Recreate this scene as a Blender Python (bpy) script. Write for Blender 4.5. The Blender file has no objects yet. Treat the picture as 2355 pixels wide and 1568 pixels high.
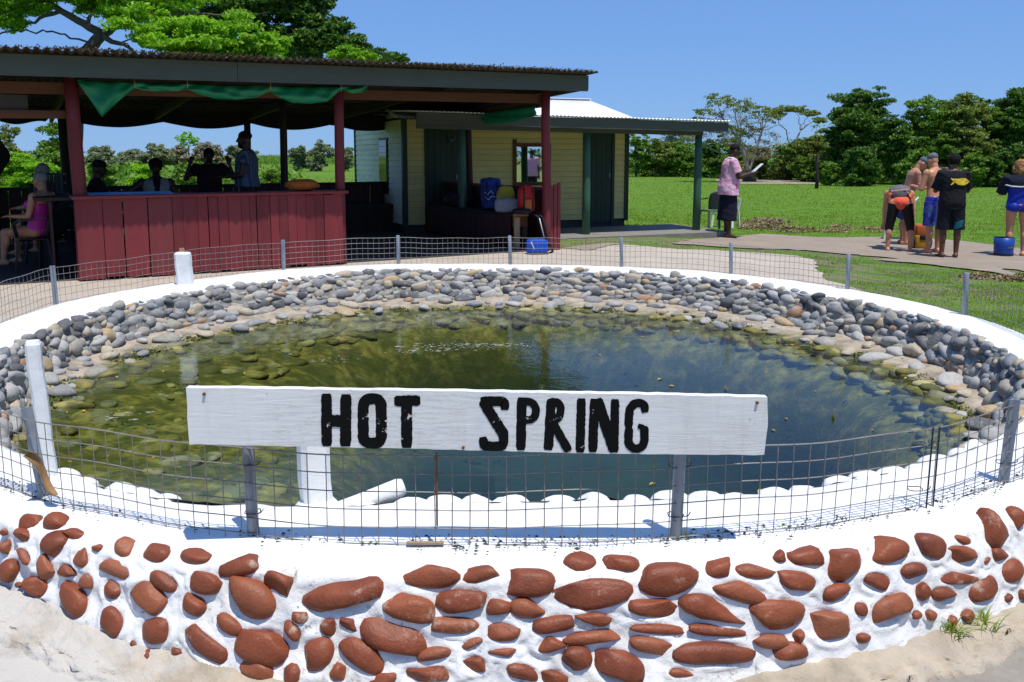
import bpy, bmesh, math, random
import numpy as np
from mathutils import Vector, Matrix, Euler
from mathutils.bvhtree import BVHTree
random.seed(7); np.random.seed(7)
SC = bpy.context.scene
COL = SC.collection
R = math.radians
PI = math.pi

# ---------------------------------------------------------------- camera, world, sun, exposure
CAMH = 1.042
F_PX, CY_PX, YH_PX = 870.0, 272.0, 155.0
PITCH = math.atan((CY_PX - YH_PX) / F_PX)
cam_d = bpy.data.cameras.new('camera')
cam = bpy.data.objects.new('camera', cam_d); COL.objects.link(cam)
cam.location = (0, 0, CAMH)
cam.rotation_euler = (PI/2 - PITCH, 0, 0)
cam_d.sensor_width = 36.0
cam_d.lens = 36.0 * F_PX / 1024.0
cam_d.shift_y = -(341.0 - CY_PX) / 1024.0
cam_d.clip_start = 0.05
cam_d.clip_end = 5000
SC.camera = cam

SUN_DIR = Vector((0.17, -0.27, 1.0)).normalized()
world = bpy.data.worlds.new('World'); SC.world = world
world.use_nodes = True
wn = world.node_tree; wn.nodes.clear()
wo = wn.nodes.new('ShaderNodeOutputWorld'); wb = wn.nodes.new('ShaderNodeBackground')
sky = wn.nodes.new('ShaderNodeTexSky'); sky.sky_type = 'NISHITA'; sky.sun_disc = False
sky.sun_elevation = math.asin(SUN_DIR.z)
sky.sun_rotation = math.atan2(SUN_DIR.x, SUN_DIR.y)
sky.air_density = 1.0; sky.dust_density = 0.0; sky.ozone_density = 5.0; sky.altitude = 0
wb.inputs['Strength'].default_value = 0.095
tint = wn.nodes.new('ShaderNodeMix'); tint.data_type = 'RGBA'; tint.blend_type = 'MULTIPLY'; tint.inputs[0].default_value = 1.0
tint.inputs[7].default_value = (1.36, 2.28, 4.05, 1)
gam = wn.nodes.new('ShaderNodeGamma'); gam.inputs[1].default_value = 0.4
wn.links.new(sky.outputs[0], gam.inputs[0]); wn.links.new(gam.outputs[0], tint.inputs[6]); wn.links.new(tint.outputs[2], wb.inputs[0]); wn.links.new(wb.outputs[0], wo.inputs[0])
sun_d = bpy.data.lights.new('sun', 'SUN'); sun_d.energy = 4.6; sun_d.angle = R(0.53)
sun_d.color = (1.0, 0.96, 0.89)
sun = bpy.data.objects.new('sun', sun_d); COL.objects.link(sun)
sun.rotation_euler = SUN_DIR.to_track_quat('Z', 'Y').to_euler()
sun.location = SUN_DIR * 60
vs = SC.view_settings
vs.view_transform = 'Standard'; vs.look = 'None'; vs.exposure = 0.0; vs.gamma = 1.0
vs.use_curve_mapping = False
SC.cycles.max_bounces = 6; SC.cycles.diffuse_bounces = 3; SC.cycles.glossy_bounces = 3
SC.cycles.transparent_max_bounces = 12; SC.cycles.transmission_bounces = 4
SC.cycles.caustics_reflective = False; SC.cycles.caustics_refractive = False
SC.cycles.use_denoising = True

# ---------------------------------------------------------------- authoring helpers
_c, _s = math.cos(PITCH), math.sin(PITCH)
def ray(u, v):
    """direction through a point of the 2354 x 1568 survey sheet"""
    k = 1024.0 / 2354.0
    x = (u*k - 512.0)/F_PX; w = -(v*k - CY_PX)/F_PX
    return Vector((x, _c + w*_s, -_s + w*_c))
def at_z(u, v, z):
    d = ray(u, v); t = (z - CAMH)/d[2]
    return Vector((d[0]*t, d[1]*t, z))
def sm(a, b, x):
    t = np.clip((x - a)/(b - a), 0, 1); return t*t*(3 - 2*t)
PC = (-0.07, 5.35)          # pool centre
def gz(x, y):
    """height of the ground"""
    r = np.hypot(x - PC[0], y - PC[1])
    g = -0.34 - 0.08*sm(3.6, 6.2, r) - 0.21*sm(1.5, 7.0, x)*sm(8, 14.5, y)
    g = g + sm(4.2, 3.4, y)*(0.085*sm(-0.5, -1.7, x) + 0.035*sm(1.0, 1.8, x))
    k = sm(18, 30, y)
    g = g*(1 - k) - 0.70*k
    return g
def on_ground(u, v):
    z = -0.45
    for _ in range(12):
        p = at_z(u, v, z); z = float(gz(p.x, p.y))
    return Vector((p.x, p.y, z))
def periodic(pts):
    pts = sorted(((a + 360) % 360, r) for a, r in pts)
    a = np.array([p[0] for p in pts]); r = np.array([p[1] for p in pts])
    a = np.concatenate((a[-2:] - 360, a, a[:2] + 360)); r = np.concatenate((r[-2:], r, r[:2]))
    g = np.arange(0, 360, 1.0); v = np.interp(g, a, r)
    k = np.array([1, 2, 3, 4, 3, 2, 1.]); k /= k.sum()
    for _ in range(2):
        v = np.convolve(np.concatenate((v[-3:], v, v[:3])), k, 'valid')
    gg = np.concatenate((g, [360])); vv = np.concatenate((v, v[:1]))
    return lambda phi: np.interp(np.mod(np.degrees(phi), 360), gg, vv)
R_FENCE = periodic([(-180,3.11),(167.6,3.22),(147,3.21),(128,3.28),(109,3.16),(89,2.95),(68,2.96),(49,3.06),(27,3.03),(6,3.08),(-8,3.06),(-35,3.1),(-58,3.13),(-80,3.12),(-92,3.10),(-102,3.12),(-117,3.10),(-140,3.08),(-160,3.08)])
R_IN = periodic([(-159,2.74),(178,2.76),(155,2.77),(133,2.76),(110,2.74),(89,2.66),(61,2.72),(24,2.67),(-3,2.79),(-23,2.85),(-54,2.87),(-63,2.85),(-71,2.85),(-80,2.79),(-88,2.76),(-96,2.80),(-106,2.92),(-112,2.93),(-119,2.92),(-140,2.84)])
R_WAT = periodic([(-151,2.62),(-167,2.5),(166,2.34),(137,2.16),(89,2.03),(54,2.06),(12,2.27),(-5,2.48),(-25,2.57),(-34,2.66),(-60,2.72),(-90,2.64),(-110,2.8),(-130,2.74)])
WATER_Z = -0.27
def pol(phi, r, z=0.0):
    return Vector((PC[0] + r*math.cos(phi), PC[1] + r*math.sin(phi), z))

def tag(o, label=None, cat=None, group=None, kind=None):
    if label: o['label'] = label
    if cat: o['category'] = cat
    if group: o['group'] = group
    if kind: o['kind'] = kind
    return o
def empty(name, loc=(0, 0, 0), rz=0.0, label=None, cat=None, group=None):
    o = bpy.data.objects.new(name, None); COL.objects.link(o)
    o.location = loc; o.rotation_euler = (0, 0, rz); o.empty_display_size = 0.1
    tag(o, label, cat, group); return o
def link(name, me, mat=None, parent=None, loc=None, rot=None):
    o = bpy.data.objects.new(name, me); COL.objects.link(o)
    if mat is not None and not me.materials: me.materials.append(mat)
    if parent is not None: o.parent = parent
    if loc is not None: o.location = loc
    if rot is not None: o.rotation_euler = rot
    return o
def raw(name, V, Fc, mat=None, parent=None, smooth=False):
    """mesh object from arrays; Fc an (n,3) or (n,4) int array or a list"""
    me = bpy.data.meshes.new(name)
    if isinstance(Fc, np.ndarray):
        V = np.ascontiguousarray(V, np.float32); n, k = Fc.shape
        me.vertices.add(len(V)); me.vertices.foreach_set('co', V.ravel())
        me.loops.add(n*k); me.loops.foreach_set('vertex_index', np.ascontiguousarray(Fc, np.int32).ravel())
        me.polygons.add(n); me.polygons.foreach_set('loop_start', np.arange(0, n*k, k, dtype=np.int32))
        me.update(calc_edges=True)
        me.validate()
    else:
        me.from_pydata([tuple(v) for v in V], [], Fc)
    if smooth: me.polygons.foreach_set('use_smooth', np.ones(len(me.polygons), bool))
    me.update()
    return link(name, me, mat, parent)
class MB:
    """collects simple solids, links them as ONE mesh object"""
    def __init__(self): self.v = []; self.f = []
    def add(self, vs_, fs):
        n = len(self.v); self.v += [tuple(v) for v in vs_]; self.f += [tuple(i + n for i in f) for f in fs]; return self
    def box(self, lo, hi, M=None):
        x0, y0, z0 = lo; x1, y1, z1 = hi
        vs_ = [Vector(p) for p in ((x0,y0,z0),(x1,y0,z0),(x1,y1,z0),(x0,y1,z0),(x0,y0,z1),(x1,y0,z1),(x1,y1,z1),(x0,y1,z1))]
        if M is not None: vs_ = [M @ p for p in vs_]
        return self.add(vs_, [(3,2,1,0),(4,5,6,7),(0,1,5,4),(1,2,6,5),(2,3,7,6),(3,0,4,7)])
    def bar(self, p0, p1, w, h, up=(0, 0, 1)):
        p0 = Vector(p0); p1 = Vector(p1); d = (p1 - p0).normalized(); up = Vector(up)
        sx = d.cross(up)
        if sx.length < 1e-4: sx = d.cross(Vector((1, 0, 0)))
        sx.normalize(); uz = sx.cross(d).normalized()
        q = [a*w/2*sx + b*h/2*uz for a, b in ((-1,-1),(1,-1),(1,1),(-1,1))]
        return self.add([p0 + k for k in q] + [p1 + k for k in q], [(0,1,2,3),(7,6,5,4),(0,4,5,1),(1,5,6,2),(2,6,7,3),(3,7,4,0)])
    def tube(self, pts, rad, n=8, caps=True):
        pts = [Vector(p) for p in pts]
        rad = [float(x) for x in rad] if hasattr(rad, '__len__') else [float(rad)]*len(pts)
        base = len(self.v); prev = None
        for i, p in enumerate(pts):
            d = (pts[min(i+1, len(pts)-1)] - pts[max(i-1, 0)]).normalized()
            if prev is None:
                a = d.cross(Vector((0, 0, 1)))
                if a.length < 1e-3: a = d.cross(Vector((1, 0, 0)))
            else:
                a = prev - d*prev.dot(d)
            a.normalize(); prev = a; b = d.cross(a)
            for k in range(n):
                t = 2*PI*k/n; self.v.append(tuple(p + rad[i]*(math.cos(t)*a + math.sin(t)*b)))
        for i in range(len(pts)-1):
            for k in range(n):
                k2 = (k+1) % n
                self.f.append((base+i*n+k, base+i*n+k2, base+(i+1)*n+k2, base+(i+1)*n+k))
        if caps:
            self.f.append(tuple(base + k for k in range(n))[::-1])
            self.f.append(tuple(base + (len(pts)-1)*n + k for k in range(n)))
        return self
    def build(self, name, mat=None, parent=None, smooth=False, bevel=0, loc=None):
        me = bpy.data.meshes.new(name); me.from_pydata(self.v, [], self.f)
        if bevel:
            bm = bmesh.new(); bm.from_mesh(me)
            bmesh.ops.bevel(bm, geom=bm.edges[:], offset=bevel, segments=1, affect='EDGES', clamp_overlap=True)
            bm.to_mesh(me); bm.free()
        bm = bmesh.new(); bm.from_mesh(me); bmesh.ops.recalc_face_normals(bm, faces=bm.faces[:]); bm.to_mesh(me); bm.free()
        if smooth: me.polygons.foreach_set('use_smooth', np.ones(len(me.polygons), bool))
        me.update()
        return link(name, me, mat, parent, loc)

# ---------------------------------------------------------------- materials
def newmat(name):
    m = bpy.data.materials.new(name); m.use_nodes = True
    nt = m.node_tree; b = nt.nodes['Principled BSDF']
    return m, nt, b
def node(nt, t, **kw):
    n = nt.nodes.new(t)
    for k, v in kw.items():
        if k in n.inputs.keys(): n.inputs[k].default_value = v
        else: setattr(n, k, v)
    return n
def ramp(nt, fac, stops, interp='LINEAR'):
    r = nt.nodes.new('ShaderNodeValToRGB'); cr = r.color_ramp; cr.interpolation = interp
    while len(cr.elements) < len(stops): cr.elements.new(0.5)
    for e, (p, c) in zip(cr.elements, stops):
        e.position = p; e.color = (*c, 1) if len(c) == 3 else c
    nt.links.new(fac, r.inputs[0]); return r.outputs[0]
def coords(nt, space='Object', scale=(1, 1, 1)):
    if space == 'World':
        g = nt.nodes.new('ShaderNodeNewGeometry'); o = g.outputs['Position']
    else:
        g = nt.nodes.new('ShaderNodeTexCoord'); o = g.outputs[space]
    m = nt.nodes.new('ShaderNodeMapping'); m.inputs['Scale'].default_value = scale
    nt.links.new(o, m.inputs[0]); return m.outputs[0]
def noise(nt, co, scale, detail=4, rough=0.55, dist=0.0):
    n = node(nt, 'ShaderNodeTexNoise'); n.inputs['Scale'].default_value = scale; n.inputs['Detail'].default_value = detail
    n.inputs['Roughness'].default_value = rough; n.inputs['Distortion'].default_value = dist
    nt.links.new(co, n.inputs['Vector']); return n.outputs['Fac']
def mix(nt, fac, a, b, mode='MIX'):
    m = nt.nodes.new('ShaderNodeMix'); m.data_type = 'RGBA'; m.blend_type = mode
    for sock, v in ((m.inputs[0], fac), (m.inputs[6], a), (m.inputs[7], b)):
        if hasattr(v, 'links'): nt.links.new(v, sock)
        elif hasattr(v, '__len__'): sock.default_value = (*v, 1) if len(v) == 3 else v
        else: sock.default_value = v
    return m.outputs[2]
def bump(nt, b, h, strength=0.3, dist=0.01):
    n = nt.nodes.new('ShaderNodeBump'); n.inputs['Strength'].default_value = strength; n.inputs['Distance'].default_value = dist
    nt.links.new(h, n.inputs['Height']); nt.links.new(n.outputs[0], b.inputs['Normal']); return n
def simple(name, col, rough=0.7, var=0.25, scale=8.0, bmp=0.2, bd=0.004, space='Object', stretch=(1,1,1), spec=0.3, objvar=0.0, dirt=None, dirt_amt=0.5, metal=0.0):
    """colour with grain, optional dirt colour in blotches, optional change from object to object"""
    m, nt, b = newmat(name)
    co = coords(nt, space, stretch)
    n1 = noise(nt, co, scale, 6, 0.6)
    c = np.array(col)
    out = ramp(nt, n1, [(0.25, tuple(c*(1-var))), (0.75, tuple(np.minimum(c*(1+var), 1)))])
    if objvar:
        oi = nt.nodes.new('ShaderNodeObjectInfo')
        v = ramp(nt, oi.outputs['Random'], [(0, (1-objvar,)*3), (1, (1+objvar,)*3)])
        out = mix(nt, 1.0, out, v, 'MULTIPLY')
    if dirt is not None:
        n2 = noise(nt, co, scale*0.35, 8, 0.7)
        f = ramp(nt, n2, [(0.5, (0, 0, 0)), (0.72, (dirt_amt,)*3)])
        out = mix(nt, f, out, dirt)
    nt.links.new(out, b.inputs['Base Color'])
    b.inputs['Roughness'].default_value = rough; b.inputs['Specular IOR Level'].default_value = spec; b.inputs['Metallic'].default_value = metal
    if bmp:
        n3 = noise(nt, co, scale*4, 4, 0.6); bump(nt, b, n3, bmp, bd)
    return m
M = {}
M['white_paint'] = simple('white_paint', (0.80, 0.80, 0.78), 0.6, 0.04, 6, 0.5, 0.006, 'World', dirt=(0.45, 0.43, 0.38), dirt_amt=0.45)
def speckle(m, scale, lo, hi, col, amt=0.8):
    nt = m.node_tree; b = nt.nodes['Principled BSDF']; src = b.inputs['Base Color'].links[0].from_socket; co = coords(nt, 'World')
    n1 = noise(nt, co, scale, 5, 0.75); n2 = noise(nt, co, scale*0.09, 3, 0.6)
    f = mix(nt, 1.0, ramp(nt, n1, [(lo, (0,)*3), (hi, (amt,)*3)]), ramp(nt, n2, [(0.45, (0,)*3), (0.62, (1,)*3)]), 'MULTIPLY')
    nt.links.new(mix(nt, f, src, col), b.inputs['Base Color'])
speckle(M['white_paint'], 70, 0.60, 0.68, (0.22, 0.20, 0.16)); speckle(M['white_paint'], 11, 0.54, 0.72, (0.52, 0.50, 0.43), 0.55)
M['mortar'] = simple('mortar', (0.80, 0.79, 0.76), 0.75, 0.05, 9, 0.6, 0.008, 'World', dirt=(0.5, 0.46, 0.38), dirt_amt=0.55)
speckle(M['mortar'], 45, 0.56, 0.66, (0.20, 0.17, 0.12), 0.9); speckle(M['mortar'], 9, 0.55, 0.70, (0.50, 0.47, 0.40), 0.7)
M['grey_mortar'] = simple('grey_mortar', (0.21, 0.20, 0.18), 0.9, 0.35, 14, 0.8, 0.01, 'World', dirt=(0.34, 0.31, 0.25), dirt_amt=0.6)
M['sand_mortar'] = simple('sand_mortar', (0.42, 0.34, 0.25), 0.9, 0.22, 10, 0.8, 0.01, 'World', dirt=(0.22, 0.20, 0.14), dirt_amt=0.6)
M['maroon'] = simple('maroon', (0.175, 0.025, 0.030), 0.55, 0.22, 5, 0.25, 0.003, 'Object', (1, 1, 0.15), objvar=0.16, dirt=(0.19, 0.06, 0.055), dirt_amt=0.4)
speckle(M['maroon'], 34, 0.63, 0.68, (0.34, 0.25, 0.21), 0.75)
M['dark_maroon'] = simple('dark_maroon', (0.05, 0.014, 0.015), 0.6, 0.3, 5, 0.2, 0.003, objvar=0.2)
M['fascia_green'] = simple('fascia_green', (0.076, 0.088, 0.068), 0.6, 0.12, 3, 0.2, 0.003, 'Object', (1, 1, 4), dirt=(0.07, 0.08, 0.07), dirt_amt=0.4)
M['post_green'] = simple('post_green', (0.045, 0.12, 0.075), 0.5, 0.2, 6, 0.2, 0.003, 'Object', (1, 1, 0.2), dirt=(0.02, 0.05, 0.03), dirt_amt=0.6)
M['door_green'] = simple('door_green', (0.018, 0.040, 0.026), 0.5, 0.2, 6, 0.15, 0.002, 'Object', (1, 1, 0.2))
M['beam_wood'] = simple('beam_wood', (0.105, 0.043, 0.018), 0.7, 0.3, 6, 0.3, 0.003, 'Object', (0.15, 1, 1))
M['raw_wood'] = simple('raw_wood', (0.34, 0.24, 0.15), 0.75, 0.25, 8, 0.3, 0.003, 'Object', (1, 1, 0.2))
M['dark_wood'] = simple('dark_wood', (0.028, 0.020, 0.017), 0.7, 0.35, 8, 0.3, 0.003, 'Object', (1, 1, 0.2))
M['old_roof'] = simple('old_roof', (0.055, 0.042, 0.030), 0.95, 0.5, 20, 1.0, 0.02, 'World', dirt=(0.10, 0.09, 0.03), dirt_amt=0.8)
M['roof_under'] = simple('roof_under', (0.05, 0.043, 0.035), 0.7, 0.3, 3, 0.2, 0.004, 'World')
M['white_roof'] = simple('white_roof', (0.80, 0.81, 0.82), 0.4, 0.03, 3, 0.1, 0.003, 'World', dirt=(0.6, 0.6, 0.6), dirt_amt=0.3)
M['yellow_board'] = simple('yellow_board', (0.60, 0.52, 0.20), 0.65, 0.08, 4, 0.15, 0.003, 'World', (1, 1, 3), objvar=0.05, dirt=(0.40, 0.34, 0.16), dirt_amt=0.4)
M['cream_board'] = simple('cream_board', (0.85, 0.81, 0.62), 0.65, 0.08, 4, 0.15, 0.003, 'World', (1, 1, 3), objvar=0.05, dirt=(0.45, 0.46, 0.38), dirt_amt=0.5)  # faded cream boards, with the side wall's sky light raised into the colour
M['tarp'] = simple('tarp', (0.010, 0.20, 0.095), 0.45, 0.2, 5, 0.3, 0.006, 'Object')
M['dark_tarp'] = simple('dark_tarp', (0.014, 0.016, 0.014), 0.8, 0.3, 5, 0.3, 0.006, 'Object')
M['steel'] = simple('steel', (0.22, 0.25, 0.29), 0.5, 0.2, 12, 0.2, 0.002, 'World', dirt=(0.12, 0.10, 0.08), dirt_amt=0.6, spec=0.5)
M['wire'] = simple('wire', (0.20, 0.18, 0.165), 0.5, 0.35, 20, 0.0, 0, 'World', spec=0.6, dirt=(0.10, 0.055, 0.03), dirt_amt=0.6)
M['black_wire'] = simple('black_wire', (0.03, 0.03, 0.03), 0.5, 0.2, 20, 0)
M['rust'] = simple('rust', (0.17, 0.07, 0.03), 0.8, 0.35, 20, 0.3, 0.002)
M['slab'] = simple('slab', (0.22, 0.205, 0.18), 0.9, 0.2, 5, 0.3, 0.004, 'World', dirt=(0.14, 0.12, 0.10), dirt_amt=0.6)
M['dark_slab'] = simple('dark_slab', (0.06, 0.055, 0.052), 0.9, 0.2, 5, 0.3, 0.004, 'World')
M['black_plastic'] = simple('black_plastic', (0.018, 0.018, 0.022), 0.45, 0.1, 5, 0)
M['grey_plastic'] = simple('grey_plastic', (0.075, 0.078, 0.090), 0.4, 0.1, 5, 0)
M['white_plastic'] = simple('white_plastic', (0.75, 0.75, 0.74), 0.4, 0.05, 5, 0)
# ---------------------------------------------------------------- ground
def grid_sheet(name, xs, ys, zf, mat, keep=None):
    X, Y = np.meshgrid(xs, ys); Z = zf(X, Y)
    V = np.stack([X.ravel(), Y.ravel(), Z.ravel()], 1)
    nx = len(xs); i = np.arange(len(ys)-1)[:, None]*nx + np.arange(nx-1)[None]
    i = i.ravel(); Fc = np.stack([i, i+1, i+nx+1, i+nx], 1)
    if keep is not None:
        c = V[Fc].mean(1); Fc = Fc[keep(c[:, 0], c[:, 1])]
    return raw(name, V, Fc, mat, smooth=True)
def ground_mat():
    m, nt, b = newmat('ground')
    co = coords(nt, 'World')
    n1 = noise(nt, co, 0.35, 6, 0.6); n2 = noise(nt, co, 3.0, 6, 0.65); n3 = noise(nt, co, 30, 4, 0.6); n9 = noise(nt, co, 1.3, 7, 0.7)
    g = ramp(nt, n2, [(0.3, (0.070, 0.150, 0.014)), (0.55, (0.115, 0.220, 0.022)), (0.75, (0.17, 0.23, 0.04))])
    d = ramp(nt, n3, [(0.3, (0.15, 0.115, 0.075)), (0.7, (0.29, 0.23, 0.165))])
    f = ramp(nt, n1, [(0.60, (0, 0, 0)), (0.72, (0.75, 0.75, 0.75))])
    sp = nt.nodes.new('ShaderNodeSeparateXYZ'); nt.links.new(co, sp.inputs[0]); mr = node(nt, 'ShaderNodeMapRange'); nt.links.new(sp.outputs['Y'], mr.inputs[0])
    mr.inputs[1].default_value = 17.5; mr.inputs[2].default_value = 15.0; mr.inputs[3].default_value = 0.0; mr.inputs[4].default_value = 1.0
    worn_f = mix(nt, 1.0, mr.outputs[0], ramp(nt, n9, [(0.44, (0,)*3), (0.60, (0.85,)*3)]), 'MULTIPLY')
    nt.links.new(mix(nt, worn_f, mix(nt, f, g, d), d), b.inputs['Base Color'])
    b.inputs['Roughness'].default_value = 0.95; b.inputs['Specular IOR Level'].default_value = 0.1
    bump(nt, b, n3, 0.8, 0.03)
    return m
def keep_ground(x, y): return np.hypot(x - PC[0], y - PC[1]) > 3.0
xs = np.concatenate((np.array([-1200, -500, -200, -90, -50]), np.arange(-30, 30, 0.35), np.array([32, 40, 60, 100, 220, 500, 1200])))
ys = np.concatenate((np.array([-300, -80, -20, -8]), np.arange(-3, 26, 0.35), np.arange(26, 80, 2.0), np.array([85, 120, 200, 500, 1500, 3200])))
def gz_rough(X, Y):
    bumpy = 0.012*np.sin(X*2.1 + np.sin(Y*1.7))*np.sin(Y*2.6 + 1.3*np.sin(X*1.1))
    return gz(X, Y) + bumpy*sm(15.5, 18, Y) - 0.012
ground = grid_sheet('ground', xs, ys, gz_rough, ground_mat(), keep_ground); tag(ground, kind='structure')

def poly_sheet(name, pts, dz, mat, wob=0.05, step=0.22, hole=None):
    """ground-hugging sheet inside an outline given in ground metres, with a broken edge"""
    P = np.array([(p[0], p[1]) for p in pts], float)
    lo = P.min(0) - 0.3; hi = P.max(0) + 0.3
    xs_ = np.arange(lo[0], hi[0] + step, step); ys_ = np.arange(lo[1], hi[1] + step, step)
    bm = bmesh.new()
    rnd = random.Random(len(pts)*7 + int(abs(P[0, 0])*10))
    ring = []
    for i in range(len(P)):
        a = P[i]; b_ = P[(i+1) % len(P)]; n = max(1, int(np.linalg.norm(b_ - a)/0.18))
        for k in range(n):
            q = a + (b_ - a)*k/n; ring.append((q[0] + rnd.uniform(-wob, wob), q[1] + rnd.uniform(-wob, wob)))
    vs_ = [bm.verts.new((x, y, 0)) for x, y in ring]
    bm.faces.new(vs_)
    bmesh.ops.triangulate(bm, faces=bm.faces[:])
    for ax, vals in ((0, xs_), (1, ys_)):
        for v in vals[1:-1]:
            co = [0, 0, 0]; co[ax] = v + 0.0013; no = [0, 0, 0]; no[ax] = 1
            bmesh.ops.bisect_plane(bm, geom=bm.verts[:] + bm.edges[:] + bm.faces[:], plane_co=co, plane_no=no)
    for v in bm.verts: v.co.z = float(gz(v.co.x, v.co.y)) + dz
    if hole is not None:
        kill = [f for f in bm.faces if hole(*f.calc_center_median()[:2])]
        bmesh.ops.delete(bm, geom=kill, context='FACES')
    bmesh.ops.recalc_face_normals(bm, faces=bm.faces[:])
    for f in bm.faces:
        if f.normal.z < 0: f.normal_flip()
    me = bpy.data.meshes.new(name); bm.to_mesh(me); bm.free()
    o = link(name, me, mat); tag(o, kind='structure'); return o
def path_mat(name, c1, c2, c3):
    m, nt, b = newmat(name); co = coords(nt, 'World')
    n1 = noise(nt, co, 1.2, 7, 0.65); n2 = noise(nt, co, 40, 4, 0.6); n4 = noise(nt, co, 4.0, 6, 0.7)
    a = ramp(nt, n1, [(0.3, c1), (0.65, c2)])
    a = mix(nt, ramp(nt, n4, [(0.52, (0,)*3), (0.7, (0.7,)*3)]), a, c3)
    a = mix(nt, 0.35, a, ramp(nt, n2, [(0.3, tuple(np.array(c1)*0.6)), (0.7, c2)]))
    nt.links.new(a, b.inputs['Base Color']); b.inputs['Roughness'].default_value = 0.95; b.inputs['Specular IOR Level'].default_value = 0.1
    bump(nt, b, n2, 0.5, 0.006); return m
conc = path_mat('pale_concrete', (0.42, 0.36, 0.29), (0.54, 0.47, 0.39), (0.36, 0.30, 0.24))
dirt = path_mat('tan_earth', (0.27, 0.215, 0.165), (0.37, 0.305, 0.24), (0.25, 0.205, 0.16))
def spill(m):
    nt = m.node_tree; b = nt.nodes['Principled BSDF']; co = coords(nt, 'World'); src = b.inputs['Base Color'].links[0].from_socket
    n1 = noise(nt, co, 2.2, 7, 0.68, 0.8); sp = nt.nodes.new('ShaderNodeSeparateXYZ'); nt.links.new(co, sp.inputs[0])
    mr = node(nt, 'ShaderNodeMapRange'); nt.links.new(sp.outputs['X'], mr.inputs[0]); mr.inputs[1].default_value = -0.2; mr.inputs[2].default_value = -1.1; mr.inputs[3].default_value = -0.22; mr.inputs[4].default_value = 0.16
    ad = node(nt, 'ShaderNodeMath', operation='ADD'); nt.links.new(n1, ad.inputs[0]); nt.links.new(mr.outputs[0], ad.inputs[1])
    nt.links.new(mix(nt, ramp(nt, ad.outputs[0], [(0.50, (0,)*3), (0.66, (0.8,)*3)]), src, (0.55, 0.52, 0.47)), b.inputs['Base Color']); return m
near_conc = path_mat('near_concrete', (0.25, 0.22, 0.185), (0.33, 0.295, 0.25), (0.36, 0.32, 0.27))
inpool = lambda x, y: math.hypot(x - PC[0], y - PC[1]) < 2.95
G = lambda *uv: [on_ground(u, v) for u, v in uv]
spill(near_conc)
apron = [(-8.5, 4.0), (-8.5, 9.6)] + G((0, 640), (205, 632), (790, 592), (1240, 572), (1330, 570), (1440, 563), (1560, 573), (1700, 578), (1830, 588), (1872, 598), (1880, 620), (1905, 645), (2100, 700)) + [(3.45, 5.6), (3.4, 4.6), (2.9, 3.6), (0, 3.6), (-3, 3)]
poly_sheet('concrete_apron', apron, 0.004, conc, 0.04, hole=inpool)
poly_sheet('earth_path', G((1545, 559), (1660, 545), (1760, 538), (1900, 546), (2050, 545), (2200, 553), (2354, 575), (2700, 590), (2700, 650), (2354, 622), (2150, 604), (2040, 592), (1960, 585), (1850, 575), (1700, 570)), 0.0065, dirt, 0.11)
poly_sheet('worn_earth_strip', G((2000, 597), (2120, 592), (2290, 612), (2354, 640), (2250, 622), (2120, 607)), 0.0105, dirt, 0.05)
for i_, pl in enumerate([[(1640, 412), (1900, 414), (1880, 424), (1660, 423)], [(1290, 572), (1390, 560), (1440, 560), (1350, 576)]]):
    poly_sheet('bare_earth', G(*pl), 0.0125, dirt, 0.06)
poly_sheet('near_pavement', [(-4, 3.6), (-3.6, 0.3), (-1.5, -1.5), (1.5, -1.5), (3.8, 0.3), (4, 3.8), (2.8, 3.2), (0, 2.5), (-2.6, 3.2)], 0.009, near_conc, 0.02, hole=inpool)

# ---------------------------------------------------------------- pool bed and water
def fnoise(x, y, s, seed=0):
    r_ = np.random.RandomState(seed); out = 0
    for k in range(6):
        a = r_.uniform(0, 2*PI); f_ = s*r_.uniform(0.6, 1.8); ph = r_.uniform(0, 6.28)
        out = out + np.sin((x*math.cos(a) + y*math.sin(a))*f_ + ph + 1.5*np.sin((y*math.cos(a) - x*math.sin(a))*f_*0.7 + ph*2))
    return out/6
NPH = 300
phi_g = np.linspace(0, 2*PI, NPH, endpoint=False)
def foot(ri, rw): return np.maximum(0.09, 0.26*(ri - rw))
def bed_z(r, phi):
    ri = R_IN(phi); rw = R_WAT(phi)
    ft = foot(ri, rw)
    steep = -0.05 - (ri - r)/ft*0.19
    led = -0.235 - 0.035*np.clip((ri - ft - r)/np.maximum(ri - ft - rw, 0.02), 0, 1)
    z = np.where(r > ri - ft, steep, led)
    d = rw - r
    dphi = np.abs(np.angle(np.exp(1j*(phi - R(205)))))
    w = 0.40 + 1.10*np.exp(-(dphi/0.95)**2)
    under = -0.27 - 0.20*np.clip(d/w, 0, 1) - 0.75*sm(0.8, 2.2, d/w)
    return np.where(r < rw, under, z)
rr = np.concatenate((np.linspace(0.05, 1.6, 22), np.linspace(1.65, 2.95, 60)))
PH, RR = np.meshgrid(phi_g, rr)
RR2 = RR.copy()
lim = R_IN(PH)
RR2 = np.where(RR > lim, lim, RR)
BX = PC[0] + RR2*np.cos(PH); BY = PC[1] + RR2*np.sin(PH)
BZ = bed_z(RR2, PH) + 0.016*fnoise(BX, BY, 9, 3) + 0.010*fnoise(BX, BY, 25, 4)
nph = NPH; ir = (np.arange(len(rr)-1)[:, None]*nph + np.arange(nph)[None])
nxt = (np.arange(len(rr)-1)[:, None]*nph + (np.arange(nph)[None] + 1) % nph)
Fb = np.stack([ir.ravel(), nxt.ravel(), (nxt + nph).ravel(), (ir + nph).ravel()], 1)
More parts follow.
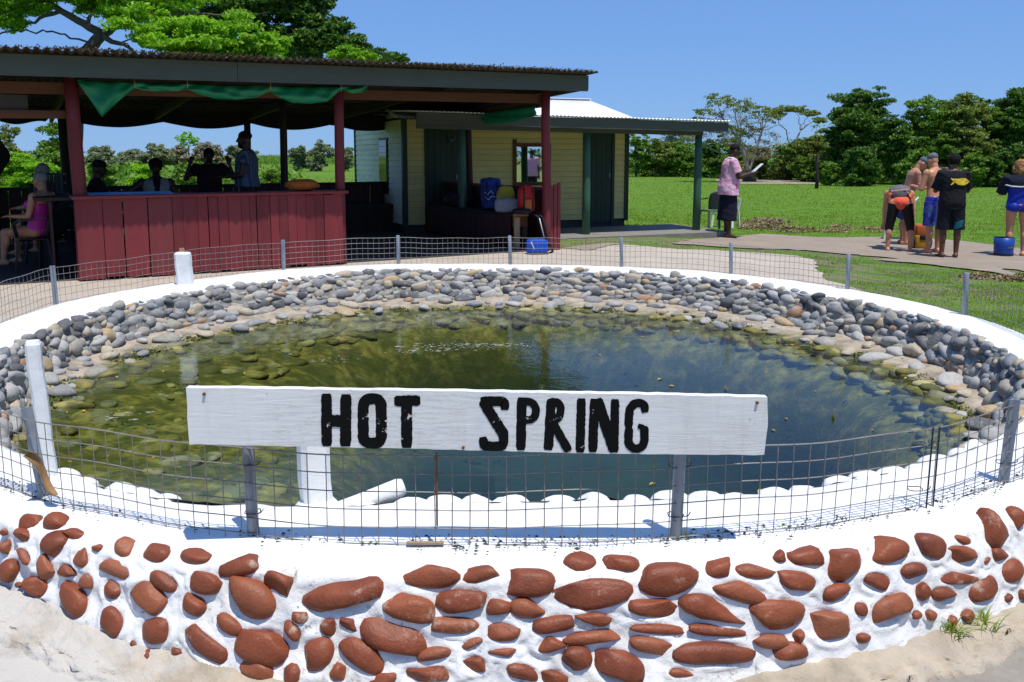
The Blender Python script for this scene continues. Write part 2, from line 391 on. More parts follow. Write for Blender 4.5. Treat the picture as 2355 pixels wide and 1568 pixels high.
def bed_mat():
    m, nt, b = newmat('pool_bed'); co = coords(nt, 'World')
    n1 = noise(nt, co, 2.2, 6, 0.62, 0.6); n2 = noise(nt, co, 11, 6, 0.65); n3 = noise(nt, co, 45, 4, 0.6)
    algae = ramp(nt, n2, [(0.34, (0.045, 0.062, 0.008)), (0.46, (0.14, 0.120, 0.020)), (0.58, (0.25, 0.215, 0.045)), (0.72, (0.37, 0.32, 0.16))])
    deep = ramp(nt, n1, [(0.35, (0.006, 0.022, 0.010)), (0.7, (0.018, 0.045, 0.014))])  # the water's loss of light with depth is put into this darker colour
    dry = ramp(nt, n2, [(0.3, (0.20, 0.165, 0.12)), (0.55, (0.40, 0.33, 0.245)), (0.75, (0.50, 0.43, 0.33))])
    g = nt.nodes.new('ShaderNodeNewGeometry'); sp = nt.nodes.new('ShaderNodeSeparateXYZ'); nt.links.new(g.outputs['Position'], sp.inputs[0])
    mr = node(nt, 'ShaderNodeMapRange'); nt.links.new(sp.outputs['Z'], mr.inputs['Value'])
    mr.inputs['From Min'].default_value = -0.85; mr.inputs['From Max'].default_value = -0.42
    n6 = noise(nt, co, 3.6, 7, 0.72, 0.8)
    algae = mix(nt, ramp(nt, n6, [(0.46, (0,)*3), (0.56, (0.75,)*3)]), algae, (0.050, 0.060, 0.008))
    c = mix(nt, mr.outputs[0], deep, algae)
    mr2 = node(nt, 'ShaderNodeMapRange'); nt.links.new(sp.outputs['Z'], mr2.inputs['Value'])
    mr2.inputs['From Min'].default_value = -0.272; mr2.inputs['From Max'].default_value = -0.252
    c = mix(nt, mr2.outputs[0], c, dry)
    nt.links.new(c, b.inputs['Base Color']); b.inputs['Roughness'].default_value = 0.9
    bump(nt, b, n3, 0.7, 0.01); return m
bed = raw('pool_bed', np.stack([BX.ravel(), BY.ravel(), BZ.ravel()], 1), Fb, bed_mat(), smooth=True); tag(bed, kind='structure')

def water_mat():
    m = bpy.data.materials.new('water'); m.use_nodes = True; nt = m.node_tree; nt.nodes.clear()
    out = nt.nodes.new('ShaderNodeOutputMaterial'); mx = nt.nodes.new('ShaderNodeMixShader')
    tr = nt.nodes.new('ShaderNodeBsdfTransparent'); gl = nt.nodes.new('ShaderNodeBsdfGlossy')
    tr.inputs[0].default_value = (0.78, 0.86, 0.72, 1); gl.inputs['Roughness'].default_value = 0.03
    gl.inputs[0].default_value = (0.95, 0.97, 1, 1)
    fr = nt.nodes.new('ShaderNodeFresnel'); fr.inputs[0].default_value = 1.34
    co = coords(nt, 'World', (1, 1, 1))
    n1 = noise(nt, co, 7, 4, 0.6, 0.5); n2 = noise(nt, co, 26, 3, 0.5)
    ad = node(nt, 'ShaderNodeMath', operation='MULTIPLY_ADD'); nt.links.new(n2, ad.inputs[0]); ad.inputs[1].default_value = 0.35; nt.links.new(n1, ad.inputs[2])
    bp = nt.nodes.new('ShaderNodeBump'); bp.inputs['Strength'].default_value = 0.10; bp.inputs['Distance'].default_value = 0.02
    nt.links.new(ad.outputs[0], bp.inputs['Height'])
    nt.links.new(bp.outputs[0], gl.inputs['Normal']); nt.links.new(bp.outputs[0], fr.inputs['Normal'])
    nt.links.new(fr.outputs[0], mx.inputs[0]); nt.links.new(tr.outputs[0], mx.inputs[1]); nt.links.new(gl.outputs[0], mx.inputs[2])
    nt.links.new(mx.outputs[0], out.inputs[0]); return m
wr = np.maximum(R_WAT(phi_g) + 0.10, 0); wr = np.minimum(wr, R_IN(phi_g) - 0.06)
WV = [(PC[0] + r_*math.cos(p), PC[1] + r_*math.sin(p), WATER_Z) for r_, p in zip(wr, phi_g)] + [(PC[0], PC[1], WATER_Z)]
water = raw('water', np.array(WV), np.array([(i, (i+1) % NPH, NPH) for i in range(NPH)]), water_mat()); tag(water, kind='structure')

# ---------------------------------------------------------------- stones
def ico(sub):
    bm = bmesh.new(); bmesh.ops.create_icosphere(bm, subdivisions=sub, radius=1.0)
    V = np.array([v.co[:] for v in bm.verts]); Fc = np.array([[v.index for v in f.verts] for f in bm.faces]); bm.free(); return V, Fc
ICO2 = ico(2); ICO3 = ico(3); ICO1 = ico(1)
def stone_shape(rs, base, rough=0.14, flats=4, boxy=0.0):
    V, Fc = base; V = V.copy()
    if boxy: V = np.sign(V)*np.abs(V)**(1 - boxy); V /= np.abs(V).max()
    d = np.ones(len(V))
    for k in range(5):
        a = rs.normal(size=3); a /= np.linalg.norm(a); d += rough*0.5*np.sin(V @ a*rs.uniform(1.2, 3.2) + rs.uniform(0, 6.28))
    V = V*d[:, None]
    for k in range(flats):
        a = rs.normal(size=3); a[2] *= 0.6; a /= np.linalg.norm(a); h = rs.uniform(0.52, 0.85)
        q = V @ a; over = np.clip(q - h, 0, None); V = V - over[:, None]*a[None]*0.93
    V += rs.normal(scale=0.014, size=V.shape)
    return V, Fc
def stone_mesh(name, V, Fc, mat):
    me = bpy.data.meshes.new(name); V = np.ascontiguousarray(V, np.float32)
    me.vertices.add(len(V)); me.vertices.foreach_set('co', V.ravel()); n = len(Fc)
    me.loops.add(n*3); me.loops.foreach_set('vertex_index', np.ascontiguousarray(Fc, np.int32).ravel())
    me.polygons.add(n); me.polygons.foreach_set('loop_start', np.arange(0, n*3, 3, dtype=np.int32))
    me.polygons.foreach_set('use_smooth', np.ones(n, bool)); me.update(calc_edges=True); me.materials.append(mat); return me
def red_mat():
    m, nt, b = newmat('red_stone'); co = coords(nt, 'World')
    oi = nt.nodes.new('ShaderNodeObjectInfo')
    n1 = noise(nt, co, 16, 6, 0.65); n2 = noise(nt, co, 8, 7, 0.72); n3 = noise(nt, co, 120, 3, 0.6)
    a = ramp(nt, oi.outputs['Random'], [(0, (0.15, 0.038, 0.017)), (0.5, (0.235, 0.058, 0.022)), (0.8, (0.29, 0.085, 0.032)), (1, (0.33, 0.125, 0.062))])
    a = mix(nt, 0.5, a, ramp(nt, n1, [(0.3, (0.13, 0.032, 0.014)), (0.7, (0.34, 0.095, 0.040))]))
    chip = ramp(nt, n2, [(0.60, (0,)*3), (0.66, (0.7,)*3)])
    a = mix(nt, chip, a, (0.42, 0.34, 0.26))
    nt.links.new(a, b.inputs['Base Color']); b.inputs['Roughness'].default_value = 0.5; b.inputs['Specular IOR Level'].default_value = 0.35
    bump(nt, b, n3, 0.6, 0.004); return m
def grey_mat(island=False):
    m, nt, b = newmat('grey_stone' + ('s' if island else '')); co = coords(nt, 'World')
    if island: s = nt.nodes.new('ShaderNodeNewGeometry').outputs['Random Per Island']
    else: s = nt.nodes.new('ShaderNodeObjectInfo').outputs['Random']
    a = ramp(nt, s, [(0, (0.12, 0.12, 0.125)), (0.14, (0.25, 0.245, 0.235)), (0.28, (0.34, 0.33, 0.305)), (0.44, (0.21, 0.22, 0.23)), (0.54, (0.41, 0.395, 0.36)), (0.70, (0.31, 0.285, 0.235)), (0.82, (0.44, 0.37, 0.27)), (0.94, (0.42, 0.31, 0.17)), (0.98, (0.36, 0.21, 0.12))], 'CONSTANT')
    n1 = noise(nt, co, 14, 6, 0.65); n2 = noise(nt, co, 60, 4, 0.65)
    a = mix(nt, 0.45, a, mix(nt, 1.0, a, ramp(nt, n2, [(0.3, (0.55,)*3), (0.7, (1.35,)*3)]), 'MULTIPLY'))
    a = mix(nt, ramp(nt, n1, [(0.52, (0,)*3), (0.68, (0.75,)*3)]), a, (0.42, 0.405, 0.37))
    nt.links.new(a, b.inputs['Base Color']); b.inputs['Roughness'].default_value = 0.8; b.inputs['Specular IOR Level'].default_value = 0.3
    bump(nt, b, n2, 0.5, 0.004); return m
def wet_mat():
    m, nt, b = newmat('submerged_stone'); co = coords(nt, 'World')
    s = nt.nodes.new('ShaderNodeNewGeometry').outputs['Random Per Island']
    a = ramp(nt, s, [(0, (0.13, 0.12, 0.03)), (0.25, (0.24, 0.20, 0.05)), (0.5, (0.32, 0.27, 0.08)), (0.7, (0.22, 0.21, 0.12)), (0.85, (0.42, 0.36, 0.17)), (0.95, (0.36, 0.33, 0.25))], 'CONSTANT')
    n1 = noise(nt, co, 9, 6, 0.7)
    a = mix(nt, ramp(nt, n1, [(0.45, (0,)*3), (0.60, (0.7,)*3)]), a, (0.045, 0.058, 0.008))
    nt.links.new(a, b.inputs['Base Color']); b.inputs['Roughness'].default_value = 0.8; bump(nt, b, noise(nt, co, 50, 4), 0.5, 0.004); return m
M['red_stone'] = red_mat(); M['grey_stone'] = grey_mat(); M['grey_stones'] = grey_mat(True); M['wet'] = wet_mat()

# ---------------------------------------------------------------- outer wall of the pool: rim, whitewashed face, red stones
PROF = [(-0.0, 0.0), (0.05, -0.004), (0.10, -0.018), (0.135, -0.045), (0.155, -0.09), (0.175, -0.15), (0.20, -0.22), (0.23, -0.30), (0.26, -0.38), (0.28, -0.47)]
prof_r = np.array([p[0] for p in PROF]); prof_z = np.array([p[1] for p in PROF])
def nearness(phi):                      # the stone face stands on the side of the path; at the back the ground nearly reaches the rim
    d = np.abs(np.angle(np.exp(1j*(phi + PI/2)))); return 1 - sm(1.0, 1.9, d)
def wall_r(phi, z): return R_FENCE(phi) + np.interp(-z, -prof_z, prof_r)*(0.35 + 0.65*nearness(phi))
pool_wall = empty('pool_wall', (PC[0], PC[1], -0.35), 0, 'round whitewashed pool wall with red painted stones set in its outer face', 'wall')
def child(o, parent):                   # keep world placement when parenting to an unrotated Empty
    o.parent = parent; o.matrix_parent_inverse = Matrix.Translation(-Vector(parent.location)); return o
# red stones, surveyed one by one on the photograph (x, y, width, height, turn)
Z6 = """130,660,105,75,15 247,662,115,80,20 100,722,95,60,30 335,715,110,50,5 245,758,135,110,30 15,700,45,30,0 12,775,55,60,0 108,815,95,55,30 30,880,90,100,40 205,860,110,70,65 375,812,105,80,35 445,775,50,30,0 540,870,180,75,22 570,780,105,75,30 305,882,110,55,20 400,935,70,75,60 155,945,125,80,35 333,1015,180,105,40 512,965,95,85,40 525,1110,120,110,20 715,805,130,75,10 755,930,150,70,22 690,1000,190,125,25 895,823,145,72,0 945,938,150,90,10 893,1035,110,85,25 715,1153,155,115,5 690,1290,155,85,15 945,1222,220,92,35 1088,868,185,80,-12 1050,1128,145,72,30 1145,1008,240,160,35 1200,1230,235,140,12 1285,945,150,112,40 1555,995,385,142,-4 1380,1090,75,55,20 1340,1155,92,62,40 1508,1140,75,72,80 1610,1120,80,72,60 1455,1270,160,135,-25 1180,1335,150,80,20 1335,1360,110,90,-40 1815,1185,305,145,20 1670,1270,220,105,35 1555,1345,90,85,60 1875,1050,230,112,12 1980,910,245,102,-8 2205,900,175,72,-3 2120,1020,220,102,0 2095,1135,210,72,5 2000,1265,155,58,-10 1750,1375,130,50,0 1965,1360,230,75,0 2170,1215,100,42,-20 2180,1305,110,72,10 2310,1160,150,72,5 2310,1255,130,45,0 2300,1050,115,78,-10"""
Z7 = """85,940,210,108,0 312,848,140,82,-10 510,860,165,80,5 75,1055,160,82,5 190,1128,170,66,-12 370,1100,155,58,5 365,985,360,122,-8 375,1188,265,56,-4 180,1220,130,62,-5 295,1285,135,102,-10 490,1320,245,128,15 45,1350,140,75,10 190,1375,130,60,0 720,922,262,128,-5 950,873,130,78,-5 1122,885,185,62,0 1060,975,262,86,12 655,1045,228,82,5 930,1052,300,108,8 670,1147,230,42,5 950,1158,260,46,5 650,1225,200,66,5 930,1260,355,92,-2 1228,823,65,58,-20 1358,820,180,102,10 1532,850,180,135,-30 1318,930,190,82,5 1735,790,195,108,-5 1495,980,140,72,-15 1675,928,155,82,0 1930,768,150,102,0 2075,740,95,42,0 2065,812,190,92,-5 1850,890,145,92,-10 2210,685,150,150,-50 2330,645,80,105,-30 2250,800,120,66,-15 1232,1080,275,126,-4 1455,1132,205,126,0 1605,1055,68,58,-20 1745,1050,220,115,-30 1895,975,78,76,-35 2060,910,235,58,-6 1995,990,140,66,0 2170,965,175,98,-30 2300,880,140,98,-20 1200,1205,170,60,0 1325,1185,58,48,-30 1285,1250,155,72,0 780,1345,120,40,0"""
def hit_wall(u, v):
    d = ray(u, v); t = np.arange(1.2, 4.2, 0.002)
    P = np.array((0, 0, CAMH))[None] + t[:, None]*np.array(d)[None]
    r_ = np.hypot(P[:, 0]-PC[0], P[:, 1]-PC[1]); p_ = np.arctan2(P[:, 1]-PC[1], P[:, 0]-PC[0])
    zc = np.clip(P[:, 2], -0.47, 0)
    ok = (r_ < wall_r(p_, zc)) & (P[:, 2] < 0.0)
    if not ok.any(): return None
    i = int(np.argmax(ok)); return Vector(P[i]), float(p_[i]), float(t[i])
rs = np.random.RandomState(21)
red_spots = []
for txt, ox in ((Z6, 0), (Z7, 1280)):
    for w_ in txt.split():
        x, y, w, h, a = map(float, w_.split(','))
        u = (ox + x/1.84)*2354/2560; v = (950 + y/1.84)*2354/2560
        k = hit_wall(u, v)
        if k is None: continue
        P, p_, t_ = k
        sw = w/1.84/2.5*t_/F_PX; sh = h/1.84/2.5*t_/F_PX*1.12
        tw = Vector((-math.sin(p_), math.cos(p_), 0)); Q = P + tw*0.03
        def im(W): dd = W.y*_c - (W.z-CAMH)*_s; return W.x/dd, ((W.z-CAMH)*_c + W.y*_s)/dd
        (x0, y0), (x1, y1) = im(P), im(Q); tilt = math.degrees(math.atan2(y1-y0, x1-x0))
        red_spots.append((P, p_, sw*1.14, sh*1.02, a + tilt))
for k in range(900):                    # small stones filling the wider joints
    p_ = -PI/2 + R(rs.uniform(-34, 34)); z = rs.uniform(-0.25, -0.09); P = pol(p_, float(wall_r(p_, z)), z); sw = rs.uniform(0.022, 0.05)
    if len(red_spots) < 185 and all((P - q[0]).length > 0.46*(q[2] + q[3])*0.5 + sw*0.62 + 0.012 and (P - q[0]).length > (0.5*q[2] + 0.5*sw)*0.85 for q in red_spots): red_spots.append((P, p_, sw, sw*rs.uniform(0.6, 0.85), rs.uniform(-30, 30)))
for side in (-1, 1):                    # the same wall goes on round the pool beyond the picture
    for k in range(150):
        p_ = -PI/2 + side*R(rs.uniform(42, 88)); z = rs.uniform(-0.34, -0.06); P = pol(p_, float(wall_r(p_, z)), z)
        sw = rs.uniform(0.05, 0.13)
        if all((P - q[0]).length > 0.55*(sw + q[2])*0.8 for q in red_spots): red_spots.append((P, p_, sw, sw*rs.uniform(0.5, 0.75), rs.uniform(-25, 25)))
ph = np.concatenate((np.linspace(R(-132), R(-48), 860, endpoint=False), np.linspace(R(-48), R(228), 640, endpoint=False)))
NW = len(ph)
# rim: from inner edge over the top to the outer shoulder
ts = [('in', 0.035, -0.10), ('in', 0.01, -0.055), ('in', -0.005, -0.03), ('in', 0.03, -0.012), ('in', 0.08, -0.004), ('mid', 0.5, 0.0)]
rows = []
for kind, a, z in ts:
    if kind == 'in': r_ = R_IN(ph) + a - (0.0 if a > 0.02 else 0.0)
    else: r_ = 0.5*(R_IN(ph) + 0.08 + R_FENCE(ph))
    rows.append((r_, np.full(NW, z)))
zz = np.concatenate((np.linspace(0, -0.05, 6), np.linspace(-0.058, -0.47, 62)))
for z in zz: rows.append((wall_r(ph, z), np.full(NW, z)))
RW = np.stack([r for r, _ in rows]); ZW = np.stack([z for _, z in rows]); PW = np.broadcast_to(ph, RW.shape)
X = PC[0] + RW*np.cos(PW); Y = PC[1] + RW*np.sin(PW)
lump = 0.012*fnoise(X, Y + ZW*1.3, 11, 11) + 0.008*fnoise(X*1.0 + ZW, Y - ZW, 30, 12)
face = np.clip((-ZW - 0.03)/0.05, 0, 1)*(np.arange(len(rows)) > 5)[:, None]
lip = np.zeros(RW.shape)
for P, p_, sw, sh, a in red_spots:
    if not (R(-134) < p_ < R(-46)): continue
    ci = np.where(np.abs(np.angle(np.exp(1j*(ph - p_))))*3.2 < sw)[0]
    if len(ci) == 0: continue
    ddx = (np.angle(np.exp(1j*(PW[:, ci] - p_)))*3.25); ddy = (ZW[:, ci] - P.z)*1.04
    ca, sa = math.cos(R(a)), math.sin(R(a)); ex = (ddx*ca - ddy*sa)/(sw/2); ey = (ddx*sa + ddy*ca)/(sh/2); q = np.sqrt(ex*ex + ey*ey)
    lip[:, ci] = np.maximum(lip[:, ci], np.exp(-((q - 1.12)/0.32)**2)*0.013*(0.6 + 0.8*fnoise(ddx*1.0 + P.x, ddy + P.z, 26, 17)))
RW2 = RW + face*(1.1*lump - 0.010 + lip); ZW2 = ZW + (1 - face)*(0.006*fnoise(X, Y, 7, 13) + 0.003*fnoise(X, Y, 30, 14))
inner = (np.arange(len(rows)) < 4)[:, None]
RW2 = RW2 + inner*(0.020*fnoise(X, Y, 14, 15) + 0.012*fnoise(X, Y, 40, 16))
X = RW2*np.cos(PW); Y = RW2*np.sin(PW)
nr = len(rows); ir = (np.arange(nr-1)[:, None]*NW + np.arange(NW)[None]); nx_ = (np.arange(nr-1)[:, None]*NW + (np.arange(NW)[None]+1) % NW)
Fw = np.stack([ir.ravel(), nx_.ravel(), (nx_+NW).ravel(), (ir+NW).ravel()], 1)
Vw = np.stack([X.ravel(), Y.ravel(), (ZW2 + 0.35).ravel()], 1)
split = 9
def strip(name, r0, r1, mat):
    f = Fw[r0*NW:r1*NW]; lo = r0*NW; return raw(name, Vw[lo:(r1+1)*NW], f - lo, mat, pool_wall, True)
strip('rim', 0, split, M['white_paint']); strip('rendered_face', split, nr-1, M['mortar'])

for P, p_, sw, sh, a in red_spots:
    V, Fc = stone_shape(rs, ICO3, 0.13, rs.randint(2, 6), rs.uniform(0.05, 0.3))
    dep = min(sw, sh)*0.42 + 0.006
    ext = V.max(0) - V.min(0)
    V = (V - (V.max(0) + V.min(0))/2)/ext*np.array((sw, sh, dep*2))
    me = stone_mesh('red_stone', V, Fc, M['red_stone'])
    o = link('red_stone', me, None, pool_wall)
    n = Vector((math.cos(p_), math.sin(p_), 0.16)).normalized(); tx = Vector((-math.sin(p_), math.cos(p_), 0)); ty = n.cross(tx)
    Mr = Matrix((tx, ty, n)).transposed().to_4x4() @ Matrix.Rotation(-R(a), 4, 'Z')
    Mr.translation = P - Vector((PC[0], PC[1], -0.35)) - n*dep*0.42
    o.matrix_local = Mr
# white painted stones along the inner near edge
for k in range(30):
    p_ = R(-122 + k*2.42 + rs.uniform(-0.5, 0.5)); big = rs.uniform(0.7, 1.2)
    if -108 < math.degrees(p_) < -101: continue
    V, Fc = stone_shape(rs, ICO3, 0.07, 1, 0.1)
    V = V*np.array((0.062*big, 0.05*big, 0.036*big))
    o = link('edge_stone', stone_mesh('edge_stone', V, Fc, M['white_paint']), None, pool_wall)
    q = pol(p_, float(R_IN(p_)) - 0.005 + rs.uniform(-0.012, 0.012), -0.045); o.location = q - Vector((PC[0], PC[1], -0.35)); o.rotation_euler = (rs.uniform(-0.1, 0.1), rs.uniform(-0.1, 0.1), p_ + PI/2)

# footing of the wall
fv = []; NF = 900; fp = np.linspace(R(-165), R(-15), NF)
NK = 14; kk = np.linspace(0, 4, NK)
for k in kk:
    rr_ = wall_r(fp, -0.33) + np.interp(k, range(5), (-0.05, 0.02, 0.05, 0.075, 0.10)) + 0.035*fnoise(np.cos(fp)*6, np.sin(fp)*6, 5, 20)*(k > 0) + 0.014*fnoise(np.cos(fp)*30, np.sin(fp)*30 + k, 6, 25)*(k > 0)
    hx = PC[0] + 3.3*np.cos(fp); zz_ = np.interp(k, range(5), (-0.27, -0.295, -0.305, -0.318, -0.37)) + 0.010*fnoise(np.cos(fp)*40, np.sin(fp)*40 + k*1.5, 5, 33) + 0.085*sm(-0.5, -1.7, hx) + 0.035*sm(1.0, 1.8, hx)
    zz_ = zz_ + 0.010*fnoise(np.cos(fp)*9 + k, np.sin(fp)*9, 6, 31)
    fv.append(np.stack([rr_*np.cos(fp), rr_*np.sin(fp), zz_ + 0.35], 1))
fv = np.concatenate(fv); i0 = (np.arange(NK-1)[:, None]*NF + np.arange(NF-1)[None]).ravel()
M['footing'] = simple('footing', (0.42, 0.35, 0.26), 0.95, 0.3, 10, 0.9, 0.012, 'World', dirt=(0.50, 0.45, 0.38), dirt_amt=0.6); spill(M['footing'])
raw('footing', fv, np.stack([i0, i0+1, i0+NF+1, i0+NF], 1), M['footing'], pool_wall, True)

# ---------------------------------------------------------------- stone lining of the basin
lining = empty('pool_lining', (PC[0], PC[1], -0.27), 0, 'rough bank of grey river stones lining the basin above the water', 'wall')
O_L = Vector((PC[0], PC[1], -0.27))
shapes = [stone_shape(rs, ICO2, 0.20, rs.randint(2, 8), rs.uniform(0, 0.3)) for _ in range(26)]
mesh_bank = [stone_mesh('grey_stone', V, Fc, M['grey_stone']) for V, Fc in shapes]
spots = []
for row, (dr, z, size) in enumerate([(-0.10, -0.028, 0.068), (0.06, -0.060, 0.078), (0.23, -0.094, 0.082), (0.40, -0.128, 0.084), (0.57, -0.162, 0.086), (0.75, -0.196, 0.09), (0.95, -0.228, 0.09)]):
    p_ = R(-52) + rs.uniform(0, 0.03)
    while p_ < R(232):
        ri = float(R_IN(p_)); near = 1.0
        s = size*rs.choice((rs.uniform(0.55, 0.9), rs.uniform(0.85, 1.25), rs.uniform(1.2, 1.75)), p=(0.3, 0.5, 0.2))
        r_ = ri - dr*float(foot(ri, float(R_WAT(p_)))) + rs.uniform(-0.014, 0.014)
        if r_ > float(R_WAT(p_)) - 0.02 and rs.rand() > 0.07:
            spots.append((p_, r_, z + rs.uniform(-0.012, 0.012), s))
        p_ += s*rs.uniform(0.78, 1.02)/ri
def bank_matrix(p_, r_, z, s):
    n = Vector((-math.cos(p_), -math.sin(p_), 0.15)).normalized(); tx = Vector((math.sin(p_), -math.cos(p_), 0)); ty = n.cross(tx)
    Mr = Matrix((tx, ty, n)).transposed().to_4x4() @ Matrix.Rotation(rs.uniform(-0.28, 0.28), 4, 'Z')
    Mr = Mr @ Matrix.Diagonal((s*0.60*rs.uniform(0.85, 1.3), s*0.39*rs.uniform(0.8, 1.15), s*0.40, 1))
    Mr.translation = pol(p_, r_, z) - O_L; return Mr
led = []
for k in range(420):
    p_ = R(rs.uniform(-45, 225)); ri = float(R_IN(p_)); rw = float(R_WAT(p_))
    if ri - rw < 0.18: continue
    r_ = rs.uniform(rw - 0.02, ri - 0.36*(ri - rw)); s = rs.uniform(0.05, 0.19)
    if all((pol(p_, r_, 0) - pol(a[0], a[1], 0)).length > 0.5*(s + a[3]) for a in led): led.append((p_, r_, float(bed_z(np.array(r_), np.array(p_))) + 0.008, s))
def dist_cam(q): return pol(q[0], q[1], q[2]).length
def in_frame(q):
    P = pol(q[0], q[1], q[2]); d = P.y*_c - (P.z-CAMH)*_s; return abs(P.x/d) < 0.60
allspots = [('w', q) for q in spots] + [('l', q) for q in led]
allspots.sort(key=lambda t: -(t[1][3]/dist_cam(t[1])) if in_frame(t[1]) else 1)
rest = [[], []]; nv = 0
for i, (kd, q) in enumerate(allspots):
    if kd == 'w': Mr = bank_matrix(*q)
    else:
        Mr = Matrix.Translation(pol(q[0], q[1], q[2]) - O_L) @ Matrix.Rotation(rs.uniform(0, 6.28), 4, 'Z') @ Matrix.Diagonal((q[3]*0.55, q[3]*0.42, q[3]*0.24, 1))
    j = rs.randint(len(shapes))
    if i < 298:
        o = bpy.data.objects.new('grey_stone', mesh_bank[j]); COL.objects.link(o); o.parent = lining; o.matrix_local = Mr
    else:
        V, Fc = shapes[j]; A = np.array(Mr); rest[0].append(V @ A[:3, :3].T + A[:3, 3]); rest[1].append(Fc + nv); nv += len(V)
so = raw('grey_stones', np.concatenate(rest[0]), np.concatenate(rest[1]), M['grey_stones'], lining, True); tag(so, kind='stuff')
# mortar bank behind the stones
rows = []
for dr, z in ((-0.45, -0.015), (-0.12, -0.035), (0.12, -0.085), (0.38, -0.135), (0.62, -0.185), (0.88, -0.23), (1.05, -0.252), (1.1, -0.32)):
    rows.append((R_IN(ph) - dr*foot(R_IN(ph), R_WAT(ph)), np.full(NW, z)))
RB = np.stack([r for r, _ in rows]); ZB = np.stack([z for _, z in rows]); PB = np.broadcast_to(ph, RB.shape)
X = PC[0] + RB*np.cos(PB); Y = PC[1] + RB*np.sin(PB)
RB = RB - 0.022*fnoise(X + ZB, Y, 17, 41) - 0.014*fnoise(X, Y + ZB, 45, 42) - 0.020
nr = len(rows); ir = (np.arange(nr-1)[:, None]*NW + np.arange(NW)[None]); nx_ = (np.arange(nr-1)[:, None]*NW + (np.arange(NW)[None]+1) % NW)
raw('mortar_bank', np.stack([(RB*np.cos(PB)).ravel(), (RB*np.sin(PB)).ravel(), (ZB + 0.27).ravel()], 1), np.stack([ir.ravel(), (ir+NW).ravel(), (nx_+NW).ravel(), nx_.ravel()], 1), M['grey_mortar'], lining, True)

# stones under the water
Vs = []; Fs = []; nv = 0
cnt = 0
while cnt < 620:
    p_ = rs.uniform(0, 2*PI); rw = float(R_WAT(p_))
    dphi = abs(np.angle(np.exp(1j*(p_ - R(205))))); w_ = 0.30 + 1.6*math.exp(-(dphi/1.0)**2)
    r_ = rw - rs.uniform(-0.02, 0.62)*w_
    if r_ < 0.2: continue
    cnt += 1
    z = float(bed_z(np.array(r_), np.array(p_))); s = rs.uniform(0.05, 0.17)
    V, Fc = shapes[rs.randint(len(shapes))]
    A = np.array(Matrix.Rotation(rs.uniform(0, 6.28), 3, 'Z') @ Matrix.Diagonal((s*0.6, s*0.45, min(s*0.22, 0.028))))
    q = pol(p_, r_, z - 0.004); Vs.append(V @ A.T + np.array(q)); Fs.append(Fc + nv); nv += len(V)
tag(raw('submerged_stones', np.concatenate(Vs), np.concatenate(Fs), M['wet'], None, True), kind='stuff', label='algae covered stones lying under the shallow water')
# moss along the waterline
Vs = []; Fs = []; nv = 0
for k in range(9000):
    p_ = R(rs.uniform(-40, 222)); rw = float(R_WAT(p_)); r_ = rw + rs.normal()*0.045 + 0.03*math.sin(p_*23) + 0.02*math.sin(p_*57)
    if math.sin(p_*11 + 1.0) + 0.8*math.sin(p_*29) < -0.25: continue
    z = float(bed_z(np.array(r_), np.array(p_))) + 0.004; q = np.array(pol(p_, r_, z)); a = rs.uniform(0, 6.28); s = rs.uniform(0.006, 0.014); h = rs.uniform(0.003, 0.012)
    t = np.array((math.cos(a), math.sin(a), 0))*s; n_ = np.array((-math.sin(a)*s*0.5, math.cos(a)*s*0.5, h))
    Vs.append(np.array((q - t, q + t, q + n_))); Fs.append((nv, nv+1, nv+2)); nv += 3
M['moss'] = simple('moss', (0.06, 0.085, 0.012), 0.9, 0.5, 12, 0, space='World', dirt=(0.16, 0.14, 0.03), dirt_amt=0.8)
tag(raw('moss', np.concatenate(Vs), np.array(Fs), M['moss']), kind='stuff')

# floating leaves
M['dead_leaf'] = simple('dead_leaf', (0.42, 0.28, 0.06), 0.6, 0.3, 12, 0, objvar=0.4)
def leaf_mesh(name, mat, L=0.03, W=0.014, curl=0.004):
    prof = [(0, 0), (0.25, 0.75), (0.5, 1), (0.75, 0.7), (1, 0)]
    V = []; Fc = []
    for t, w in prof: V += [(t*L - L/2, -w*W/2, curl*w), (t*L - L/2, 0, -0.0005), (t*L - L/2, w*W/2, curl*w)]
    for i in range(4):
        for j in range(2): a = i*3 + j; Fc.append((a, a+3, a+4, a+1))
    me = bpy.data.meshes.new(name); me.from_pydata(V, [], Fc); me.materials.append(mat); return me
lf = leaf_mesh('floating_leaf', M['dead_leaf'])
first = None
for k in range(46):
    p_ = R(rs.uniform(-75, 60) if k < 34 else rs.uniform(140, 230)); r_ = float(R_WAT(p_)) - abs(rs.normal())*0.55 - 0.05
    q = pol(p_, r_, WATER_Z + 0.0035)
    o = bpy.data.objects.new('floating_leaf', lf) if first is None else first.copy()
    COL.objects.link(o); first = first or o
    o.location = q; s = rs.uniform(0.6, 1.3); o.scale = (s, s, s); o.rotation_euler = (0, 0, rs.uniform(0, 6.28))
    tag(o, 'small fallen yellow leaf floating on the pool water', 'leaf', 'fallen leaves afloat on the pool')

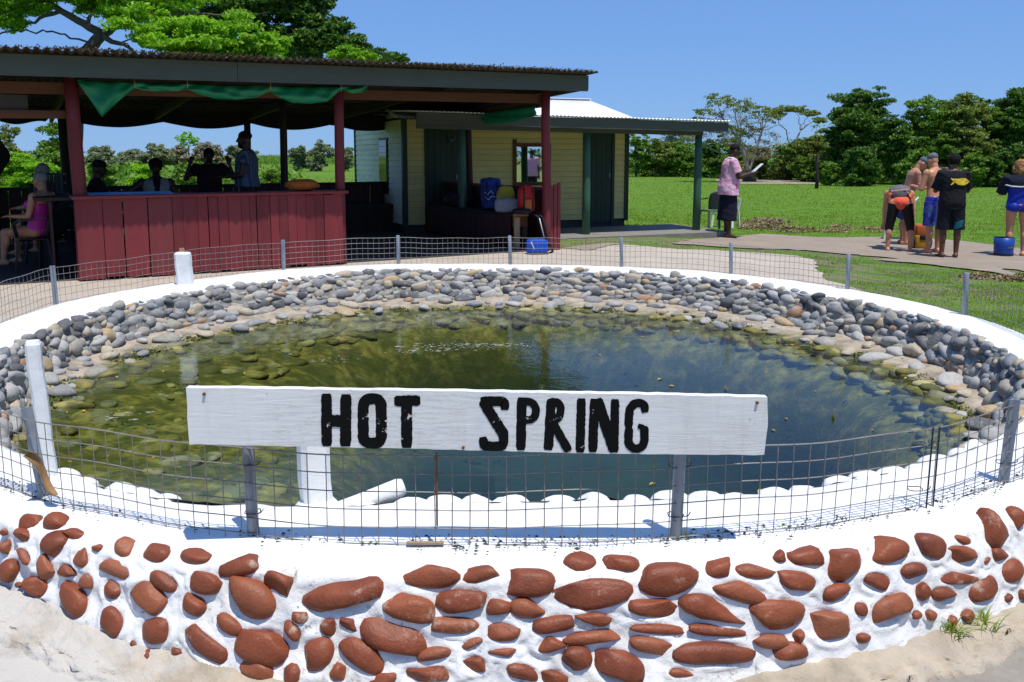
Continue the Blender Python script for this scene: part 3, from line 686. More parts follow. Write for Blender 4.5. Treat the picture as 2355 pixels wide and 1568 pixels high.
# broken sunlit reflection lines on the water, built as pale flakes
SV = []; SF = []; k0 = 0
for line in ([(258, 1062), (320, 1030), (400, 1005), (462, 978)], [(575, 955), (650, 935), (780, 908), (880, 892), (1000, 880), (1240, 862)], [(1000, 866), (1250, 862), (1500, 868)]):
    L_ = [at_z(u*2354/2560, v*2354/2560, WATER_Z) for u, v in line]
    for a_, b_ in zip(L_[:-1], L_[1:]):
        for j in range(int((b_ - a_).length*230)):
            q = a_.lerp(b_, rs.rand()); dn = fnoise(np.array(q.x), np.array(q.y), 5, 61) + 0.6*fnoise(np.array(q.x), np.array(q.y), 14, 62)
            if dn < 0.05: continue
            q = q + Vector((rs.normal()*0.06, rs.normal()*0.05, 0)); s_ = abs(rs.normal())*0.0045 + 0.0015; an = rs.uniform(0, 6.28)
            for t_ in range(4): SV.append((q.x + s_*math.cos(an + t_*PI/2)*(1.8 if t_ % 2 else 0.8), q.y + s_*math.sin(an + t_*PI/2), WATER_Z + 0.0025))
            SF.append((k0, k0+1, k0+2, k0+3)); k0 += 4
M['glint_flakes'] = simple('glint_flakes', (0.30, 0.29, 0.24), 0.8, 0.3, 20, 0, space='World')
tag(raw('glint_flakes', np.array(SV), np.array(SF), M['glint_flakes']), kind='stuff')

# crumbs of soil and grit caught along the foot of the fence
CV = []; CF = []; k0 = 0
for k in range(1500):
    p_ = R(rs.uniform(-124, -52)); r_ = float(R_FENCE(p_)) + rs.normal()*0.022 + 0.012
    if fnoise(np.array(p_*9), np.array(r_), 1.7, 71) < 0.0 and rs.rand() < 0.75: continue
    q = pol(p_, r_, 0.002 - 0.12*max(0, r_ - float(R_FENCE(p_)) - 0.05)); s_ = abs(rs.normal())*0.0022 + 0.0008; an = rs.uniform(0, 6.28)
    P3 = [np.array((q.x + s_*math.cos(an + t_*2.1)*rs.uniform(0.6, 2.2), q.y + s_*math.sin(an + t_*2.1), q.z)) for t_ in range(3)]; CV += P3 + [np.mean(P3, 0) + np.array((0, 0, s_*0.9))]
    CF += [(k0, k0+1, k0+3), (k0+1, k0+2, k0+3), (k0+2, k0, k0+3)]; k0 += 4
tag(raw('grit', np.array(CV), np.array(CF), simple('grit', (0.07, 0.06, 0.045), 0.95, 0.5, 20, 0, space='World')), kind='stuff')
# ---------------------------------------------------------------- wire fence on the rim
fence = empty('wire_fence', (PC[0], PC[1], 0), 0, 'low welded wire mesh fence on short grey steel posts around the pool rim', 'fence')
POSTS = [167.6, 128.3, 109, 88.9, 68.2, 48.8, 27.2, 5.8, -15, -37, -58.2, -80.4, -102, -116.3, -138, -160, -176]
CH = [1, 7, 10, 13]      # pickets with a folded profile
for i, d in enumerate(POSTS):
    p_ = R(d); r_ = float(R_FENCE(p_)); front = -110 < d < -70
    hgt = 0.40 if front else 0.275
    base = Vector((r_*math.cos(p_), r_*math.sin(p_), -0.03))
    lean = Vector((random.uniform(-0.012, 0.012), random.uniform(-0.012, 0.012), 0))
    if d == -116.3: lean = Vector((-0.05, 0.02, 0))
    top = base + Vector((0, 0, hgt + 0.03)) + lean
    mb = MB()
    if d in (-58.2, -116.3, 128.3, 167.6):
        for a in (0.4, 2.5, 4.6):
            q = Vector((math.cos(p_ + a), math.sin(p_ + a), 0)); mb.bar(base + q*0.0105, top + q*0.0105, 0.019, 0.004, up=(-q.y, q.x, 0))
        mb.tube([base, top], 0.005, 6)
        mb.build('post', M['steel'], fence)
    else:
        mb.tube([base, top, top + Vector((0, 0, 0.002))], [0.0165, 0.0165, 0.014], 14); mb.build('post', M['steel'], fence, True)
ang = sorted([(d + 360) % 360 for d in POSTS]); ang.append(ang[0] + 360)
def fw(p_, z, k=0.019):
    r_ = float(R_FENCE(p_)) + k + 0.004*math.sin(p_*37) + z*0.03*math.sin(p_*9)
    return Vector((r_*math.cos(p_), r_*math.sin(p_), z + 0.006*math.sin(p_*13 + 1) + 0.003*math.sin(p_*41)))
for a0, a1 in zip(ang[:-1], ang[1:]):
    p0, p1 = R(a0), R(a1); n = max(2, int((p1 - p0)*3.12/0.05 + 0.5)); mb = MB()
    for z in (0.25, 0.20, 0.15, 0.10, 0.05, 0.004):
        mb.tube([fw(p0 + (p1 - p0)*k/(2*n), z) for k in range(2*n + 1)], 0.0017 if z < 0.24 else 0.0021, 4)
    for k in range(n):
        p_ = p0 + (p1 - p0)*(k + 0.5)/n + random.uniform(-0.0008, 0.0008); jit = random.uniform(-0.006, 0.004)
        mb.tube([fw(p_ + jit*(j == 2)*0.1, z, 0.0225) for j, z in enumerate((0.252, 0.12, -0.012))], 0.0015, 4)
    tag(mb.build('mesh_panel', M['wire'], fence), kind='stuff')
# ties of twisted wire on the posts and a doubled lap
for d in (-80.4, -58.2, -102, -66.0):
    p_ = R(d); mb = MB()
    for z in (0.20, 0.06):
        c0 = fw(p_, z, 0.0)
        mb.tube([c0 + Vector((0.022*math.cos(t), 0.022*math.sin(t), 0.002*math.sin(3*t))) for t in np.linspace(0, 2*PI, 10)], 0.0015, 4)
        mb.tube([c0 + Vector((0.02, -0.015, 0)), c0 + Vector((0.03, -0.025, 0.008)), c0 + Vector((0.036, -0.02, 0.016))], 0.0014, 4)
    mb.build('tie_wire', M['black_wire'], fence)
mb = MB()
for dp in (0, 0.009):
    mb.tube([fw(R(-65.6) + dp, z, 0.026) for z in (0.255, 0.12, -0.01)], 0.0026, 5)
mb.build('lap_wire', M['black_wire'], fence)
mb = MB(); mb.tube([fw(R(-92.4), z, 0.026) for z in (0.262, 0.12, 0.06)], 0.0028, 5); mb.build('rusty_wire', M['rust'], fence)

# ---------------------------------------------------------------- sign board
sign = empty('sign_board', (0, 2.2, 0.25), 0, 'long white painted plank lettered HOT SPRING on the wire fence', 'sign')
YS = 2.200
def on_sign(u, v, y=YS):
    d = ray(u, v); t = y/d[1]; return Vector((d[0]*t, 0.0, CAMH + d[2]*t - 0.25))
out = []
cn = [(427, 891), (1000, 899), (1400, 905), (1765, 913), (1764, 980), (1757, 1046), (1400, 1043), (1000, 1033), (435, 1021), (431, 960)]
rs2 = random.Random(5)
for i in range(len(cn)):
    a, b_ = cn[i], cn[(i+1) % len(cn)]; n = max(2, int(math.dist(a, b_)/22))
    for k in range(n):
        t = k/n; out.append((a[0] + (b_[0]-a[0])*t + rs2.uniform(-1.0, 1.0), a[1] + (b_[1]-a[1])*t + rs2.uniform(-0.9, 0.9)))
fr = [on_sign(u, v) for u, v in out]; n = len(fr)
V = fr + [p + Vector((0, 0.024, 0)) for p in fr]
Fc = [tuple(range(n))[::-1], tuple(range(n, 2*n))] + [(i, (i+1) % n, n + (i+1) % n, n + i) for i in range(n)]
def sign_mat():
    m, nt, b = newmat('sign_paint'); co = coords(nt, 'World'); cs = coords(nt, 'World', (1.2, 1, 16))
    n1 = noise(nt, cs, 5, 7, 0.7, 0.6); n2 = noise(nt, co, 30, 6, 0.7); n3 = noise(nt, co, 7, 6, 0.7)
    a = mix(nt, ramp(nt, n3, [(0.45, (0,)*3), (0.7, (0.5,)*3)]), (0.80, 0.79, 0.76), (0.66, 0.645, 0.60))
    a = mix(nt, ramp(nt, n2, [(0.64, (0,)*3), (0.72, (0.8,)*3)]), a, (0.25, 0.22, 0.17))
    n7 = noise(nt, coords(nt, 'World', (14, 1, 1.5)), 2.5, 6, 0.65); a = mix(nt, ramp(nt, n7, [(0.5, (0,)*3), (0.75, (0.35,)*3)]), a, (0.52, 0.50, 0.44))
    crack = ramp(nt, n1, [(0.488, (0,)*3), (0.495, (0.55,)*3), (0.502, (0.55,)*3), (0.509, (0,)*3)])
    n5 = noise(nt, co, 3.0, 2, 0.5); gate = ramp(nt, n5, [(0.46, (0,)*3), (0.56, (1,)*3)])
    cg = mix(nt, 1.0, crack, gate, 'MULTIPLY')
    a = mix(nt, cg, a, (0.20, 0.15, 0.10))
    nt.links.new(a, b.inputs['Base Color']); b.inputs['Roughness'].default_value = 0.6
    bump(nt, b, n1, 0.3, 0.004); return m
me = bpy.data.meshes.new('board'); me.from_pydata([tuple(v) for v in V], [], Fc)
bm = bmesh.new(); bm.from_mesh(me); bmesh.ops.triangulate(bm, faces=[f for f in bm.faces if len(f.verts) > 4]); bmesh.ops.recalc_face_normals(bm, faces=bm.faces[:]); bm.to_mesh(me); bm.free()
link('board', me, sign_mat(), sign)
def ink_mat():
    m, nt, b = newmat('black_ink'); co = coords(nt, 'World')
    n2 = noise(nt, co, 32, 6, 0.7)
    a = mix(nt, ramp(nt, n2, [(0.64, (0,)*3), (0.66, (1,)*3)]), (0.004, 0.004, 0.004), (0.68, 0.67, 0.64))
    nt.links.new(a, b.inputs['Base Color']); b.inputs['Roughness'].default_value = 0.75; b.inputs['Specular IOR Level'].default_value = 0.15; return m
INK = ink_mat()
LET = {
 'H': [([(591, 72), (592, 240)], 42), ([(667, 76), (666, 240)], 44), ([(592, 160), (666, 160)], 48)],
 'O': [([(735, 92), (735, 230), (752, 247), (790, 247), (806, 230), (806, 92), (790, 73), (752, 73), (735, 92)], 44)],
 'T': [([(876, 82), (940, 80)], 42), ([(905, 90), (906, 246)], 44)],
 'S': [([(1290, 100), (1290, 84), (1212, 82)], 38), ([(1213, 96), (1282, 206)], 42), ([(1283, 206), (1288, 240), (1278, 260), (1210, 259), (1207, 240)], 38)],
 'P': [([(1357, 85), (1354, 258)], 38), ([(1357, 83), (1393, 84), (1413, 106), (1412, 138), (1396, 156), (1360, 156)], 31)],
 'R': [([(1472, 92), (1462, 257)], 38), ([(1474, 86), (1498, 86), (1511, 106), (1506, 142), (1478, 168)], 32), ([(1482, 172), (1534, 266)], 34)],
 'I': [([(1591, 88), (1586, 268)], 36)],
 'N': [([(1642, 90), (1636, 266)], 37), ([(1658, 92), (1716, 262)], 44), ([(1723, 90), (1720, 268)], 34)],
 'G': [([(1840, 112), (1836, 92), (1802, 90), (1780, 112), (1777, 172)], 34), ([(1777, 200), (1776, 252), (1800, 272), (1828, 264), (1840, 238), (1838, 196)], 34), ([(1838, 190), (1822, 182)], 22)],
}
def ribbon(pts, w):
    closed = pts[0] == pts[-1]; P = [Vector((x, y)) for x, y in pts]
    if closed: P = P[:-1]
    else:
        P[0] = P[0] + (P[0]-P[1]).normalized()*w*0.46; P[-1] = P[-1] + (P[-1]-P[-2]).normalized()*w*0.46
    # round the corners
    Q = []
    n_ = len(P)
    for i, p in enumerate(P):
        if not closed and i in (0, n_ - 1): Q.append(p); continue
        a, b_ = P[i-1], P[(i+1) % n_]; r_ = min(12, (p-a).length/2.2, (b_-p).length/2.2)
        s0 = p + (a-p).normalized()*r_; s1 = p + (b_-p).normalized()*r_
        for t in (0, 0.33, 0.67, 1): Q.append(s0*(1-t)**2 + p*2*t*(1-t) + s1*t*t)
    # resample
    S_ = []
    m_ = len(Q)
    for i in range(m_ if closed else m_ - 1):
        a, b_ = Q[i], Q[(i+1) % m_]; k = max(1, int((b_-a).length/9))
        S_ += [a + (b_-a)*j/k for j in range(k)]
    if not closed: S_.append(Q[-1])
    L_, R_ = [], []
    for i, p in enumerate(S_):
        a = S_[i-1] if (closed or i) else p; b_ = S_[(i+1) % len(S_)] if (closed or i < len(S_)-1) else p
        d = (b_-a).normalized(); nn = Vector((-d.y, d.x)); j1 = rs2.uniform(-1.3, 1.3); j2 = rs2.uniform(-1.3, 1.3); e = 1.0
        if not closed:
            k = min(i, len(S_)-1-i); e = (0.72, 0.93, 1)[min(k, 2)]
        L_.append(p + nn*(w/2*e + j1)); R_.append(p - nn*(w/2*e + j2))
    return L_, R_, closed
for word in ('HOT', 'SPRING'):
    for ch in word:
        V = []; Fc = []
        for si, (pts, w) in enumerate(LET[ch]):
            L_, R_, closed = ribbon(pts, w); n0 = len(V); m_ = len(L_)
            y = YS - 0.0010 - 0.00035*si
            for l, r_ in zip(L_, R_):
                for q in (l, r_):
                    p = on_sign((440 + q.x/1.57)*2354/2560, (950 + q.y/1.57)*2354/2560, YS); p.y = y - YS; V.append(p)
            for i in range(m_ if closed else m_ - 1):
                j = (i+1) % m_; Fc.append((n0+2*i, n0+2*i+1, n0+2*j+1, n0+2*j))
        raw('letter', V, Fc, INK, sign)
mb = MB()
for u, v in ((1065, 1028), (470, 905), (1740, 925)):
    p = on_sign(u, v); mb.tube([p + Vector((0, -0.006, 0)), p + Vector((0, 0.01, 0))], 0.004, 8)
mb.build('nail', M['rust'], sign)

# ---------------------------------------------------------------- white posts and bits on the rim
def white_post(label, phi, r_, h, w, d, lean=(0, 0), zrot=0.0):
    q = pol(R(phi), r_, -0.05); t = empty('white_post', q, zrot, label, 'post', 'white posts standing on the pool rim')
    mb = MB(); lx, ly = lean
    n = 6; V = []
    for k in range(n + 1):
        z = h*k/n; x = lx*z; y = ly*z; j = 0.002*math.sin(k*2.1 + phi); c = 0.18*w
        for px, py in ((-w/2+c, -d/2), (w/2-c, -d/2), (w/2, -d/2+c), (w/2, d/2-c), (w/2-c, d/2), (-w/2+c, d/2), (-w/2, d/2-c), (-w/2, -d/2+c)): V.append((px + x + j, py + y, z))
    Fc = [tuple(range(8))[::-1]] + [(k*8 + i, k*8 + (i+1) % 8, (k+1)*8 + (i+1) % 8, (k+1)*8 + i) for k in range(n) for i in range(8)]
    V += [(lx*h + px*0.8*w, ly*h + py*0.8*d, h + 0.012) for px, py in ((-.4, -.5), (.4, -.5), (.5, -.3), (.5, .4), (.3, .5), (-.4, .5), (-.5, .3), (-.5, -.3))]
    k = n; Fc += [(k*8 + i, k*8 + (i+1) % 8, (k+1)*8 + (i+1) % 8, (k+1)*8 + i) for i in range(8)] + [tuple(range((k+1)*8, (k+2)*8))]
    mb.add(V, Fc); mb.build('shaft', M['white_paint'], t)
    mb = MB(); mb.tube([(0, 0, -0.02), (0, 0, 0.03), (0, 0, 0.055)], [w*0.9, w*0.8, w*0.55], 10); mb.build('foot', M['white_paint'], t, True)
white_post('short square white post standing on the far left of the pool rim', 147.5, 3.06, 0.30, 0.12, 0.10, (-0.05, 0))
white_post('tall slim white post leaning at the left edge of the pool', -119.0, 2.98, 0.49, 0.044, 0.045, (-0.05, 0.0), 0.35)
white_post('wide white post half hidden under the HOT SPRING sign', -100.6, 2.86, 0.33, 0.088, 0.08, (-0.03, 0.02), 0.5)
t = empty('white_peg', (-0.42, 2.60, -0.02), 0, 'white painted round wooden stub lying beside the wide white post', 'wooden stub')
mb = MB(); mb.tube([(-0.13, -0.02, -0.035), (-0.06, 0.0, -0.02), (0.06, 0.05, 0.012), (0.075, 0.056, 0.016)], [0.026, 0.030, 0.031, 0.025], 16); mb.build('stub', M['white_paint'], t, True)
t = empty('wood_slat', pol(R(-93), 3.13, 0.004), 0, 'thin weathered wooden slat lying under the mesh below the sign', 'slat')
mb = MB(); mb.box((-0.05, -0.006, 0), (0.05, 0.006, 0.006)); mb.build('slat', M['raw_wood'], t)
# curled dead leaf on the left mesh
M['brown_leaf'] = simple('brown_leaf', (0.30, 0.17, 0.07), 0.6, 0.35, 10, 0.2, 0.003)
V = []; Fc = []
for i in range(9):
    t_ = i/8
    for j in range(5):
        s_ = (j-2)/2; w_ = 0.028*math.sin(PI*min(1, t_*0.9 + 0.08)); V.append((0.12*t_ - 0.06, -0.018*abs(s_)*math.cos(t_*4) + 0.01*math.sin(t_*6), 0.055 - 0.11*t_ + w_*s_ + 0.012*math.sin(t_*7)))
for i in range(8):
    for j in range(4): a = i*5 + j; Fc.append((a, a+5, a+6, a+1))
o = raw('dead_leaf', V, Fc, M['brown_leaf'], None, True); o.location = pol(R(-115.2), 3.145, 0.09); o.rotation_euler = (0, 0.2, -0.35); tag(o, 'large curled brown dead leaf caught on the mesh at the left', 'leaf')

# ---------------------------------------------------------------- open shelter
KO = Vector((-5.01, 10.1, -0.42)); KR = R(30)
shelter = empty('open_shelter', KO, KR, 'open sided maroon bar shelter with dark green fascia and mossy corrugated roof', 'shelter')
KM = Matrix.Translation(KO) @ Matrix.Rotation(KR, 4, 'Z'); KI = KM.inverted()
def K(a, b, z): return KM @ Vector((a, b, z))
def hitK(u, v, axis, val):
    """where the sight line through a survey point meets the shelter plane a=val or b=val (shelter metres)"""
    o_ = KI @ Vector((0, 0, CAMH)); d_ = (KI.to_3x3() @ Vector(ray(u, v))); t_ = (val - o_[axis])/d_[axis]; return o_ + d_*t_
def S_box(name, lo, hi, mat, parent=shelter, bevel=0.0):
    return MB().box(lo, hi).build(name, mat, parent, False, bevel)
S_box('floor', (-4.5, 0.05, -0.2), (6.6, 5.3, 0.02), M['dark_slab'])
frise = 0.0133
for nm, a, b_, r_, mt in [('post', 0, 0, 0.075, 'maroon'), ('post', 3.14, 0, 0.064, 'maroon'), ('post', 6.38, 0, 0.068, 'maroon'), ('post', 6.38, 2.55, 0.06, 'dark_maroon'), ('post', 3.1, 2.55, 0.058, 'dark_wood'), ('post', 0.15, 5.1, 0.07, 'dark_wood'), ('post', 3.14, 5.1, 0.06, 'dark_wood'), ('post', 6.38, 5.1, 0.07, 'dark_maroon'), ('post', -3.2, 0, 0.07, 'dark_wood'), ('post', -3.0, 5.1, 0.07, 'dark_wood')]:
    mb = MB(); top = 2.42 - 0.055*(b_ + 0.5) + frise*a
    mb.tube([(a + 0.01*math.sin(k + a), b_ + 0.008*math.cos(k*1.7), -0.05 + (top + 0.05)*k/5) for k in range(6)], [r_*(1.04 - 0.015*k) for k in range(6)], 14); mb.build(nm, M[mt], shelter, True)
# fascia in two lengths, butt jointed
aj = hitK(545, 150, 1, -0.52).x
for a0, a1 in ((-4.2, aj - 0.003), (aj + 0.003, 6.77)):
    MB().add([(a0, -0.53, 2.30 + frise*a0), (a1, -0.53, 2.30 + frise*a1), (a1, -0.50, 2.30 + frise*a1), (a0, -0.50, 2.30 + frise*a0), (a0, -0.53, 2.525 + frise*a0), (a1, -0.53, 2.525 + frise*a1), (a1, -0.50, 2.525 + frise*a1), (a0, -0.50, 2.525 + frise*a0)],
        [(3,2,1,0),(4,5,6,7),(0,1,5,4),(1,2,6,5),(2,3,7,6),(3,0,4,7)]).build('fascia_board', M['fascia_green'], shelter)
def roofz(a, b_): return 2.535 + frise*a - 0.055*(b_ + 0.5)
# side barge board at the right end
MB().add([(6.77, -0.497, roofz(6.77, -.5) - .21), (6.77, 5.7, roofz(6.77, 5.7) - .14), (6.80, 5.7, roofz(6.77, 5.7) - .14), (6.80, -0.497, roofz(6.77, -.5) - .21), (6.77, -0.497, roofz(6.77, -.5) - .012), (6.77, 5.7, roofz(6.77, 5.7) - .012), (6.80, 5.7, roofz(6.77, 5.7) - .012), (6.80, -0.497, roofz(6.77, -.5) - .012)], [(3,2,1,0),(4,5,6,7),(0,1,5,4),(1,2,6,5),(2,3,7,6),(3,0,4,7)]).build('barge_board', M['fascia_green'], shelter)
def corrugated(name, x0, x1, y0, y1, zf, lam, amp, mat, parent, ny=6, edge=0.0, seed=1):
    nx = int((x1 - x0)/lam*6) + 2; xs_ = np.linspace(x0, x1, nx); ys_ = np.linspace(y0, y1, ny); X_, Y_ = np.meshgrid(xs_, ys_)
    Z_ = zf(X_, Y_) + amp*np.sin(2*PI*X_/lam) + amp
    Yj = Y_.copy()
    if edge: Yj[0] -= edge*fnoise(xs_, xs_*0, 5, seed) + 0.4*edge*fnoise(xs_, xs_*0, 21, seed + 1)
    Z_ = Z_ + 0.006*fnoise(X_, Y_, 3, seed)
    V = np.stack([X_.ravel(), Yj.ravel(), Z_.ravel()], 1); i = (np.arange(ny-1)[:, None]*nx + np.arange(nx-1)[None]).ravel()
    o = raw(name, V, np.stack([i, i+1, i+nx+1, i+nx], 1), mat, parent, True)
    md = o.modifiers.new('thickness', 'SOLIDIFY'); md.thickness = 0.004; md.offset = 1.0
    return o
for k in range(13):
    a0 = -4.2 + k*0.847
    corrugated('roof_sheet', a0 - 0.012, a0 + 0.859, -0.72, 5.75, lambda x, y: roofz(x, y) + 0.0, 0.094, 0.016, M['old_roof'], shelter, 6, 0.02, 50 + k)
# litter and moss on the front edge of the roof
rs3 = np.random.RandomState(9); V = []; Fc = []; n_ = 0
for k in range(15000):
    a = rs3.uniform(-4, 6.75); b_ = -0.71 + abs(rs3.normal())*0.12; dens = 0.35 + 0.65*sm(-1.5, 1.0, np.sin(a*1.7) + np.sin(a*4.3 + 1))
    if rs3.rand() > dens: continue
    z = roofz(a, b_) + 0.032 + abs(rs3.normal())*0.012; s = rs3.uniform(0.008, 0.026); d1 = rs3.normal(size=3); d2 = rs3.normal(size=3)
    q = np.array((a, b_, z)); V += [q + d1*s*0.5, q + d2*s*0.5, q - d1*s*0.3]; Fc.append((n_, n_+1, n_+2)); n_ += 3
M['litter'] = simple('litter', (0.075, 0.058, 0.028), 0.95, 0.6, 6, 0, space='World', dirt=(0.11, 0.13, 0.02), dirt_amt=0.9)
tag(raw('roof_litter', np.array(V), np.array(Fc), M['litter'], shelter), kind='stuff')
# frame under the roof
for a in (-3.2, -1.6, 0.0, 1.57, 3.14, 4.76, 6.38):
    MB().bar((a, -0.49, roofz(a, -0.49) - 0.14), (a, 5.6, roofz(a, 5.6) - 0.14), 0.05, 0.11).build('rafter', M['dark_wood'], shelter)
for b_ in (0.9, 1.9, 2.9, 3.9, 4.9):
    MB().bar((-4.1, b_, roofz(-4.1, b_) - 0.045), (6.7, b_, roofz(6.7, b_) - 0.045), 0.07, 0.06).build('purlin', M['dark_wood'], shelter)
MB().bar((-4.1, 0.11, roofz(-4.1, 0.1) - 0.285), (6.4, 0.11, roofz(6.4, 0.1) - 0.285), 0.05, 0.13).build('header_beam', M['beam_wood'], shelter)
MB().bar((-4.1, 0.11, roofz(-4.1, 0.1) - 0.58), (-0.08, 0.11, roofz(0, 0.1) - 0.58), 0.05, 0.09).build('header_beam', M['beam_wood'], shelter)
S_box('infill_panel', (-4.1, 0.12, roofz(-2, 0) - 0.53), (-0.45, 0.135, roofz(-2, 0) - 0.35), M['roof_under'])
MB().bar((-4.1, 5.1, 2.14), (6.4, 5.1, 2.16), 0.06, 0.14).build('back_beam', M['dark_wood'], shelter)
MB().bar((6.38, 0.1, 2.24), (6.38, 5.1, 2.09), 0.05, 0.12).build('side_beam', M['beam_wood'], shelter)
# counter: boards one by one
edges = [458, 577, 692, 830, 968, 1027, 1110, 1168, 1225, 1280, 1355, 1400, 1438, 1515, 1563, 1612, 1662, 1714, 1768, 1815, 1865, 1905]
aa = [hitK(x/2.24*2354/2560, 1250/2.24*2354/2560, 1, -0.09).x for x in edges]
aa[0] = -0.06; aa[-1] = 3.13
for i in range(len(aa) - 1):
    g = 0.006 if i in (1, 2, 3, 7, 12) else 0.0015
    z1 = 0.955 + random.uniform(-0.004, 0.004); db = random.uniform(-0.006, 0.006)
    o = S_box('counter_board', (aa[i] + g, -0.10 + db, 0.015 + random.uniform(0, 0.03)), (aa[i+1] - g, -0.08 + db, z1), M['maroon'], shelter, 0.002)
    o.rotation_euler = (random.uniform(-0.004, 0.004), random.uniform(-0.003, 0.003), 0)
S_box('peeled_board', (hitK(412, 570, 1, -0.12).x, -0.112, 0.02), (hitK(424, 570, 1, -0.12).x, -0.103, 0.34), M['raw_wood'])
S_box('counter_top', (-0.09, -0.15, 0.958), (3.2, 0.26, 0.995), M['maroon'], shelter, 0.006)
for z in (0.2, 0.8): S_box('counter_rail', (0.06, -0.077, z), (3.08, -0.04, z + 0.08), M['dark_maroon'])
S_box('side_counter_top', (-0.46, 0.27, 0.93), (-0.02, 3.2, 0.965), M['dark_wood'])
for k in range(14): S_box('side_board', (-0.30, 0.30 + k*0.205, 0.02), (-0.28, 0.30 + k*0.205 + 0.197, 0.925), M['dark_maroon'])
# low back wall and right side wall
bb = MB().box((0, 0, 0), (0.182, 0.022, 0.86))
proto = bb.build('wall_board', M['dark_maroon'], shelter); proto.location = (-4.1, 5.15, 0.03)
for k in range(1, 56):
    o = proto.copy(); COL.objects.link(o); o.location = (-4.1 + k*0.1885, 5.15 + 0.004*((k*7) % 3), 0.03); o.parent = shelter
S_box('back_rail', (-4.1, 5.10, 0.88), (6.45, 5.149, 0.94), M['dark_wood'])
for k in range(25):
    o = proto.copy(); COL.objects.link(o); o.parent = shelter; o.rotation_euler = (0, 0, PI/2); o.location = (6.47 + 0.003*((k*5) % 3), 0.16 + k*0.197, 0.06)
S_box('side_rail', (6.40, 0.12, 0.92), (6.445, 5.0, 0.97), M['maroon'])
for k in range(3):
    S_box('end_board', (6.475 + k*0.062, 0.02 - 0.008*k, 0.0), (6.475 + k*0.062 + 0.055, 0.045 - 0.008*k, 1.0 + 0.02*k), M['maroon'], shelter, 0.004)

# hanging cloths
def swag(name, top, bottom, depth_fn, mat, label, cat, nrow=9, to_world=None):
    V = []; n = len(top)
    for i in range(n):
        for j in range(nrow):
            t_ = j/(nrow-1); p = Vector(top[i])*(1-t_) + Vector(bottom[i])*t_; p = p + depth_fn(i, t_); V.append(to_world @ p if to_world else p)
    Fc = [(i*nrow + j, (i+1)*nrow + j, (i+1)*nrow + j + 1, i*nrow + j + 1) for i in range(n-1) for j in range(nrow-1)]
    V = [tuple(v) for v in V]
    o = raw(name, V, Fc, mat, None, True); md = o.modifiers.new('thickness', 'SOLIDIFY'); md.thickness = 0.004
    return tag(o, label, cat)
def z1(x, y): return hitK(x/2.24*2354/2560, y/2.24*2354/2560, 1, -0.11)
topc = [(430, 447), (760, 462), (1047, 470), (1510, 482), (1910, 488), (2060, 480)]
botc = [(430, 452), (500, 552), (570, 655), (660, 570), (752, 492), (800, 505), (880, 513), (1000, 509), (1047, 500), (1120, 528), (1200, 550), (1320, 558), (1430, 548), (1510, 512), (1560, 545), (1640, 574), (1740, 580), (1830, 568), (1900, 512), (1915, 505), (1960, 522), (2030, 520), (2060, 498)]
NT = 150; xs_ = np.linspace(430, 2060, NT)
ty = np.interp(xs_, [p[0] for p in topc], [p[1] for p in topc]); by = np.interp(xs_, [p[0] for p in botc], [p[1] for p in botc])
ties = np.array([430, 752, 1047, 1510, 1905, 2060])
def dfold(i, t_):
    d = np.min(np.abs(ties - xs_[i])); k = min(1, d/120)
    return Vector((0, -0.05*math.sin(PI*t_)*k - 0.025*math.sin(t_*9 + 2.2*math.sin(xs_[i]*0.012))*t_*k - 0.012*math.sin(xs_[i]*0.05 + t_*5), 0))
swag('tarpaulin', [z1(x, y) for x, y in zip(xs_, ty)], [z1(x, y) for x, y in zip(xs_, by)], dfold, M['tarp'], 'green tarpaulin tied up in swags under the front fascia of the shelter', 'tarpaulin', 10, KM)
mb = MB()
for x in ties[1:5]:
    y = float(np.interp(x, [p[0] for p in topc], [p[1] for p in topc])); p0 = K(*z1(x, y - 22)); p1 = K(*z1(x, y + 26)); off = KM.to_3x3() @ Vector((0, -0.03, 0))
    mb.tube([p0 + off*0.5, (p0+p1)/2 + off*1.6, p1 + off*1.3], 0.006, 5)
o = mb.build('cord_ties', M['raw_wood'], None); tag(o, 'short cords tying the green tarpaulin up to the shelter beam', 'cord')
tb = [(b_, 2.22 - 0.03*b_) for b_ in np.linspace(0.15, 5.0, 60)]
def sag(b_): return 0.13 + 0.09*abs(math.sin(b_*1.15 + 0.2))
swag('tarpaulin', [(6.30, b_, z) for b_, z in tb], [(6.30, b_, z - sag(b_)) for b_, z in tb], lambda i, t_: Vector((-0.03*math.sin(t_*7 + i*0.2)*t_ - 0.03*math.sin(PI*t_), 0, 0)), M['tarp'], 'green tarpaulin rolled along the right side beam of the shelter', 'tarpaulin', 8, KM)
tb = [a for a in np.linspace(-0.75, 6.3, 110)]
def vz(a):
    if a < 0.2: return 1.98 - 0.03*math.sin(a*9) + 0.22*sm(-0.10, 0.05, a)
    k = (a - 0.2) % 1.5
    return 2.03 - 0.105*math.sin(PI*k/1.5)
swag('cloth_valance', [(a, 5.03, 2.24) for a in tb], [(a, 5.03, vz(a)) for a in tb], lambda i, t_: Vector((0, 0.03*math.sin(i*0.7)*t_, 0)), M['dark_tarp'], 'dark cloth hanging in scallops along the back of the shelter', 'cloth', 6, KM)
tz = np.linspace(0.3, 2.24, 40)
def ce(z): return -0.80 + 0.16*math.exp(-((z - 1.45)/0.22)**2) - 0.1*sm(1.3, 0.7, z)
swag('dark_curtain', [(-2.6, 4.98, z) for z in tz], [(ce(z), 4.98, z) for z in tz], lambda i, t_: Vector((0, 0.05*math.sin(t_*22), 0)), M['dark_tarp'], 'dark curtain hanging at the back left corner of the shelter', 'curtain', 26, KM)

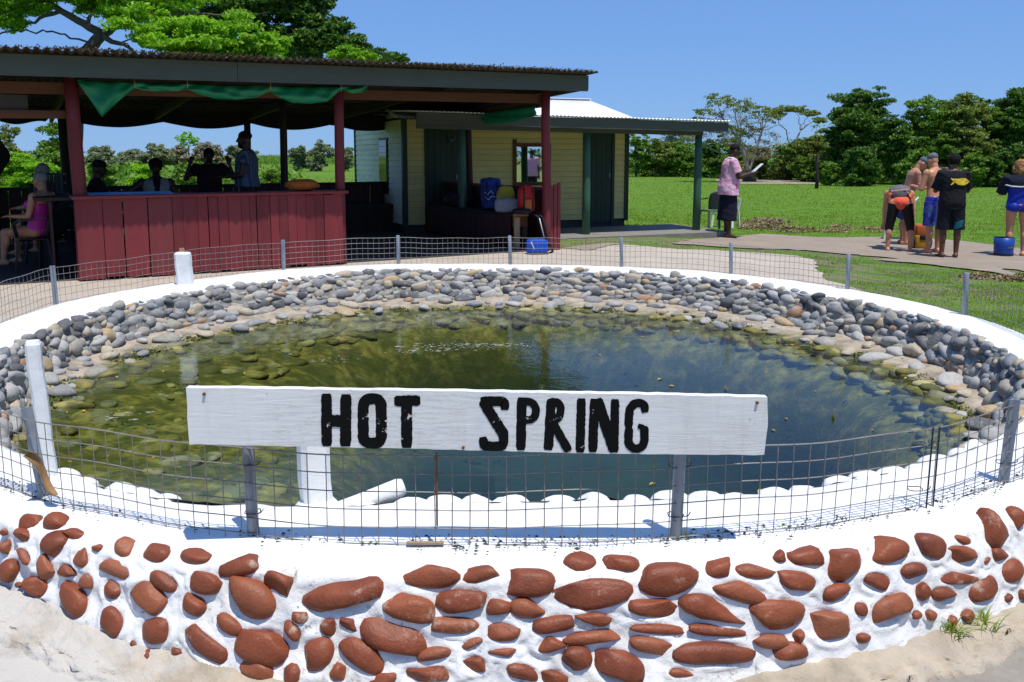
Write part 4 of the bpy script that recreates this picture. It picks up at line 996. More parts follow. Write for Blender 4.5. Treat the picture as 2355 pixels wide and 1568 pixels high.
# bench along the right side wall, with its bags
bench = empty('wooden_bench', K(6.0, 0.3, 0.02), KR, 'long dark wooden bench along the right side wall of the shelter', 'bench')
MB().box((-0.03, 0, 0.50), (0.117, 3.2, 0.545)).build('seat_plank', M['dark_wood'], bench, False, 0.004)
MB().box((0.123, 0, 0.50), (0.27, 3.2, 0.545)).build('seat_plank', M['dark_wood'], bench, False, 0.004)
MB().box((-0.02, -0.006, 0.503), (0.25, -0.001, 0.543)).build('end_grain', simple('end_grain', (0.33, 0.13, 0.08), 0.8, 0.3, 20), bench)
MB().box((0.0, 0.02, 0.34), (0.25, 0.07, 0.495)).build('end_rail', M['beam_wood'], bench)
MB().box((0.0, 0.0, 0.0), (0.10, 0.018, 0.49)).build('leg', M['raw_wood'], bench)
MB().box((0.16, 0.02, 0.0), (0.25, 0.09, 0.335)).build('leg', M['dark_wood'], bench)
for b_ in (1.6, 3.05):
    for x in (0.0, 0.16): MB().box((x, b_, 0), (x + 0.08, b_ + 0.08, 0.497)).build('leg', M['dark_wood'], bench)
for k in range(14): MB().box((-0.024, 0.10 + k*0.22, 0.05), (-0.006, 0.10 + k*0.22 + 0.213, 0.495)).build('front_board', M['dark_maroon'], bench)
bench2 = empty('wooden_bench', K(4.6, 4.75, 0.02), KR, 'dark boxed bench against the low back wall of the shelter', 'bench')
MB().box((-1.2, -0.25, 0.46), (1.2, 0.25, 0.50)).build('seat_plank', M['dark_wood'], bench2)
for k in range(12): MB().box((-1.18 + k*0.197, -0.235, 0.0), (-1.18 + k*0.197 + 0.19, -0.215, 0.457)).build('front_board', M['dark_wood'], bench2)
for x in (-1.1, 1.05): MB().box((x, -0.2, 0), (x + 0.06, 0.2, 0.455)).build('leg', M['dark_wood'], bench2)
bench3 = empty('wooden_bench', K(1.6, 2.3, 0.02), KR, 'low bench behind the counter where the two visitors sit', 'bench')
MB().box((-1.6, -0.2, 0.42), (0.2, 0.2, 0.46)).build('seat_plank', M['dark_wood'], bench3)
for x in (-1.5, -0.7, 0.1): MB().box((x, -0.17, 0), (x + 0.07, 0.17, 0.418)).build('leg', M['dark_wood'], bench3)

# ---------------------------------------------------------------- weatherboard cabin
CR = math.atan2(0.386, 0.923); CO = Vector((2.36, 18.0, -0.42))
cabin = empty('weatherboard_cabin', CO, CR, 'pale yellow weatherboard cabin with green trim, white iron roof and porch', 'cabin')
CM = Matrix.Translation(CO) @ Matrix.Rotation(CR, 4, 'Z'); CI = CM.inverted()
def C_box(name, lo, hi, mat, parent=None, bevel=0.0): return MB().box(lo, hi).build(name, mat, parent or cabin, False, bevel)
C_box('porch_floor', (-4.9, -2.0, -0.2), (1.15, 0.0, 0.012), M['slab'])
C_box('foundation', (-4.70, 0.03, -0.1), (-0.02, 3.95, 0.16), M['dark_slab'])
def lap(name, x0, x1, z, h, mat, y=0.0, axis=0):
    # lapped board: lower edge proud
    V = []
    for x in (x0, x1):
        V += [(x, y - 0.022, z), (x, y, z), (x, y, z + h - 0.004), (x, y - 0.006, z + h - 0.004)]
    if axis: V = [(p[1], p[0], p[2]) for p in V]
    return MB().add(V, [(0,1,2,3),(7,6,5,4),(0,4,5,1),(1,5,6,2),(2,6,7,3),(3,7,4,0)]).build(name, mat, cabin)
BH = 0.108
SEG = [(-4.655, -4.33), (-3.59, -1.02), (-0.31, -0.065)]
for k in range(18):
    for x0, x1 in SEG: lap('weatherboard', x0, x1, 0.17 + k*BH, BH, M['yellow_board'])
for (x0, x1) in ((-4.33, -3.59), (-1.02, -0.31)):
    for k in (17,): lap('weatherboard', x0, x1, 0.17 + k*BH, BH, M['yellow_board'])
for k in range(18):
    z = 0.17 + k*BH
    if 5 <= k <= 14:
        lap('weatherboard', 0.05, 1.05, z, BH, M['cream_board'], -4.72, 1); lap('weatherboard', 1.75, 3.95, z, BH, M['cream_board'], -4.72, 1)
    else: lap('weatherboard', 0.05, 3.95, z, BH, M['cream_board'], -4.72, 1)
C_box('inner_wall', (-4.70, 0.006, 0.16), (-0.03, 0.03, 2.16), M['dark_wood'])
C_box('left_wall_frame', (-4.715, 0.06, 0.16), (-4.70, 3.95, 2.16), M['dark_wood'])
for k in range(18): lap('weatherboard', 0.0, 3.95, 0.17 + k*BH, BH, M['yellow_board'], 0.004, 1).scale = (-1, 1, 1)
C_box('back_wall', (-4.70, 3.93, 0.16), (-0.03, 3.96, 2.16), M['cream_board'])
for x in (-4.755, -0.062): C_box('corner_trim', (x, -0.035, 0.12), (x + 0.09, 0.045, 2.16), M['door_green'])
C_box('corner_trim', (-4.76, 3.90, 0.12), (-4.69, 3.98, 2.16), M['door_green'])
def door(x0, x1):
    d = C_box('door', (x0 + 0.065, -0.012, 0.10), (x1 - 0.065, 0.004, 1.99), M['door_green'])
    n = 5; w = (x1 - x0 - 0.14)/n
    for k in range(n): C_box('plank', (x0 + 0.07 + k*w + 0.003, -0.030, 0.11), (x0 + 0.07 + (k+1)*w - 0.003, -0.0125, 1.98), M['door_green'], d)
    C_box('handle', (x1 - 0.13, -0.055, 1.0), (x1 - 0.11, -0.0305, 1.10), M['steel'], d)
    C_box('door_frame', (x0, -0.045, 0.05), (x0 + 0.062, -0.002, 2.06), M['door_green']); C_box('door_frame', (x1 - 0.062, -0.045, 0.05), (x1, -0.002, 2.06), M['door_green'])
    C_box('door_frame', (x0 + 0.064, -0.04, 1.995), (x1 - 0.064, -0.002, 2.055), M['door_green'])
door(-4.33, -3.59); door(-1.02, -0.31)
wf = C_box('window', (-4.752, 1.06, 0.70), (-4.722, 1.74, 1.80), M['door_green'])
M['glass_dark'] = simple('glass_dark', (0.02, 0.03, 0.03), 0.05, 0.1, 5, 0, spec=0.6)
for k in range(8): C_box('louvre_pane', (-4.765, 1.12, 0.76 + k*0.125), (-4.754, 1.68, 0.76 + k*0.125 + 0.118), M['glass_dark'], wf)
# roofs
def gable(x, y): return 2.21 + (1.95 - np.abs(y - 1.95))*0.235
for k in range(6):
    x0 = -4.95 + k*0.846; corrugated('roof_sheet', x0 + 0.001, x0 + 0.844, -0.42, 1.948, gable, 0.076, 0.010, M['white_roof'], cabin, 4, 0, 70 + k)
    corrugated('roof_sheet', x0 + 0.001, x0 + 0.844, 1.952, 4.1, gable, 0.076, 0.010, M['white_roof'], cabin, 4, 0, 80 + k)
MB().bar((-4.97, 1.95, 2.70), (0.14, 1.95, 2.70), 0.22, 0.02).build('ridge_cap', M['white_roof'], cabin)
for x in (-4.70, -0.05):
    MB().add([(x, 0.0, 2.16), (x, 3.93, 2.16), (x, 1.95, 2.64), (x + 0.03, 0.0, 2.16), (x + 0.03, 3.93, 2.16), (x + 0.03, 1.95, 2.64)], [(0,1,2),(5,4,3),(0,3,4,1),(1,4,5,2),(2,5,3,0)]).build('gable_end', M['cream_board'], cabin)
ptilt = -0.012
def porchz(x, y): return 2.185 + (y + 0.14)*0.045 + (x - 1.0)*ptilt - 0.02
for k in range(8):
    x0 = -5.0 + k*0.775; corrugated('porch_sheet', x0 + 0.001, x0 + 0.774, -1.86, -0.14, porchz, 0.076, 0.010, M['white_roof'], cabin, 4, 0.006, 90 + k)
def tilt_beam(name, x0, x1, y0, y1, zt, zb, mat):
    return MB().add([(x, y, z + (x - 1.0)*ptilt) for z in (zb, zt) for (x, y) in ((x0, y0), (x1, y0), (x1, y1), (x0, y1))], [(3,2,1,0),(4,5,6,7),(0,1,5,4),(1,2,6,5),(2,3,7,6),(3,0,4,7)]).build(name, mat, cabin)
tilt_beam('porch_fascia', -5.0, 1.16, -1.80, -1.775, 2.075, 1.895, M['fascia_green'])
tilt_beam('porch_beam', -4.9, 0.80, -1.50, -1.42, 1.965, 1.83, M['fascia_green'])
tilt_beam('porch_end_board', 1.135, 1.16, -1.774, -0.1, 2.075, 1.93, M['fascia_green'])
for x in np.arange(-4.6, 1.2, 0.95): MB().bar((x, -1.77, 2.03 + (x-1)*ptilt), (x, -0.03, 2.10 + (x-1)*ptilt), 0.04, 0.09).build('porch_rafter', M['fascia_green'], cabin)
for x in (0.73, -1.69, -4.1):
    mb = MB(); mb.tube([(x, -1.45, -0.1), (x + 0.005, -1.45, 0.7), (x - 0.004, -1.46, 1.4), (x, -1.45, 1.83 + (x-1)*ptilt)], [0.078, 0.074, 0.071, 0.068], 14); mb.build('porch_post', M['post_green'], cabin, True)
mb = MB(); mb.box((-3.86, -0.09, 1.70), (-3.78, -0.046, 1.76)); mb.box((-3.9, -0.12, 1.75), (-3.74, -0.05, 1.765)); mb.build('wall_lamp', M['grey_plastic'], cabin)
# mirror on the wall
mir = empty('wall_mirror', CM @ Vector((-2.15, -0.03, 1.28)), CR, 'rectangular mirror in a worn wooden frame on the yellow cabin wall', 'mirror')
mm, nt, b = newmat('mirror_glass'); b.inputs['Base Color'].default_value = (0.8, 0.82, 0.8, 1); b.inputs['Metallic'].default_value = 1; b.inputs['Roughness'].default_value = 0.02
MB().box((-0.33, -0.004, -0.34), (0.33, 0.0, 0.34)).build('glass', mm, mir)
for lo, hi in (((-0.40, -0.025, -0.41), (-0.331, 0.006, 0.48)), ((0.331, -0.025, -0.41), (0.40, 0.006, 0.41)), ((-0.329, -0.025, 0.341), (0.329, 0.006, 0.41)), ((-0.329, -0.025, -0.41), (0.329, 0.006, -0.341))):
    MB().box(lo, hi).build('frame', M['beam_wood'], mir)
# ---------------------------------------------------------------- vegetation
def foliage_mat(name, dark, light, trans=0.25):
    m = bpy.data.materials.new(name); m.use_nodes = True; nt = m.node_tree; b = nt.nodes['Principled BSDF']; out = nt.nodes['Material Output']
    g = nt.nodes.new('ShaderNodeNewGeometry'); co = coords(nt, 'World')
    r_ = ramp(nt, g.outputs['Random Per Island'], [(0, dark), (0.6, tuple((np.array(dark) + np.array(light))/2)), (1, light)])
    n1 = noise(nt, co, 0.9, 3, 0.6)
    c = mix(nt, 0.5, r_, mix(nt, 1.0, r_, ramp(nt, n1, [(0.3, (0.65, 0.7, 0.7)), (0.7, (1.35, 1.25, 0.9))]), 'MULTIPLY'))
    nt.links.new(c, b.inputs['Base Color']); b.inputs['Roughness'].default_value = 0.5; b.inputs['Specular IOR Level'].default_value = 0.25
    t = nt.nodes.new('ShaderNodeBsdfTranslucent'); nt.links.new(mix(nt, 1.0, c, (1.25, 1.35, 0.6), 'MULTIPLY'), t.inputs[0])
    mx = nt.nodes.new('ShaderNodeMixShader'); mx.inputs[0].default_value = trans
    nt.links.new(b.outputs[0], mx.inputs[1]); nt.links.new(t.outputs[0], mx.inputs[2]); nt.links.new(mx.outputs[0], out.inputs[0]); return m
M['leaf_bright'] = foliage_mat('leaf_bright', (0.148, 0.348, 0.017), (0.383, 0.620, 0.052), 0.48)
M['leaf_mid'] = foliage_mat('leaf_mid', (0.070, 0.171, 0.022), (0.225, 0.349, 0.046), 0.32)
M['leaf_dark'] = foliage_mat('leaf_dark', (0.034, 0.102, 0.017), (0.139, 0.248, 0.034), 0.28)
M['leaf_olive'] = foliage_mat('leaf_olive', (0.116, 0.174, 0.036), (0.275, 0.319, 0.080), 0.32)
M['leaf_hazy'] = foliage_mat('leaf_hazy', (0.17, 0.21, 0.125), (0.32, 0.35, 0.235), 0.32)  # grey green leaves, slight distance haze put into their colour
M['leaf_dry'] = foliage_mat('leaf_dry', (0.18, 0.165, 0.11), (0.32, 0.28, 0.19), 0.2)
M['bark'] = simple('bark', (0.11, 0.085, 0.06), 0.9, 0.35, 10, 0.5, 0.01, 'World')
M['bark_pale'] = simple('bark_pale', (0.34, 0.29, 0.24), 0.9, 0.25, 10, 0.4, 0.01, 'World')
M['bark_dark'] = simple('bark_dark', (0.035, 0.030, 0.026), 0.9, 0.35, 10, 0.4, 0.01, 'World')
rv = np.random.RandomState(33)
def leaf_cloud(clumps, n, size, flat=0.55, sub=26, subr=0.34):
    """clumps: (x, y, z, rx, ry, rz[, weight]); leaves sit in small sprays over each clump's shell"""
    C = np.array([c[:6] for c in clumps]); W = np.array([c[6] if len(c) > 6 else c[3]*c[4]*c[5] for c in clumps])**0.66; W = W/W.sum()
    k = rv.choice(len(C), n, p=W)
    dirs = rv.normal(size=(len(C), sub, 3)); dirs /= np.linalg.norm(dirs, axis=2, keepdims=True)
    rad = rv.uniform(0.45, 1.0, size=(len(C), sub, 1)); cen = dirs*rad
    sr = rv.uniform(0.6, 1.35, size=(len(C), sub))*subr
    j = rv.randint(0, sub, n); g = rv.normal(size=(n, 3)); g /= np.linalg.norm(g, axis=1, keepdims=True)
    g = g*(rv.rand(n, 1)**0.45)*np.array((1, 1, 0.62))
    P = C[k, :3] + (cen[k, j] + g*sr[k, j][:, None])*C[k, 3:6]
    nrm = rv.normal(size=(n, 3))*(1 - flat) + np.array((0, 0, 1))*flat + 0.25*cen[k, j]; nrm /= np.linalg.norm(nrm, axis=1, keepdims=True)
    a = np.cross(nrm, rv.normal(size=(n, 3))); a /= np.linalg.norm(a, axis=1, keepdims=True); b_ = np.cross(nrm, a)
    s = size*rv.uniform(0.55, 1.3, size=(n, 1)); a = a*s; b_ = b_*s*0.45
    V = np.stack([P - a, P + b_ - a*0.1 , P + a, P - b_ - a*0.1], 1).reshape(-1, 3)
    return V, np.arange(n*4).reshape(n, 4)
def limb_pts(p0, p1, wig, n=6):
    p0 = Vector(p0); p1 = Vector(p1); L = (p1-p0).length; o = []
    for i in range(n + 1):
        t_ = i/n; q = p0.lerp(p1, t_); k = math.sin(PI*t_)*wig*L; o.append(q + Vector((rv.normal()*k, rv.normal()*k, rv.normal()*k*0.6)))
    return o
def tree(name, label, cat, loc, clumps, n, size, mat, trunk=None, limbs=(), bark='bark', flat=0.5, group=None, sub=26, subr=0.34, extra=None):
    """clumps and limbs in metres from the foot of the tree"""
    t = empty(name, loc, 0, label, cat, group)
    V, Fc = leaf_cloud(clumps, n, size, flat, sub, subr); raw('crown' if trunk else 'foliage', V, Fc, M[mat], t)
    if extra:
        V, Fc = leaf_cloud(*extra[:3]); raw('dry_foliage', V, Fc, M[extra[3]], t)
    mb = MB()
    if trunk:
        p1, r0, r1 = trunk; pts = limb_pts((0, 0, -0.15), p1, 0.03); mb.tube(pts, list(np.linspace(r0, r1, len(pts))), 9)
        mb.build('trunk', M[bark], t, True)
    if limbs:
        mb = MB()
        for p0, p1, r0, r1 in limbs:
            pts = limb_pts(p0, p1, 0.045 if (r0 < 0.1 and (Vector(p1) - Vector(p0)).length < 2.4) else 0.010, 7); mb.tube(pts, list(np.linspace(r0, r1, len(pts))), 6)
            if 0.025 < r0 < 0.09 and len(limbs) < 40 and (Vector(p0).z > 3.0 or loc[1] > 30):
                for q in range(3):
                    b0 = pts[2 + q*2]; e = b0 + (pts[-1]-pts[0]).length*0.35*Vector((rv.normal(), rv.normal(), abs(rv.normal())*0.7)).normalized(); pp = limb_pts(b0, e, 0.06, 4); mb.tube(pp, list(np.linspace(r1*0.7, r1*0.25, len(pp))), 5)
        mb.build('limbs', M[bark], t, True)
    return t
def auto_tree(name, label, cat, u, v_base, v_top, half, n, size, mat, cl=9, bark='bark', group=None, dist_z=None, bushy=0.15, dry=None, seed=None, Dfix=None):
    """a tree standing on the ground, its height and spread measured on the photograph"""
    p = on_ground(u, v_base); D = p.y
    if Dfix:
        d = ray(u, v_base); D = Dfix; p = Vector((d[0]/d[1]*D, D, 0)); p.z = float(gz(p.x, p.y))
    d = ray(u, v_top); ztop = CAMH + d[2]/d[1]*D; h = ztop - p.z; w = half*(1024/2354)/F_PX*D
    cs = []
    for i in range(cl):
        a = rv.uniform(0, 2*PI); z = h*(bushy + (0.93 - bushy)*((i + 0.5)/cl)); k = math.sin(PI*min(1, max(0.12, ((z/h - bushy*0.6)/(1 - bushy*0.6)))**0.75)); rad = w*0.80*max(0.25, k)*rv.uniform(0.4, 1)
        r_ = w*rv.uniform(0.42, 0.66); cs.append((rad*math.cos(a), rad*math.sin(a)*0.8, min(z, h - r_*0.5), r_, r_, r_*rv.uniform(0.55, 0.8)))
    lim = [((0, 0, h*0.25), (c[0], c[1], c[2]), 0.03 + 0.006*h, 0.012) for c in cs[::2]]
    ex = None
    if dry: ex = ([(c[0], c[1], c[2], c[3], c[4], c[5]) for c in cs[:max(2, cl//2)]], int(n*0.25), size, dry)
    return tree(name, label, cat, p, cs, int(n*2.4), size*0.86, mat, ((0.05*h*rv.normal()*0.5, 0, h*0.7), 0.02*h + 0.03, 0.02), lim, bark, 0.45, group, extra=ex)

TG = 'trees along the far edge of the field'
auto_tree('leafy_tree', 'tallest dark green tree in the middle of the far treeline, with two pointed tops', 'tree', 1990, 420, 203, 92, 16000, 0.13, 'leaf_dark', 13, group=TG)
auto_tree('leafy_tree', 'mid green open tree just right of the tallest tree', 'tree', 2105, 424, 232, 84, 9000, 0.12, 'leaf_mid', 9, group=TG)
auto_tree('leafy_tree', 'olive green rounded tree behind the man in the fish shirt', 'tree', 2195, 424, 226, 84, 10000, 0.12, 'leaf_olive', 10, group=TG)
auto_tree('leafy_tree', 'dark tree with a jutting top above the olive tree', 'tree', 2250, 415, 216, 56, 7000, 0.13, 'leaf_dark', 8, group=TG)
auto_tree('leafy_tree', 'dense dark tree standing at the right edge of the picture', 'tree', 2345, 424, 200, 88, 14000, 0.13, 'leaf_dark', 12, group=TG)
auto_tree('leafy_tree', 'mid green tree between the jutting tree and the right edge', 'tree', 2290, 424, 240, 62, 8000, 0.12, 'leaf_mid', 9, group=TG)
auto_tree('leafy_tree', 'small pale olive tree left of the tallest dark tree', 'tree', 1868, 416, 312, 62, 7000, 0.11, 'leaf_olive', 9, group=TG)
auto_tree('leafy_tree', 'small round green tree between the bare tree and the tallest tree', 'tree', 1925, 420, 285, 44, 5500, 0.11, 'leaf_dark', 7, group=TG)
auto_tree('leafy_tree', 'lower dark tree filling the gap right of the tallest tree', 'tree', 2050, 424, 262, 50, 6000, 0.12, 'leaf_dark', 9, group=TG)
auto_tree('leafy_tree', 'slim mid green tree behind the heads of the two men in caps', 'tree', 2152, 420, 246, 44, 5500, 0.12, 'leaf_mid', 9, group=TG)
auto_tree('leafy_tree', 'low olive tree below the flat topped tree', 'tree', 1835, 414, 325, 48, 4500, 0.12, 'leaf_mid', 8, group=TG)
BG = 'bushes at the foot of the treeline'
for lab, u, vb, vt, hf, n, mt in [
  ('low bright bush directly behind the fish shirt man', 2225, 430, 352, 48, 4200, 'leaf_mid'), ('dark bush below the tallest dark tree', 1975, 427, 335, 60, 5000, 'leaf_dark'),
  ('green bush behind the two men in caps', 2105, 430, 352, 48, 4200, 'leaf_mid'), ('leafy bush beside the right edge under the dense tree', 2330, 430, 345, 56, 5000, 'leaf_dark'),
  ('dark shaded bush under the mid green tree near the right', 2272, 430, 362, 36, 3200, 'leaf_dark'),
  ('low green bush right of the black dead trunk', 1905, 426, 372, 30, 2600, 'leaf_mid'), ('bright green bush behind the black dead trunk', 1850, 418, 360, 36, 3200, 'leaf_mid'),
  ('pale bush under the flat topped tree', 1800, 414, 352, 40, 3200, 'leaf_olive'), ('round bush right of the man in pink', 1745, 412, 340, 46, 4200, 'leaf_olive'),
  ('leafy bush directly behind the man in pink', 1680, 410, 318, 50, 4600, 'leaf_mid'), ('dark green bush just right of the green porch post', 1625, 408, 322, 42, 3600, 'leaf_dark'),
  ('wide bush seen under the porch roof end', 1560, 406, 328, 52, 4600, 'leaf_mid'), ('olive bush in the middle of the porch opening', 1505, 406, 318, 46, 3800, 'leaf_olive'), ('bush against the right corner of the cabin', 1462, 406, 310, 40, 3600, 'leaf_mid')]:
    auto_tree('bush', lab, 'bush', u, vb, vt, hf, n, 0.12, mt, 8, bushy=0.10, group=BG)
# taller trees seen under and beyond the porch roof
auto_tree('leafy_tree', 'feathery pale tree showing under the porch roof', 'tree', 1545, 404, 270, 60, 4000, 0.10, 'leaf_hazy', 8, group=TG)
# bare tree and flat topped tree
def px_tree(u, v, D=None):
    p = on_ground(u, v); return p
def at_depth(u, v, Y):
    d = ray(u, v); t_ = Y/d[1]; return Vector((d[0]*t_, Y, CAMH + d[2]*t_))
p = on_ground(1722, 418); Y0 = p.y
def rel(u, v, dy=0): return at_depth(u, v, Y0 + dy) - p
skeleton = [((1722, 395), (1705, 330), .16, .11), ((1705, 330), (1660, 270), .10, .05), ((1660, 270), (1645, 222), .05, .02), ((1705, 330), (1690, 262), .08, .03), ((1690, 262), (1700, 228), .035, .012), ((1722, 395), (1752, 300), .10, .06), ((1752, 300), (1738, 250), .05, .018), ((1752, 300), (1772, 262), .05, .018), ((1705, 330), (1610, 330), .08, .03), ((1660, 270), (1615, 258), .04, .012), ((1722, 360), (1680, 290), .07, .03), ((1735, 350), (1790, 330), .05, .02), ((1645, 300), (1600, 270), .04, .012), ((1690, 300), (1625, 238), .035, .01), ((1752, 300), (1800, 285), .03, .01), ((1705, 330), (1770, 365), .05, .02), ((1660, 270), (1680, 225), .03, .01), ((1722, 360), (1650, 350), .05, .015), ((1650, 350), (1590, 318), .03, .01), ((1738, 330), (1715, 270), .04, .012), ((1752, 300), (1760, 238), .03, .01), ((1610, 330), (1575, 300), .03, .01)]
tree('bare_tree', 'half bare grey limbed tree behind the head of the man in pink', 'tree', p,
     [(*rel(u, v, rv.uniform(-1, 1)), 0.9, 0.9, 0.5) for u, v in ((1650, 232), (1700, 238), (1740, 255), (1672, 300), (1770, 268), (1620, 265), (1720, 300))], 4200, 0.085, 'leaf_olive', None,
     [(rel(*a), rel(*b_), r0, r1) for a, b_, r0, r1 in skeleton], 'bark_pale', 0.4, TG, extra=([(*rel(u, v, rv.uniform(-1, 1)), 1.2, 1.0, 0.7) for u, v in ((1690, 320), (1640, 290), (1725, 285), (1765, 320), (1610, 300), (1680, 265), (1745, 350))], 5200, 0.06, 'leaf_dry'))
mb = MB(); mb.tube([p + Vector((0, 0, -0.2)), p + Vector((0.05, 0, 0.6)), rel(1722, 390) + p], [0.5, 0.36, 0.15], 10)
o = mb.build('tree_stump', M['bark_dark'], None, True); tag(o, 'thick dark broken trunk standing behind the paper of the man in pink', 'stump')
p2 = on_ground(1800, 414); Y0 = p2.y
def rel2(u, v, dy=0): return at_depth(u, v, Y0 + dy) - p2
sk2 = [((1800, 395), (1815, 345), .12, .09), ((1815, 345), (1840, 300), .09, .05), ((1840, 300), (1880, 268), .05, .02), ((1815, 345), (1808, 300), .06, .03), ((1808, 300), (1775, 262), .04, .012), ((1840, 300), (1835, 258), .04, .012), ((1825, 330), (1895, 318), .03, .01), ((1840, 300), (1862, 258), .03, .01), ((1800, 395), (1770, 350), .06, .02)]
tree('flat_topped_tree', 'flat topped umbrella shaped tree with bare under branches against the sky', 'tree', p2,
     [(*rel2(u, v, rv.uniform(-1, 1)), rx, 1.0, 0.22) for u, v, rx in ((1775, 254, .55), (1805, 250, .7), (1835, 251, .8), (1862, 262, .6), (1882, 276, .45), (1890, 300, .3), (1790, 262, .5))], 5200, 0.09, 'leaf_olive', ((0.0, 0, 0.6), 0.15, 0.12),
     [(rel2(*a), rel2(*b_), r0, r1) for a, b_, r0, r1 in sk2], 'bark_pale', 0.4, TG)
p3 = on_ground(1877, 433); mb = MB(); mb.tube([p3 + Vector((0, 0, -0.1)), p3 + Vector((0.02, 0, 0.6)), p3 + Vector((-0.04, 0, 1.3)), p3 + Vector((0.05, 0, 1.75))], [0.11, 0.085, 0.08, 0.05], 8)
mb.tube([p3 + Vector((-0.04, 0, 1.25)), p3 + Vector((-0.2, 0, 1.6))], [0.045, 0.02], 6)
td = empty('dead_tree', p3, 0, 'thin black dead trunk standing alone in the far field', 'dead tree'); o = mb.build('stem', M['bark_dark'], None, True); child(o, td)
p3 = on_ground(1985, 432); mb = MB(); mb.tube([p3 + Vector((0, 0, -0.1)), p3 + Vector((0.03, 0, 0.8)), p3 + Vector((-0.03, 0, 1.7)), p3 + Vector((0.05, 0, 2.6))], [0.14, 0.11, 0.1, 0.07], 8)
# undergrowth: one mass no one could count
uc = []
for k in range(110):
    u = rv.uniform(1440, 2420); vb = 404 + (u - 1440)/980*24; q = on_ground(u, vb - rv.uniform(0, 3)); r_ = rv.uniform(0.6, 1.3); uc.append((q.x, q.y + 1.0, q.z + r_*0.5, r_*1.2, r_, r_*rv.uniform(0.5, 0.9)))
V, Fc = leaf_cloud(uc, 40000, 0.10); tag(raw('undergrowth', V, Fc, M['leaf_mid']), 'tangled undergrowth filling the foot of the far treeline', kind='stuff')
uc = []
for k in range(70):
    u = rv.uniform(1930, 2440); q = on_ground(u, 408 + (u - 1930)/500*8); h_ = rv.uniform(1.2, 3.6); r_ = rv.uniform(0.9, 1.6); uc.append((q.x, q.y + rv.uniform(2, 5), q.z + h_, r_*1.2, r_, r_*0.9))
for k in range(40):
    u = rv.uniform(1440, 1930); q = on_ground(u, 403 + (u - 1440)/490*8); h_ = rv.uniform(0.8, 2.2); r_ = rv.uniform(0.8, 1.3); uc.append((q.x, q.y + rv.uniform(1, 4), q.z + h_, r_*1.2, r_, r_*0.8))
V, Fc = leaf_cloud(uc, 52000, 0.11); tag(raw('far_wood', V, Fc, M['leaf_mid']), 'mass of green wood closing the gaps behind the treeline', kind='stuff')
# behind the shelter
SG = 'shrubs in the field behind the shelter'
for lab, u, vb, vt, hf, n, mt, D in [
  ('grey green shrub seen just right of the left maroon post', 235, 395, 338, 42, 3600, 'leaf_hazy', 62), ('rounded grey green shrub above the man in the peaked cap', 300, 395, 345, 42, 3200, 'leaf_hazy', 60),
  ('grey green dome of shrub above the vest wearer', 358, 395, 334, 50, 4200, 'leaf_hazy', 60), ('twiggy brownish shrub right of the thin sapling', 470, 395, 332, 55, 4200, 'leaf_dry', 60),
  ('dull green shrub between the brown shrub and the standing man', 545, 395, 336, 45, 3400, 'leaf_hazy', 62), ('twiggy shrub behind the thin sapling', 420, 395, 338, 40, 2800, 'leaf_dry', 64),
  ('fresh green bush above the peaked cap wearer', 335, 425, 378, 38, 3600, 'leaf_bright', 36), ('fresh green bush right of the vest wearer', 440, 425, 372, 40, 3800, 'leaf_mid', 36), ('fresh green bush at the left maroon post', 232, 425, 375, 34, 3000, 'leaf_mid', 34),
  ('green bush just right of the standing man', 628, 428, 390, 28, 2600, 'leaf_mid', 36), ('round grey green tree in the right gap of the shelter', 738, 372, 328, 36, 3600, 'leaf_hazy', 95), ('lower grey green tree beside the round one', 690, 372, 338, 30, 2600, 'leaf_hazy', 95), ('small shrub in the narrow gap left of the cabin', 800, 372, 338, 24, 1800, 'leaf_hazy', 95)]:
    auto_tree('shrub', lab, 'shrub', u, vb, vt, hf, n, 0.11 if D < 50 else 0.15, mt, 8, bushy=0.12, group=SG, Dfix=D)
pS = at_depth(430, 400, 48); pS.z = -0.7; Y0 = pS.y; p2 = pS
tree('sapling', 'thin yellow green sapling rising above the shrubs behind the shelter', 'sapling', pS, [(*rel2(u, v), .28, .28, .22) for u, v in ((415, 318), (428, 310), (440, 318), (447, 326), (425, 328))], 420, 0.10, 'leaf_bright', ((0.05, 0, 2.0), 0.05, 0.03), [(rel2(430, 350), rel2(416, 318), .03, .01), (rel2(430, 350), rel2(445, 318), .03, .01)], 'bark_pale')
uc = []
for k in range(46):
    u = rv.uniform(-60, 640); q = at_depth(u, 380, rv.uniform(42, 55)); q.z = -0.7; r_ = rv.uniform(0.8, 1.6); uc.append((q.x, q.y, q.z + r_*0.4, r_*1.3, r_, r_*0.6))
for k in range(60):
    u = rv.uniform(560, 900); q = at_depth(u, 360, rv.uniform(150, 260)); q.z = -0.7; r_ = rv.uniform(1.0, 1.8); uc.append((q.x, q.y, q.z + r_*0.4, r_*4, r_, r_*0.9, 14))
V, Fc = leaf_cloud(uc, 24000, 0.2); tag(raw('field_scrub', V, Fc, M['leaf_mid']), 'mass of low scrub growing across the field behind the shelter', kind='stuff')
# lush growth in the left opening
for lab, u, vb, vt, hf, n, mt, D in [('lush green bush filling the left opening of the shelter', 60, 450, 352, 75, 9000, 'leaf_bright', 22), ('second lush bush behind the swim cap wearer', 135, 450, 345, 60, 7000, 'leaf_mid', 23), ('airy tree with bare twigs in the left opening', 150, 450, 270, 60, 4500, 'leaf_mid', 26), ('wispy small tree at the left edge of the opening', 25, 450, 280, 50, 2800, 'leaf_olive', 27)]:
    auto_tree('bush' if 'bush' in lab else 'leafy_tree', lab, 'bush' if 'bush' in lab else 'tree', u, vb, vt, hf, n, 0.055, mt, 9, Dfix=D, group='growth close behind the shelter')
